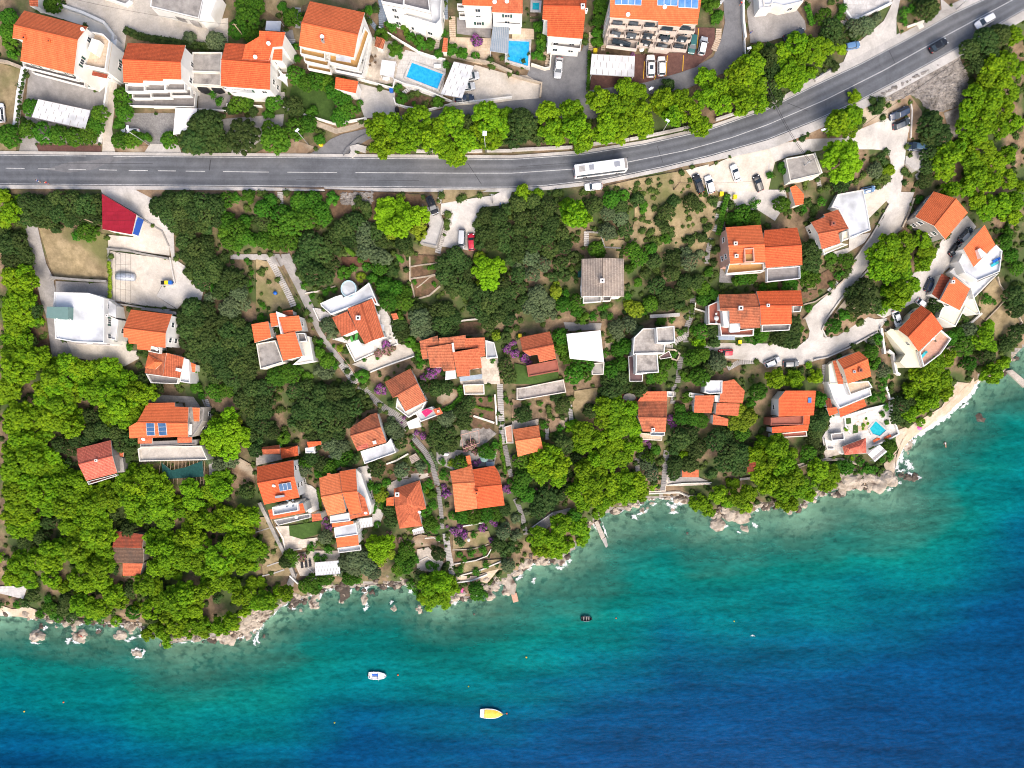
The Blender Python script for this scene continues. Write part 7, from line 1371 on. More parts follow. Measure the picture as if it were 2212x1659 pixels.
wall('thin wall along the dry grass plots','31','1975,735 1990,800 2065,905 1968,1010 1870,1110',.7,.25,'tanwall');wall('thin wall around the lower dry grass plot','31','2065,905 2120,1010 2185,1130 2090,1230',.7,.25,'tanwall')
wall('low wall along the inner side of the hairpin bend','31','870,660 760,780 620,930 500,1100 462,1190 500,1260',.6,.35,'concrete');wall('tan wall outside the hairpin bend','31','1250,60 1200,200 1150,310',.8,.35,'tanwall');wall('outer wall of the winding lane by garden terraces','31','1040,110 940,290 870,410 740,590',.6,.3,'concrete');wall('garden wall beside the winding lane','31','740,620 640,770 510,880 400,950 300,975',.6,.3,'tanwall');wall('curved lane wall above the red car','31','360,1040 300,1100',.6,.25,'tanwall')
wall('white wall with railing below the hairpin bend','31','388,1450 500,1430 700,1340 940,1210',.7,.35,'concrete');wall('tall white garden wall west of the bright orange roof','31','960,1180 975,1300 990,1400',1.4,.5);wall('white bent wall below the bright orange roof','31','1020,1370 1060,1400 1090,1560 1120,1580',1.4,.6);wall('white wall below the cream roof slope','31','1060,1290 1130,1350 1190,1400',1.2,.4)
wall('long white wall on the headland corner','32','1000,0 1040,130 1110,110',1.0,.5);wall('long tan wall on the slope by the cream terrace','31','1830,1050 1720,1150 1610,1240',1.0,.5,'offwhite');wall('long pale wall beside the bay trees','31','1625,1275 1560,1340 1480,1400',.8,.3,'offwhite')
wall('white outer wall of the headland terrace','32','1045,150 1060,270 1112,430 1000,490 900,530',1.2,.35);wall('white wall with steps above the turquoise pool','32','625,290 740,250 850,215 1020,175',1.0,.4);wall('white wall beside the pavilion','32','480,470 500,560 560,560',1.0,.3);wall('white stair wall in the headland garden','32','650,290 655,360 700,430',1.1,.3)
wall('curving tan wall behind the pale rocks','32','235,730 370,680 500,655 640,655 700,670 800,705',.7,.3,'tanwall');wall('pale retaining wall on the scrubby slope','21','1185,1078 1300,1072 1440,1062',1.2,.8,'concrete',name='retaining_wall');wall('curved stone wall of the spiral steps','21','1320,1360 1400,1365 1445,1400 1420,1455 1370,1440',.9,.4,'tanwall')
wall('pale wall seaward of the scrubby slope path','21','1580,960 1575,1010 1690,1045',.7,.3,'offwhite');wall('concrete wall uphill of the grey roof','21','640,345 760,355 800,480 950,490',.6,.3,'greyconcwall');wall('thin white wall seaward of the vegetable beds','12','1880,275 2060,335',.8,.5,'offwhite');wall('white wall beside the beds and stairway','12','2065,90 2075,230 2080,350',.8,.4,'offwhite')
wall('tan terrace wall on the stepped beds, uphill one','11','1335,648 1450,630 1570,618',.5,.3,'tanwall');wall('tan terrace wall on the stepped beds, middle one','11','1338,752 1460,735 1570,712',.5,.35,'tanwall');wall('tan wall around the lowest stepped bed','11','1330,560 1332,760 1360,850 1375,932 1500,895 1592,815',.5,.35,'tanwall');wall('low curved stone wall inside the stepped beds','11','1390,830 1430,800 1500,740 1560,720',.4,.25,'tanwall')
wall('white wall uphill of the brown soil bed','11','1745,1118 1850,1105 1930,1098',.7,.35,'offwhite');wall('white railing wall below the gravel yard','11','990,1558 1160,1490 1375,1418',.9,.2);wall('white side wall of the west patio steps','11','430,880 440,875 545,860',.6,.25,'offwhite');wall('tan garden wall beside the oaks','11','430,885 640,830 690,815',.5,.25,'tanwall')
wall('white patio wall of the oval terrace house','11','785,1315 820,1390 860,1465 1000,1400 1225,1315 1160,1150',.7,.3);wall('white edge wall of the small patio','11','500,1005 550,1115 640,1100',.7,.25)
wall('dark ramp wall beside the terraced solar house','12','40,1020 100,1140 180,1310 240,1430 300,1560 340,1659',1.1,.9,'greyconcwall');wall('stone wall of the shore terrace steps','12','180,1230 240,1330 260,1440 400,1420',.6,.35,'offwhite');wall('white wall around the shore patio','13','300,-10 370,60 460,30 700,-20',1.0,.35)
wall('white garden wall uphill of the long shade roof','12','400,1480 420,1560 520,1640',.5,.25,'offwhite');wall('white curved wall below the soil bed','12','1715,1552 1900,1520 2000,1480 2032,1425',.7,.25,'offwhite');wall('white wall below the twin roof bougainvillea','12','1790,1225 1900,1205 2010,1182',.8,.3);wall('white shore wall with railing','12','1750,1655 1950,1600 2160,1510',.8,.3,'offwhite')
wall('stone bed wall near the shore','12','1700,1430 1860,1425 1960,1400 2010,1380',.5,.3,'tanwall');wall('white wall of the shore platform','13','1738,50 1860,35 2000,-20',.9,.3);wall('stone wall beside the shore patio steps','12','1390,1540 1480,1490 1560,1550 1600,1560',.6,.25,'offwhite');wall('curved path kerb near the shore patio','12','1460,1330 1540,1325 1590,1360',.5,.25,'offwhite')
wall('thin tan wall on the dry slope, upper','12','0,1280 60,1260 125,1240',.5,.25,'concrete');wall('thin tan wall on the dry slope, middle','12','100,1570 170,1545 240,1525',.6,.3,'concrete');wall('thin tan wall on the dry slope, lower','12','60,1655 160,1630 250,1600',.6,.3,'concrete');wall('white promenade wall above the splashing rocks','22','1180,945 1300,940 1440,936 1530,972 1600,976',.7,.35,'offwhite')
wall('thin white railing wall of the promenade terrace','22','1340,870 1480,855 1720,850',.8,.15);wall('white terrace edge under the pines','22','160,1245 250,1180 350,1110',.7,.15);wall('grey wall below the dark headland trees','22','1960,820 2060,810 2130,800',.9,.6,'greyconcwall');wall('low garden wall by the two-tone cottage','12','1130,690 1215,660 1320,600',.7,.4,'offwhite')
railing('brown handrail along the steep footpath, west side','11','180,575 260,720 340,880 400,960','wood');railing('brown handrail lower on the steep footpath','11','410,1010 470,1120 530,1220','wood');railing('pink handrail beside the lower stairway','11','715,1385 790,1470 870,1580 960,1659','pinkwall');railing('white railing on the shore stairway','13','1738,-10 1738,50','white')
railing('steel railing of the concrete parking deck','30','1385,1240 1388,1400 1280,1475','white');railing('railing of the lower deck stairs','30','1280,1480 1345,1550 1330,1610','white');railing('dark roadside railing at the east wood','31','1190,240 1165,300','blackm');railing('white railing above the square cistern stairs','02','1760,130 1790,200 1835,290','white')
stairs('grey stairway just below the road','11','212,0 215,125',1.3,'concrete');stairs('steep concrete stairway beside the footpath','11','110,560 160,650 235,790 290,900 330,990',1.5);stairs('stairs below the yellow patio tree','11','740,1480 800,1560 870,1659',2.0,'concrete');stairs('stone stairway curving between the orange houses','12','900,10 1000,110 1130,215 1230,285 1320,390',2.0,'concgrey')
stairs('grey timber edged steps past the purple bougainvillea','12','1340,440 1420,530 1480,610 1530,720 1570,880',1.4,'concgrey');stairs('narrow steps between the hedge and purple flowers','12','1575,890 1600,1100 1610,1250',1.1,'concgrey');stairs('pale stairway running down to the shore','12','1640,1290 1660,1450 1690,1600 1700,1659',1.7,'concrete')
stairs('long straight stairway beside the vegetable beds','12','2108,0 2115,200 2125,380 2145,520',1.5,'concrete');stairs('stairway passing the pink paved terrace','12','2150,530 2180,680 2205,800',1.2,'concgrey');stairs('lower stairway under the western garden trees','22','25,990 60,1060 95,1160 120,1300',1.2,'concgrey');stairs('garden steps west of the small sandy garden','22','300,370 306,480',1.0,'concrete')
stairs('garden steps beside the dry strip','22','498,180 515,340',1.1,'concrete');stairs('steps under the east headland pines','22','1078,640 1085,770',1.2,'concrete');stairs('long narrow steps from the tiled house to the sea','22','1400,0 1385,170',1.2,'concgrey');stairs('long path steps above the promenade','22','1335,570 1322,700 1315,800 1300,920',1.5,'concgrey')
stairs('steps on the scrubby slope, uphill flight','21','1800,80 1765,240 1740,340',1.4,'concrete');stairs('narrow brick steps beside the pink house','21','1855,120 1830,240 1805,370',.9,'concgrey');stairs('steps on the scrubby slope, middle flight','21','1720,400 1690,520 1680,620',1.1,'concgrey');stairs('steps west of the modern white house','21','1562,900 1555,1040 1505,1180 1500,1300',1.3,'concgrey')
stairs('steps below the spiral stone wall','21','1460,1420 1440,1540 1430,1650',1.3,'concgrey');stairs('curving steps at the spiral wall','21','1500,1240 1430,1280 1400,1310',1.4,'concrete');stairs('steps above the grey roof','21','643,340 642,470',1.2,'concrete');stairs('white steps beside the silver hatchback','21','1860,1525 1960,1470 2110,1460',1.3,'concrete');stairs('steps to the modern white house terrace','21','1320,1325 1390,1332',1.0,'concrete')
stairs('steps between the garage and the car park','11','1690,190 1650,300 1600,400 1570,530',1.3,'concrete');stairs('short steps beside the garage roof','11','1592,10 1585,100',.9,'concrete');stairs('stone steps west of the tall balcony house','b','1165,80 1160,290',1.2,'concrete');stairs('wide stone steps beside the blue balcony house','b','1100,395 1105,640',1.6,'concrete');stairs('steps below the star shaped sail','b','1005,930 1010,1060',1.0,'concrete')
stairs('slate steps beside the blue grey terrace','10','1075,60 1085,245',1.0,'slate');stairs('diagonal steps beside the tall balcony house','10','965,160 1050,260',1.0,'slate');stairs('slate steps east of the white villa','10','1632,-20 1635,170',1.2,'slate');stairs('warm stone steps beside the striped villa','10','1695,145 1700,320',1.4,'warmstone');stairs('stone steps down to the planted bank','10','1610,230 1570,330 1560,430',1.1,'stone')
stairs('small steps at the pool balustrade','10','1340,760 1270,810',.9,'whitestone');stairs('curved steps beside the apartment court','20','1785,250 1780,340 1740,440',1.3,'warmstone');stairs('tan steps uphill of the carport hedge','20','685,280 680,440',1.0,'warmstone');stairs('tan steps beside the apartment block','20','800,250 785,440',1.0,'warmstone');stairs('spiral stone steps beside the raised pool planter','20','280,450 310,520 300,600',1.1,'warmstone')
stairs('steps from the walled yard to the lane','30','640,150 660,220 680,310',1.4,'stone');stairs('steps beside the flat garage','30','425,1520 450,1640',1.0,'concrete');stairs('white steps below the parking deck','30','1210,1440 1310,1450',1.2,'whitestone');stairs('lower white steps below the parking deck','30','1280,1500 1320,1590',.9,'whitestone')
stairs('steps outside the hairpin on the garden side','31','600,780 520,860',1.1,'concrete');stairs('steps along the wall below the hairpin','31','830,1290 950,1210',1.2,'concrete');stairs('steps beside the white saloon','31','950,1160 1010,1100',1.1,'concrete');stairs('steps at the foot of the cream terrace','31','1590,1235 1640,1190',.9,'concrete');stairs('steps west of the orange roof with vents','31','480,1490 485,1659',1.0,'concrete')
stairs('white steps above the turquoise pool','32','750,265 860,225 930,205',1.0,'whitestone');stairs('white steps by the pavilion','32','515,522 590,524',.8,'whitestone');stairs('steps beside the solar panel house','02','1785,130 1830,280',.9,'concrete');stairs('steps at the sloping footpath','12','640,610 720,740',1.0,'concrete')
# ---------------------------------------------------------------- pools
def pool(label,t,s,m='pool',ref=None,rim='whitestone'):
    P=Q(t,s);cu=sum(p[0] for p in P)/len(P);cv=sum(p[1] for p in P)/len(P);z=max(gz(*p)+surf(*p) for p in P)+.12;org=PA(cu,cv,z);e=empty('swimming_pool',org,label=label,cat='swimming pool');V=ccw([PA(*p,z) for p in P]);o=inset(V,-.45)
    b=MB();b.ring(o,.45,z-3.5,z+.02);b.build('pool_rim',rim,e,org=org);b=MB();b.add([(p.x,p.y,z-.12) for p in V],[tuple(range(len(V)))]);b.build('water_surface',m,e,org=org);LM.append((ref,cu,cv)) if ref else None
pool('blue rectangular pool with corner steps on the pale terrace','10','1347,540 1616,640 1568,768 1298,664',ref='the blue pool');pool('blue pool raised on a white terrace','20','-38,350 150,358 138,570 -45,516',ref='the raised pool');pool('turquoise pool on the white headland terrace','32','932,320 1021,402 966,450 905,430 880,386','poolturq',ref='the turquoise pool');pool('small turquoise hot tub beside brown loungers','20','178,20 238,22 232,85 176,82','poolturq')
# ---------------------------------------------------------------- rocks and surf
def boulder(u,v,r,m='rock',flat=.55,el=1.,rz=0,h=0):
    k=r*CAMZ/FPX;b=bmesh.new();bmesh.ops.create_icosphere(b,subdivisions=3,radius=1);sd=rnd.uniform(0,99)
    for q in b.verts:
        p=q.co.copy();n=noise.noise(p*1.1+Vector((sd,0,0)))*.45+noise.noise(p*2.7+Vector((0,sd,0)))*.22+abs(noise.noise(p*5.5+Vector((0,0,sd))))*.1;q.co=p*(1+n)
    me=bpy.data.meshes.new('boulder');b.to_mesh(me);b.free();me.materials.append(MATS[m]);z=max(gz(u,v),-.35)+h;p=PA(u,v,z)
    o=link('boulder',me,None,(p.x,p.y,z),rz,scale=(k*el,k,k*flat));tag(o,cat='rock',group='boulders along the shore');AUTO.append((o,('large ' if k > 4 else 'small ' if k < 1.8 else '')+('dark wet boulder' if m == 'wetrock' else 'pale boulder'),u,v))
ROCKS='''
32 rock 700,800,75 760,830,60 640,860,45 690,875,45 640,905,42 570,955,36 790,870,42 860,805,60 900,860,50 960,850,70 1010,800,55 1060,830,55 1200,530,45 1190,580,36 1230,500,30 1320,430,18
32 wetrock 650,940,38 1150,790,32 1200,800,50 1260,810,40 1310,830,22 750,850,20
32 rock 1160,770,26
22 rock 1210,1022,28 1170,1070,26 1130,1090,32 1090,1120,22 1385,1085,30 1325,1025,16 1785,1200,66 1740,1135,30 1880,1120,62 1960,1140,72 2010,1130,45 2005,1250,44 1830,1080,36 2140,1030,26 420,1530,48 110,1540,60 60,1620,34 150,1530,30 20,1640,26 700,1195,20
22 wetrock 1040,1150,20 1000,1130,16 1515,1285,26 930,1370,20 1010,1400,14 2180,1060,34 470,1490,26 1800,1060,26 1480,1090,26
03 rock 330,510,66 700,520,62 740,510,40 650,450,34 1060,505,55 1020,520,40 1140,430,46 1145,480,34 1190,665,46 1960,525,66 2030,500,40 2080,420,55 2130,360,55 2150,510,40 1250,500,30 2120,460,40 2180,400,40 1690,530,30
03 wetrock 620,560,30 860,480,30 570,465,20 550,510,24 1210,640,30 360,430,30 330,460,26 960,420,22 1000,410,18 1180,520,24 1260,535,20 2070,500,26 2060,560,22 840,440,18 800,510,18
13 rock 385,300,32 500,250,50 520,180,40 745,210,30 780,150,40 940,200,42 960,150,36 1195,275,32 2030,170,50 2060,90,36 2170,120,50 2200,50,40 1410,280,36 20,590,26 2190,60,40
13 wetrock 310,270,45 350,220,40 330,190,36 420,210,30 730,100,40 760,60,36 930,120,36 1000,140,34 1030,150,24 1100,80,36 1070,100,22 1200,90,26 1250,130,18 950,290,22 80,520,26 30,600,20 1160,70,20 1440,300,26 1780,190,26 1850,210,20 1890,320,22 1830,270,16 745,290,16 650,180,12
23 rock 190,30,26
'''
for ln in ROCKS.strip().split('\n'):
    p=ln.split()
    for q in p[2:]: x,y,r=map(float,q.split(','));boulder(*T(p[0],x,y),r/4,p[1],rnd.uniform(.4,.6),rnd.uniform(.9,1.3),rnd.uniform(0,3),h=-.05)
for ln in '32 1830,310,60 1620,510,22 1670,470,14 1505,710,16 1555,670,16 1395,815,18 1780,420,26 1880,380,30|22 1120,1270,14 1160,1350,12 1340,1225,18 1250,1330,22 1000,1540,26|13 270,370,14 650,90,16'.split('|'):
    p=ln.split()
    for q in p[1:]: x,y,r=map(float,q.split(','));u,v=T(p[0],x,y);boulder(u,v,r/4,'wetrock',.3,1.2,rnd.uniform(0,3),h=-.1)
def shingle(label,t,s,n,r0,r1,m='rock'):
    P=Q(t,s);xs=[p[0] for p in P];ys=[p[1] for p in P];b=MB();c=0
    while c < n:
        u,v=rnd.uniform(min(xs),max(xs)),rnd.uniform(min(ys),max(ys))
        if not inpoly(np.array([u]),np.array([v]),P)[0]: continue
        r=rnd.uniform(r0,r1)*rnd.uniform(.5,1);p=PG(u,v,surf(u,v));k=len(b.v);b.ball(p,(r*rnd.uniform(.8,1.3),r*rnd.uniform(.7,1.2),r*.6),n=5,k=4)
        for i in range(k,len(b.v)): x,y,z=b.v[i];b.v[i]=(x+rnd.uniform(-.2,.2)*r,y+rnd.uniform(-.2,.2)*r,z+rnd.uniform(-.15,.15)*r)
        c += 1
    b.sm=[False]*len(b.sm);tag(b.build('rubble',m),label,'rubble',kind='stuff')
shingle('grey rubble covering the slope below the road bend','30','930,830 1180,700 1650,480 1720,640 1740,760 1690,900 1500,965 1400,965 1300,850 1230,820 1100,870 950,862',1500,.2,.55,'rockbed');shingle('rubble under the road beside the big lime pine','11','740,10 1010,0 1000,100 740,110',380,.2,.5,'rockbed')
shingle('broken boulders on the shelf under the pines','03','2060,330 2212,290 2212,560 2000,560',160,.3,.9);shingle('loose boulders west of the shallow bay','13','-20,330 110,250 140,290 60,400 0,470',150,.25,.8);shingle('loose stones around the promenade','22','1180,990 1500,975 1500,1010 1200,1040',70,.2,.6)
shingle('shore stones beside the wooden jetty','13','1900,60 2100,-20 2130,40 2000,230 1940,200',60,.3,.9);shingle('shore stones under the western trees','03','300,400 1200,390 1250,450 300,440',120,.2,.7,'wetrock')
b=MB()
for u in np.arange(-20,2200,1.1):
    if 1935 < u < 2105: continue
    if rnd.random() < .68+.3*math.sin(u*.05)*math.sin(u*.013+2): continue
    v=float(CO(u))+rnd.gauss(-3,7);r=abs(rnd.gauss(.35,.35))+.15;r=min(r,1.5);p=PG(u,v);p.z=max(p.z,-.3);k=len(b.v);b.ball(p,(r*rnd.uniform(.8,1.4),r*rnd.uniform(.7,1.2),r*.6),n=6,k=4,m=int(rnd.random() < .45))
    for i in range(k,len(b.v)): x,y,z=b.v[i];b.v[i]=(x+rnd.uniform(-.25,.25)*r,y+rnd.uniform(-.25,.25)*r,z+rnd.uniform(-.15,.15)*r)
b.sm=[False]*len(b.sm);tag(b.build('rubble',['rock','wetrock']),'broken stones strewn along the whole rocky waterline','rubble',kind='stuff')
def foam_material():
    m=bpy.data.materials.new('surf');m.use_nodes=True;N=m.node_tree.nodes;L=m.node_tree.links;b=N['Principled BSDF'];b.inputs['Base Color'].default_value=(.85,.88,.88,1);b.inputs['Roughness'].default_value=.7
    g=N.new('ShaderNodeNewGeometry');n=N.new('ShaderNodeTexNoise');n.inputs['Scale'].default_value=1.3;n.inputs['Detail'].default_value=10;n.inputs['Roughness'].default_value=.75;n.inputs['Distortion'].default_value=1.4;L.new(g.outputs['Position'],n.inputs['Vector'])
    a=N.new('ShaderNodeAttribute');a.attribute_name='edge';s=N.new('ShaderNodeMath');s.operation='ADD';L.new(n.outputs['Fac'],s.inputs[0]);L.new(a.outputs['Fac'],s.inputs[1])
    r=N.new('ShaderNodeMapRange');r.inputs['From Min'].default_value=.94;r.inputs['From Max'].default_value=1.14;L.new(s.outputs[0],r.inputs[0]);t=N.new('ShaderNodeBsdfTransparent');mx=N.new('ShaderNodeMixShader');L.new(r.outputs[0],mx.inputs[0]);L.new(t.outputs[0],mx.inputs[1]);L.new(b.outputs[0],mx.inputs[2]);L.new(mx.outputs[0],N['Material Output'].inputs[0]);return m
MATS['surf']=foam_material()
def foam_mesh(blobs):
    V=[];Fc=[];E=[]
    for (u,v,ru,rv,an,*st_) in blobs:
        K=st_[0] if st_ else .63
        nr,na=6,20;o=len(V);ca,sa=math.cos(R(an)),math.sin(R(an));V.append(PA(u,v,.05));E.append(K);z=.04+.0006*len(Fc)/na % .03
        ph=rnd.uniform(0,6)
        for i in range(1,nr+1):
            for j in range(na): t=2*math.pi*j/na;wb=1+.38*math.sin(2*t+ph)+.26*math.sin(5*t+ph*3);x,y=wb*ru*i/nr*math.cos(t),wb*rv*i/nr*math.sin(t);V.append(PA(u+x*ca-y*sa,v+x*sa+y*ca,.05+z));E.append(K*(1-(i/nr)**2))
        for j in range(na): Fc.append((o,o+1+j,o+1+(j+1) % na))
        for i in range(nr-1):
            for j in range(na): a=o+1+i*na;Fc.append((a+j,a+na+j,a+na+(j+1) % na,a+(j+1) % na))
    me=bpy.data.meshes.new('sea_foam');me.from_pydata([tuple(x) for x in V],[],Fc);at=me.attributes.new('edge','FLOAT','POINT');at.data.foreach_set('value',np.array(E,np.float32));me.materials.append(MATS['surf']);me.update()
    tag(link('sea_foam',me),'white surf breaking around rocks and along the beach','foam',kind='stuff')
FO='''32 1390,340,75,28,-33|32 1450,300,60,22,-33|32 1300,395,45,28,-30|32 1560,210,75,38,-45|32 1620,150,75,38,-40|32 1690,100,75,34,-40|32 1750,55,60,30,-42|32 1245,450,40,34,0|32 1260,500,45,30,30|32 1150,640,60,50,-60|32 1110,720,40,50,0|32 1150,750,50,26,0|32 1250,790,75,42,10|32 1300,810,40,36,0|32 720,900,45,30,0|32 1130,855,34,30,0|32 980,920,60,22,0|32 1050,910,40,30,0|32 840,880,30,16,0|32 1220,700,70,60,0|32 1700,180,60,30,-40
22 1430,1020,110,45,-10|22 1390,1060,50,40,0|22 1350,1040,40,20,0|22 1400,1110,50,26,0|22 450,1540,60,60,0|22 490,1520,30,50,10|22 410,1590,40,30,0|22 740,1190,60,30,60|22 715,1230,20,70,-20|22 800,1260,20,80,-20|22 680,1160,30,24,0|22 1130,1110,70,26,-30|22 1060,1150,60,26,10|22 1230,1040,36,24,0|22 1760,1240,60,20,10|22 1850,1230,30,26,0|22 2100,1220,40,40,20|22 2110,1080,40,40,0|22 130,1590,60,40,0|22 170,1560,40,26,0|22 60,1650,50,20,0|22 1800,1100,40,26,0|22 1150,980,60,40,0|22 1110,1030,50,30,-30|22 1960,1280,36,16,20
03 1170,645,60,36,0|03 1200,700,50,24,0|03 1240,660,24,40,0|03 590,560,50,34,0|03 650,570,60,24,0|03 480,385,34,30,0|03 1760,530,36,30,0|03 2070,530,50,34,0|03 1140,540,50,30,0|03 390,450,30,36,0|03 300,580,60,16,0|03 850,470,40,20,0|03 1210,520,40,20,0|03 2200,570,30,40,0|03 1100,560,40,20,0
13 310,280,50,24,0|13 370,200,60,26,0|13 20,440,60,60,-40|13 10,520,36,60,0|13 60,360,60,36,-40|13 500,170,50,26,0|13 650,100,60,30,-30|13 820,130,26,24,0|13 940,130,60,36,0|13 950,240,50,26,0|13 950,280,40,30,0|13 1310,60,60,60,0|13 1340,130,30,50,0|13 1170,230,26,24,0|13 1720,230,60,30,0|13 2050,60,26,50,0|13 2110,20,50,20,0|13 1700,210,40,30,0|13 560,170,26,36,0|13 20,570,26,26,0|13 240,90,60,60,0
23 190,40,36,36,0|23 60,20,50,24,0'''
_b=[]
for ln in FO.split('\n'):
    for q in ln.split('|'):
        w_=q.split() if q[2] == ' ' else None;t,r_=(q[:2],q[3:]) if q[2] == ' ' else (None,q)
        x,y,a,c,an=map(float,r_.split(','));u,v=T(t,x,y);_b.append((u,v,a/4*1.15,c/4*1.15,an))
for u in range(0,2120,22):                                        # a thin lapping edge
    if rnd.random() < .55: v=float(CO(u));s=float(CO(u+6)-CO(u-6))/12;_b.append((u,v+3,rnd.uniform(8,14),rnd.uniform(3,5),math.degrees(math.atan(s))))
for k in range(26): t=k/25;_b.append((1988+(2106-1988)*t,float(CO(1988+(2106-1988)*t))+4,15,10,-38,.95))
for k in range(10): t=k/9;_b.append((1938+(1985-1938)*t,float(CO(1938+(1985-1938)*t))+3,10,6,-60,.85))
foam_mesh(_b)
def jetty(label,t,s,h,m,cat='jetty'):
    P=ccw([PA(*p,h) for p in Q(t,s)]);b=MB();b.prism([(p.x,p.y,p.z) for p in P],-2.5,h);b.build('jetty',m,org=P[0],label=label,cat=cat)
jetty('weathered concrete jetty reaching out of the pine cove','22','712,1195 742,1180 805,1318 772,1345',.7,'stone');jetty('paler tip of the pine cove jetty','22','776,1344 812,1322 830,1400 812,1416',.55,'concrete');jetty('rocky jetty arm below the shore platform','D','1083,1248 1100,1238 1116,1264 1112,1285 1100,1284',.7,'rock');jetty('pale square bathing slab at the jetty tip','D','1104,1285 1116,1281 1120,1299 1109,1302',.6,'pinkfloor')
jetty('concrete jetty at the east edge','31','2060,1545 2110,1535 2240,1640 2212,1690',.7,'stone');jetty('dark bathing slab in the western cove','D','732,1260 755,1262 755,1290 735,1303',.35,'wetrock')
# ---------------------------------------------------------------- street lamps, poles, wires
def lamp(label,t,base,head,square=False):
    (bu,bv),(hu,hv)=T(t,*base),T(t,*head);b0=PG(bu,bv);
    # height from how far the head leans away from the foot
    rb=Vector((bu-CU,bv-CV));k=Vector((hu-bu,hv-bv)).length;h=min(9.5,max(5.,(CAMZ-b0.z)*k/(rb.length+k)));p=PA(hu,hv,b0.z+h);e=empty('street_lamp',b0,label=label,cat='street lamp',group='street lamps');m=MB();m.tube((0,0,-.3),(0,0,h-.3),.11,.07,n=8);m.build('pole','steel',e)
    d=Vector((p.x-b0.x,p.y-b0.y));d=d if d.length < 2.2 else d.normalized()*2.2;m=MB();m.tube((0,0,h-.3),(d.x,d.y,h),.05,n=6);m.build('arm','steel',e);m=MB();m.box((0,0,0),(.9 if not square else 1.0,.45 if not square else .9,.16),0);m.build('lamp_head','lampglass',e,loc=(d.x,d.y,h),rz=math.atan2(d.y,d.x));LM.append((label.replace('street lamp','lamp').split(' beside')[0] if False else None,0,0)) if False else None
lamp('street lamp leaning over the white car on grid paving','a',(1510,1465),(1285,1285));lamp('street lamp beside the grey yard and yellow bin','10',(458,1255),(355,1125));lamp('street lamp with square head in front of the pine row','10',(1988,1320),(1976,1152),True);lamp('street lamp behind the pines near the carport','20',(1190,825),(1199,765));lamp('street lamp below the curved steps','20',(2005,500),(2050,415));lamp('thin street lamp among the pines above the coach','20',(1300,1138),(1345,1040));lamp('street lamp at the top edge of the road','30',(1620,85),(1710,-10));lamp('street lamp on the sandy bank below the bend','30',(475,1163),(400,1145))
def pole(label,t,base,top,m='rawwood'):
    (bu,bv),(hu,hv)=T(t,*base),T(t,*top);b0=PG(bu,bv);rb=Vector((bu-CU,bv-CV)).length;k=Vector((hu-bu,hv-bv)).length;h=min(9,max(6,(CAMZ-b0.z)*k/(rb+k)));b=MB();b.tube((0,0,-.5),(0,0,h),.16,.1,n=8);b.tube((-.5,0,h-.4),(.5,0,h-.4),.05,n=5);b.build('utility_pole',m,loc=b0,label=label,cat='pole',group='utility poles');return b0+Vector((0,0,h-.3))
p1=pole('wooden pole leaning over the dark tree by the orange houses','b',(650,415),(535,225));p2=pole('wooden pole beside the crimson roof','01',(868,288),(752,222));p3=pole('wooden pole on the dry bank below the coach','20',(1395,1640),(1432,1558),'wood');p4=pole('utility pole on the flat grey garage roof','30',(270,1465),(280,1440),'steel');p5=pole('pole at the corner of the dry concrete car park','11',(2045,95),(2035,20),'steel')
def wire(label,a,b,sag=1.2,r=.025):
    m=MB();n=14;P=[a.lerp(b,i/n)-Vector((0,0,sag*4*(i/n)*(1-i/n))) for i in range(n+1)]
    for x,y in zip(P[:-1],P[1:]): m.tube(x,y,r,n=4,cap=False)
    m.build('power_cable','blackm',org=a,label=label,cat='cable')
wire('black cable crossing the road bend to the garage roof',p4,PA(*T('20',2180,700),41),1.5,.04);wire('second black cable crossing the road bend',p4+Vector((.4,0,0)),PA(*T('20',2200,690),41),1.7,.04);wire('black cable running northeast over the rubble slope',p4,PA(*T('30',1700,480),40),2.,.05);wire('cable over the top west lane',p1,PA(*T('a',780,0),44),1.5)
wire('cable from the dry bank pole to the concrete yards',p3,PA(*T('20',2150,1560),35),1.2);wire('thin cable over the crimson roof',p2,PA(*T('01',1600,230),36),1.)
# ---------------------------------------------------------------- bins, furniture, people
def wheelie(label,t,x,y,m): u,v=T(t,x,y);p=PS(u,v);e=empty('waste_bin',p,label=label,cat='bin',group='waste bins');b=MB();b.box((0,0,.5),(.75,.75,1.0));b.build('body',m,e);b=MB();b.box((0,.02,1.05),(.85,.9,.1));b.build('lid',m,e)
for l,t,x,y,m in (('yellow bin at the side road mouth','10',567,1252,'yellow'),('yellow bin at the apartment carport corner','20',716,454,'yellow'),('black bin beside the yellow one on the gravel yard','01',1425,789,'blackm'),('yellow bin between the black and blue ones','01',1455,788,'yellow'),('blue bin at the end of the bin row','01',1485,788,'blueplastic'),('yellow bin at the head of the slope steps','21',1802,24,'yellow'),('yellow bin beside the concrete yard hedge','21',1917,50,'yellow'),('black bin on the driveway by the pines','10',1222,960,'blackm'),('blue box on the patio wall steps','10',1175,793,'blueplastic'),('yellow bin below the lower pair of orange roofs','21',1960,1298,'yellow'),('yellow bin beside the brick terrace house','21',70,1244,'yellow')): wheelie(l,t,x,y,m)
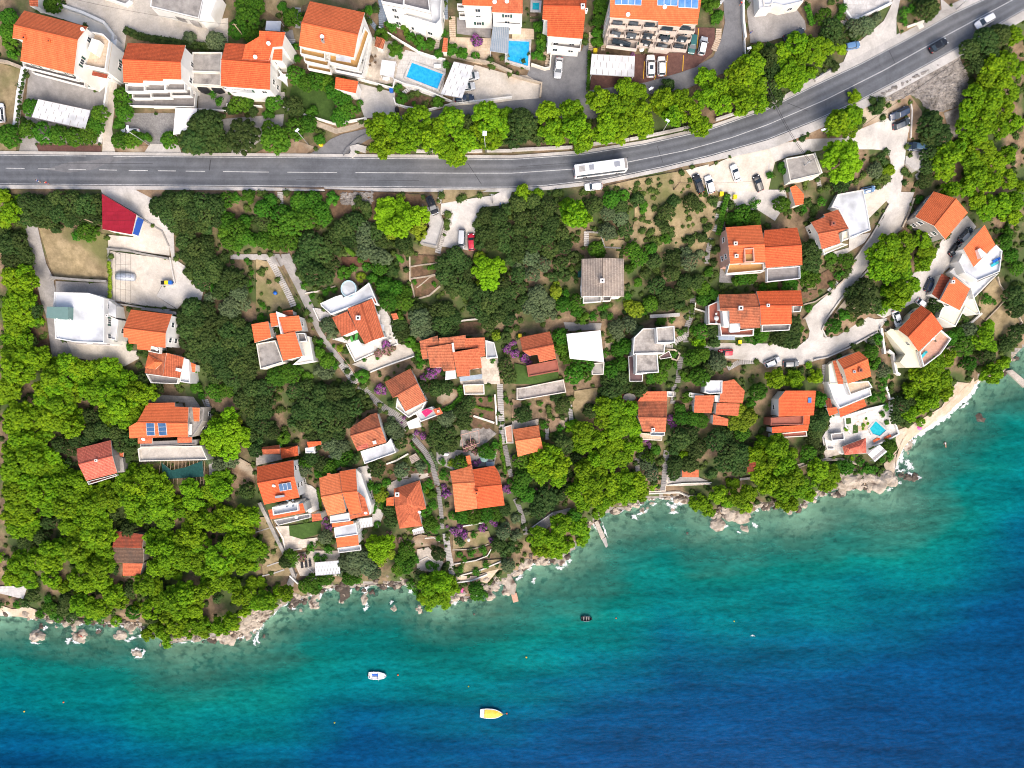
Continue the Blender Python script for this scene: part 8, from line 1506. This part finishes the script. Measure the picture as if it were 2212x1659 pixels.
def table(label,t,x,y,m='white',r=.6,chairs=4,cm='white',h=0.,top='round',z0=None):
    u,v=T(t,x,y);p=PS(u,v,h) if z0 is None else PA(u,v,z0);e=empty('garden_table',p,label=label,cat='table');b=MB()
    if top == 'round': b.tube((0,0,.7),(0,0,.75),r,n=16)
    else: b.box((0,0,.725),(r*2.2,r*1.2,.05))
    b.build('tabletop',m,e);b=MB();b.tube((0,0,0),(0,0,.7),.05,n=6);b.box((0,0,.02),(.6,.6,.04));b.build('leg',m,e)
    for k in range(chairs):
        a=2*math.pi*(k+.5)/chairs;q=p+Vector((math.cos(a)*(r+.42),math.sin(a)*(r+.42),0));c=empty('garden_chair',q,a+math.pi/2,label=f'chair drawn up to the {label}'[:90],cat='chair',group='chairs around '+label);b=MB();b.box((0,0,.44),(.46,.46,.05));b.build('seat',cm,c);b=MB();b.box((0,-.22,.68),(.44,.05,.42));b.build('backrest',cm,c)
        for sx in (-.2,.2):
            for sy in (-.2,.2): b=MB();b.tube((sx,sy,0),(sx,sy,.43),.025,n=4);b.build('leg',cm,c)
table('brown round patio table','10',990,520,'wood',.9,6,'wood');table('white round table on the dry lawn','12',1838,1343,'white',.45,0);table('blue covered table on the grey garden terrace','12',2022,687,'bluegrey',.9,4,'blackm',top='rect');table('white table with parasol stand','20',1115,438,'white',.6,3,'wood');table('small white table on the ground terrace','a',1880,1040,'white',.45,0,top='rect');table('white set on the ground terrace','a',1705,1022,'white',.8,2,'white',top='rect');table('table on the pink tiled terrace','31',1410,1262,'white',.6,4,'rawwood',z0=gz(*T('31',1330,1200))+4.6)
table('glass table on the patio by the bougainvillea','11',1165,1280,'offwhite',.45,2,'offwhite');table('white set on the red brown terrace','21',1760,1092,'white',.6,2,'white',z0=gz(*T('21',1960,1020))+2.9);table('table on the white upper solar house terrace','12',300,1027,'white',.55,4,'bluegrey',z0=gz(*T('12',190,880))+6.1);table('table on the lower solar house terrace','12',355,1145,'white',.5,3,'bluegrey',z0=gz(*T('12',190,880))+2.9)
table('white bench table near the gazebo','10',1180,500,'white',.7,0,top='rect');table('low white table seaward of the gazebo','10',1130,690,'white',.7,0,top='rect');table('pale lounge set beside the blue pool','10',1572,582,'white',.7,0,top='rect')
def lounger(label,t,x,y,ang,m,z0=None): u,v=T(t,x,y);p=PS(u,v) if z0 is None else PA(u,v,z0);e=empty('sun_lounger',p,R(ang),label=label,cat='sun lounger',group='sun loungers');b=MB();b.box((-.3,0,.3),(1.3,.65,.1));b.build('mattress',m,e);b=MB();b.add([(.35,-.32,.32),(.35,.32,.32),(.95,.32,.6),(.95,-.32,.6)],[(0,3,2,1),(0,1,2,3)]);b.build('backrest',m,e);[(lambda q: q.build('leg','alu',e))(_leg(sx,sy)) for sx in (-.8,.3) for sy in (-.28,.28)]
def _leg(sx,sy): b=MB();b.tube((sx,sy,0),(sx,sy,.27),.025,n=4);return b
for l,t,x,y,a,m in (('green sun lounger nearest the shade canopy, seaward one','11',826,1262,110,'limeg'),('green sun lounger beside its twin, uphill one','11',870,1247,80,'limeg'),('orange sun lounger on the headland terrace, west one','32',932,482,30,'orangep'),('orange sun lounger on the headland terrace, east one','32',1027,458,30,'orangep'),('brown sun lounger by the hot tub, uphill one','20',190,135,0,'wood'),('brown sun lounger by the hot tub, seaward one','20',190,181,0,'wood'),('white sun lounger under the vine trees','20',1795,35,50,'flatwhite'),('black sun lounger on the shore patio, west one','12',400,1558,95,'darkmat'),('black sun lounger on the shore patio, middle one','12',436,1553,95,'darkmat'),('black sun lounger on the shore patio, east one','12',470,1545,95,'darkmat'),('pink sun bed on the shore platform','13',1780,130,80,'pink')): lounger(l,t,x,y,a,m)
z_=gz(*T('31',1800,640))+5.4;lounger('blue sun lounger on the white villa terrace, uphill one','31',1965,590,30,'blueplastic',z_);lounger('turquoise sun lounger on the white villa terrace, seaward one','31',1950,625,30,'turq',z_)
z_=gz(*T('31',1330,1200))+4.6;lounger('turquoise sun lounger on the pink tiled terrace','31',1343,1402,50,'turq',z_)
def parasol(label,t,x,y,m,r=1.3,h=2.3): u,v=T(t,x,y);p=PS(u,v);e=empty('parasol',p,label=label,cat='parasol');b=MB();n=8;b.add([(0,0,h+.4)]+[(r*math.cos(2*math.pi*i/n),r*math.sin(2*math.pi*i/n),h) for i in range(n)],[(0,1+i,1+(i+1) % n) for i in range(n)]);b.build('canopy',m,e);b=MB();b.tube((0,0,0),(0,0,h+.35),.03,n=5);b.build('pole','alu',e)
parasol('pale green parasol on the grey garden terrace','12',1975,632,'greentint',1.1);parasol('small pink parasol on the beach','32',1280,375,'pink',.7,1.6)
u,v=T('12',1640,605);p=PS(u,v);b=MB();b.ball((0,0,.3),(.9,.45,.35),n=12,k=6);b.build('bathtub','boatwhite',loc=p,label='white oval tub on the grey garden terrace',cat='tub')
u,v=T('11',172,875);p=PS(u,v);b=MB();b.tube((0,0,0),(0,0,.8),.4,.42,n=14);b.build('barrel','blueplastic',loc=p,label='blue plastic barrel in the dry grass garden',cat='barrel')
# scooters
def scooter(label,t,x,y,a): u,v=T(t,x,y);p=PS(u,v);e=empty('scooter',p,R(a),label=label,cat='scooter',group='parked scooters');b=MB();b.ball((0,0,.55),(.7,.18,.25),n=8);b.build('body','paint_blue',e);b=MB();b.box((-.2,0,.82),(.6,.28,.1));b.build('seat','blackm',e);[(_wh(xx).build('wheel','rubber',e)) for xx in (-.6,.65)];b=MB();b.tube((.5,-.3,1.0),(.5,.3,1.0),.025,n=5);b.tube((.62,0,.3),(.5,0,1.0),.03,n=5);b.build('handlebar','steel',e)
def _wh(xx): b=MB();b.tube((xx,-.06,.26),(xx,.06,.26),.26,n=12);return b
scooter('parked scooter beside the oak at the car park, west one','11',2110,118,80);scooter('parked scooter beside the oak at the car park, middle one','11',2135,122,80);scooter('parked scooter beside the oak at the car park, east one','11',2162,128,80);scooter('silver scooter under the bushes by the leaning lamp','10',362,1212,20)
# people
def person_mesh(pose):
    J={'walk': dict(hip=(0,0,.95),ch=(0,.02,1.35),nk=(0,.03,1.5),lk=(.1,.12,.5),lf=(.1,.05,.06),lt=(.1,.2,.04),rk=(-.1,-.02,.5),rf=(-.1,-.2,.08),rt=(-.1,-.06,.04),ls=(.19,.02,1.42),le=(.25,-.1,1.15),lh=(.24,-.02,.9),rs=(-.19,.02,1.42),re=(-.25,.1,1.15),rh=(-.24,.25,.95)),
         'lie': dict(hip=(0,0,.14),ch=(0,.45,.15),nk=(0,.58,.16),lk=(.12,-.42,.16),lf=(.12,-.85,.08),lt=(.13,-.9,.2),rk=(-.12,-.42,.2),rf=(-.12,-.85,.08),rt=(-.13,-.9,.2),ls=(.19,.5,.14),le=(.35,.3,.1),lh=(.4,.05,.08),rs=(-.19,.5,.14),re=(-.36,.4,.1),rh=(-.45,.15,.08))}[pose]
    names=list(J);v=[J[k] for k in names];I={k: i for i,k in enumerate(names)};Eg=[('hip','ch'),('ch','nk'),('hip','lk'),('lk','lf'),('lf','lt'),('hip','rk'),('rk','rf'),('rf','rt'),('ch','ls'),('ls','le'),('le','lh'),('ch','rs'),('rs','re'),('re','rh')]
    nk=Vector(J['nk']);ax=(nk-Vector(J['ch'])).normalized();v += [tuple(nk+ax*.08),tuple(nk+ax*.2)];names += ['h1','h2'];I['h1']=len(v)-2;I['h2']=len(v)-1;Eg += [('nk','h1'),('h1','h2')]
    for s in 'lr':                                     # five short fingers on each hand
        h=Vector(J[s+'h']);d=(h-Vector(J[s+'e'])).normalized();sd=d.orthogonal().normalized()
        for k in range(5): nm=f'{s}f{k}';v.append(tuple(h+d*(.09 if k < 4 else .05)+sd*(.016*(k-1.5) if k < 4 else .05)));I[nm]=len(v)-1;names.append(nm);Eg.append((s+'h',nm))
    me=bpy.data.meshes.new('person');me.from_pydata(v,[(I[a],I[b]) for a,b in Eg],[]);o=bpy.data.objects.new('tmp',me);COL.objects.link(o);md=o.modifiers.new('s','SKIN');sv=me.skin_vertices[0].data
    rad=dict(hip=.15,ch=.15,nk=.06,lk=.07,rk=.07,lf=.045,rf=.045,lt=.035,rt=.035,ls=.065,rs=.065,le=.042,re=.042,lh=.035,rh=.035,h1=.08,h2=.095)
    for k,i in I.items(): r=rad.get(k,.009);sv[i].radius=(r,r)
    sv[I['hip']].use_root=True;s2=o.modifiers.new('d','SUBSURF');s2.levels=1;dg=bpy.context.evaluated_depsgraph_get();m2=bpy.data.meshes.new_from_object(o.evaluated_get(dg));bpy.data.objects.remove(o)
    for m in ('skin','cloth_white','cloth_blue','cloth_red','hair'): m2.materials.append(MATS[m])
    return m2,Vector(v[I['h2']])
PM={}
for ps in ('walk','lie'): PM[ps]=person_mesh(ps)
def person(label,t,x,y,a,pose,top,bottom,h=None):
    u,v=T(t,x,y);p=PS(u,v) if h is None else PA(u,v,h);me0,hd=PM[pose];me=me0.copy();me.name='person';cl={'skin': 0,'white': 1,'blue': 2,'red': 3}
    for f in me.polygons:
        c=f.center;k=c.z if pose == 'walk' else .95+c.y;f.use_smooth=True
        f.material_index=cl[top] if 1.0 < k < 1.45 and abs(c.x) < .24 else cl[bottom] if .6 < k <= 1.0 and abs(c.x) < .2 else 0
    o=link('person',me,None,p,R(a));tag(o,label,'person');b=MB();b.ball(hd+Vector((0,-.02,.05)) if pose == 'walk' else hd+Vector((0,.05,0)),(.1,.11,.09),n=10,k=6);link('hair',b.mesh('hair',['hair']),o)
person('person in blue and white walking on the seaward pavement','a',410,1835,60,'walk','blue','white',32.25);person('person in red and dark walking behind along the pavement','a',495,1855,60,'walk','red','blue',32.25)
person('person in turquoise shorts on the blue grey terrace','10',1220,178,20,'walk','skin','blue');person('person in blue standing in the yard by the parked dark van','20',2052,295,200,'walk','blue','blue');person('sunbather in red lying on the western rock','03',700,515,60,'lie','skin','red',1.9);person('swimmer in white floating off the beach','32',1530,522,10,'lie','white','skin',-.05);person('person in red standing by the lane wall at the top','20',1968,45,0,'walk','red','blue')
# arrow shaped pinkish frame over the stony plot
P=Q('12','1770,440 1925,400 1928,510 1790,560');z=gz(*P[0])+2.3;b=MB();V=[PA(*p,z) for p in P]
for i in range(4): b.tube(V[i],V[(i+1) % 4],.06,n=5);b.tube(V[i],V[i]-Vector((0,0,3)),.06,n=5)
b.tube(V[0].lerp(V[1],.5),V[3].lerp(V[2],.5),.05,n=5);b.build('pergola','pinkwall',org=V[0],label='bare pinkish pergola frame over the stony plot',cat='pergola')
P=Q('01','1000,520 1130,520 1130,960 1000,940');z=gz(*P[0])+2.0;b=MB();V=[PA(*p,z) for p in P]
for k in range(4): a=k/3;b.tube(V[0].lerp(V[1],a),V[3].lerp(V[2],a),.03,n=4)
for k in range(5): a=k/4;b.tube(V[0].lerp(V[3],a),V[1].lerp(V[2],a),.03,n=4)
for q in V: b.tube(q,q-Vector((0,0,4)),.05,n=5)
b.build('trellis','blackm',org=V[0],label='dark wire trellis frame above the covered car yard',cat='trellis')
# parking deck
P=ccw([PA(*p,gz(*T('30',1290,1320))+.45) for p in Q('30','1190,1225 1388,1235 1388,1400 1280,1475 1190,1410')]);b=MB();b.prism(P,P[0].z-5,P[0].z);b.build('parking_deck','concrete',org=P[0],label='raised concrete parking deck at the wood edge',cat='deck')
# ---------------------------------------------------------------- labels that name the surroundings
ORD='first second third fourth fifth sixth seventh eighth ninth tenth eleventh twelfth thirteenth fourteenth fifteenth sixteenth seventeenth eighteenth nineteenth twentieth'.split()
def rel(u,v,a,b):
    d,e=u-a,v-b
    return ('east of' if d > 0 else 'west of') if abs(d) > abs(e)*1.0 else ('seaward of' if e > 0 else 'uphill of')
def autolabel():
    L=[q for q in LM if q[0]];left=list(range(len(AUTO)));used={};done={}
    cand={}
    for i,(o,look,u,v) in enumerate(AUTO):
        q=sorted(L,key=lambda a: (a[1]-u)**2+(a[2]-v)**2)[:7];cand[i]=[(look,rel(u,v,a[1],a[2]),a[0],math.hypot(a[1]-u,a[2]-v)) for a in q]
    # first pass: everyone takes its nearest landmark; then lists longer than the ordinals spill over
    cur={i: 0 for i in cand}
    for _ in range(7):
        g={}
        for i in cand: c=cand[i][cur[i]];g.setdefault((c[0],c[1],c[2]),[]).append(i)
        moved=False
        for k,m in g.items():
            if len(m) > 8:
                for i in sorted(m,key=lambda i: cand[i][cur[i]][3])[8:]:
                    if cur[i]+1 < len(cand[i]): cur[i] += 1;moved=True
        if not moved: break
    g={}
    for i in cand: c=cand[i][cur[i]];g.setdefault((c[0],c[1],c[2]),[]).append(i)
    for (look,r,ref),m in g.items():
        m.sort(key=lambda i: cand[i][cur[i]][3])
        for k,i in enumerate(m):
            lab=f'{look} {r} {ref}' if len(m) == 1 else f'{look} {r} {ref}, {ORD[min(k, 19)]} one out'
            AUTO[i][0]['label']=lab
autolabel()
_ls={}
for o in bpy.data.objects:
    if not o.parent and o.get('label'): _ls.setdefault(o['label'],[]).append(o.name)
print('LABEL DUPES',[(k,len(v)) for k,v in _ls.items() if len(v) > 1][:12],'long',[k for k in _ls if len(k.split()) > 16][:5])
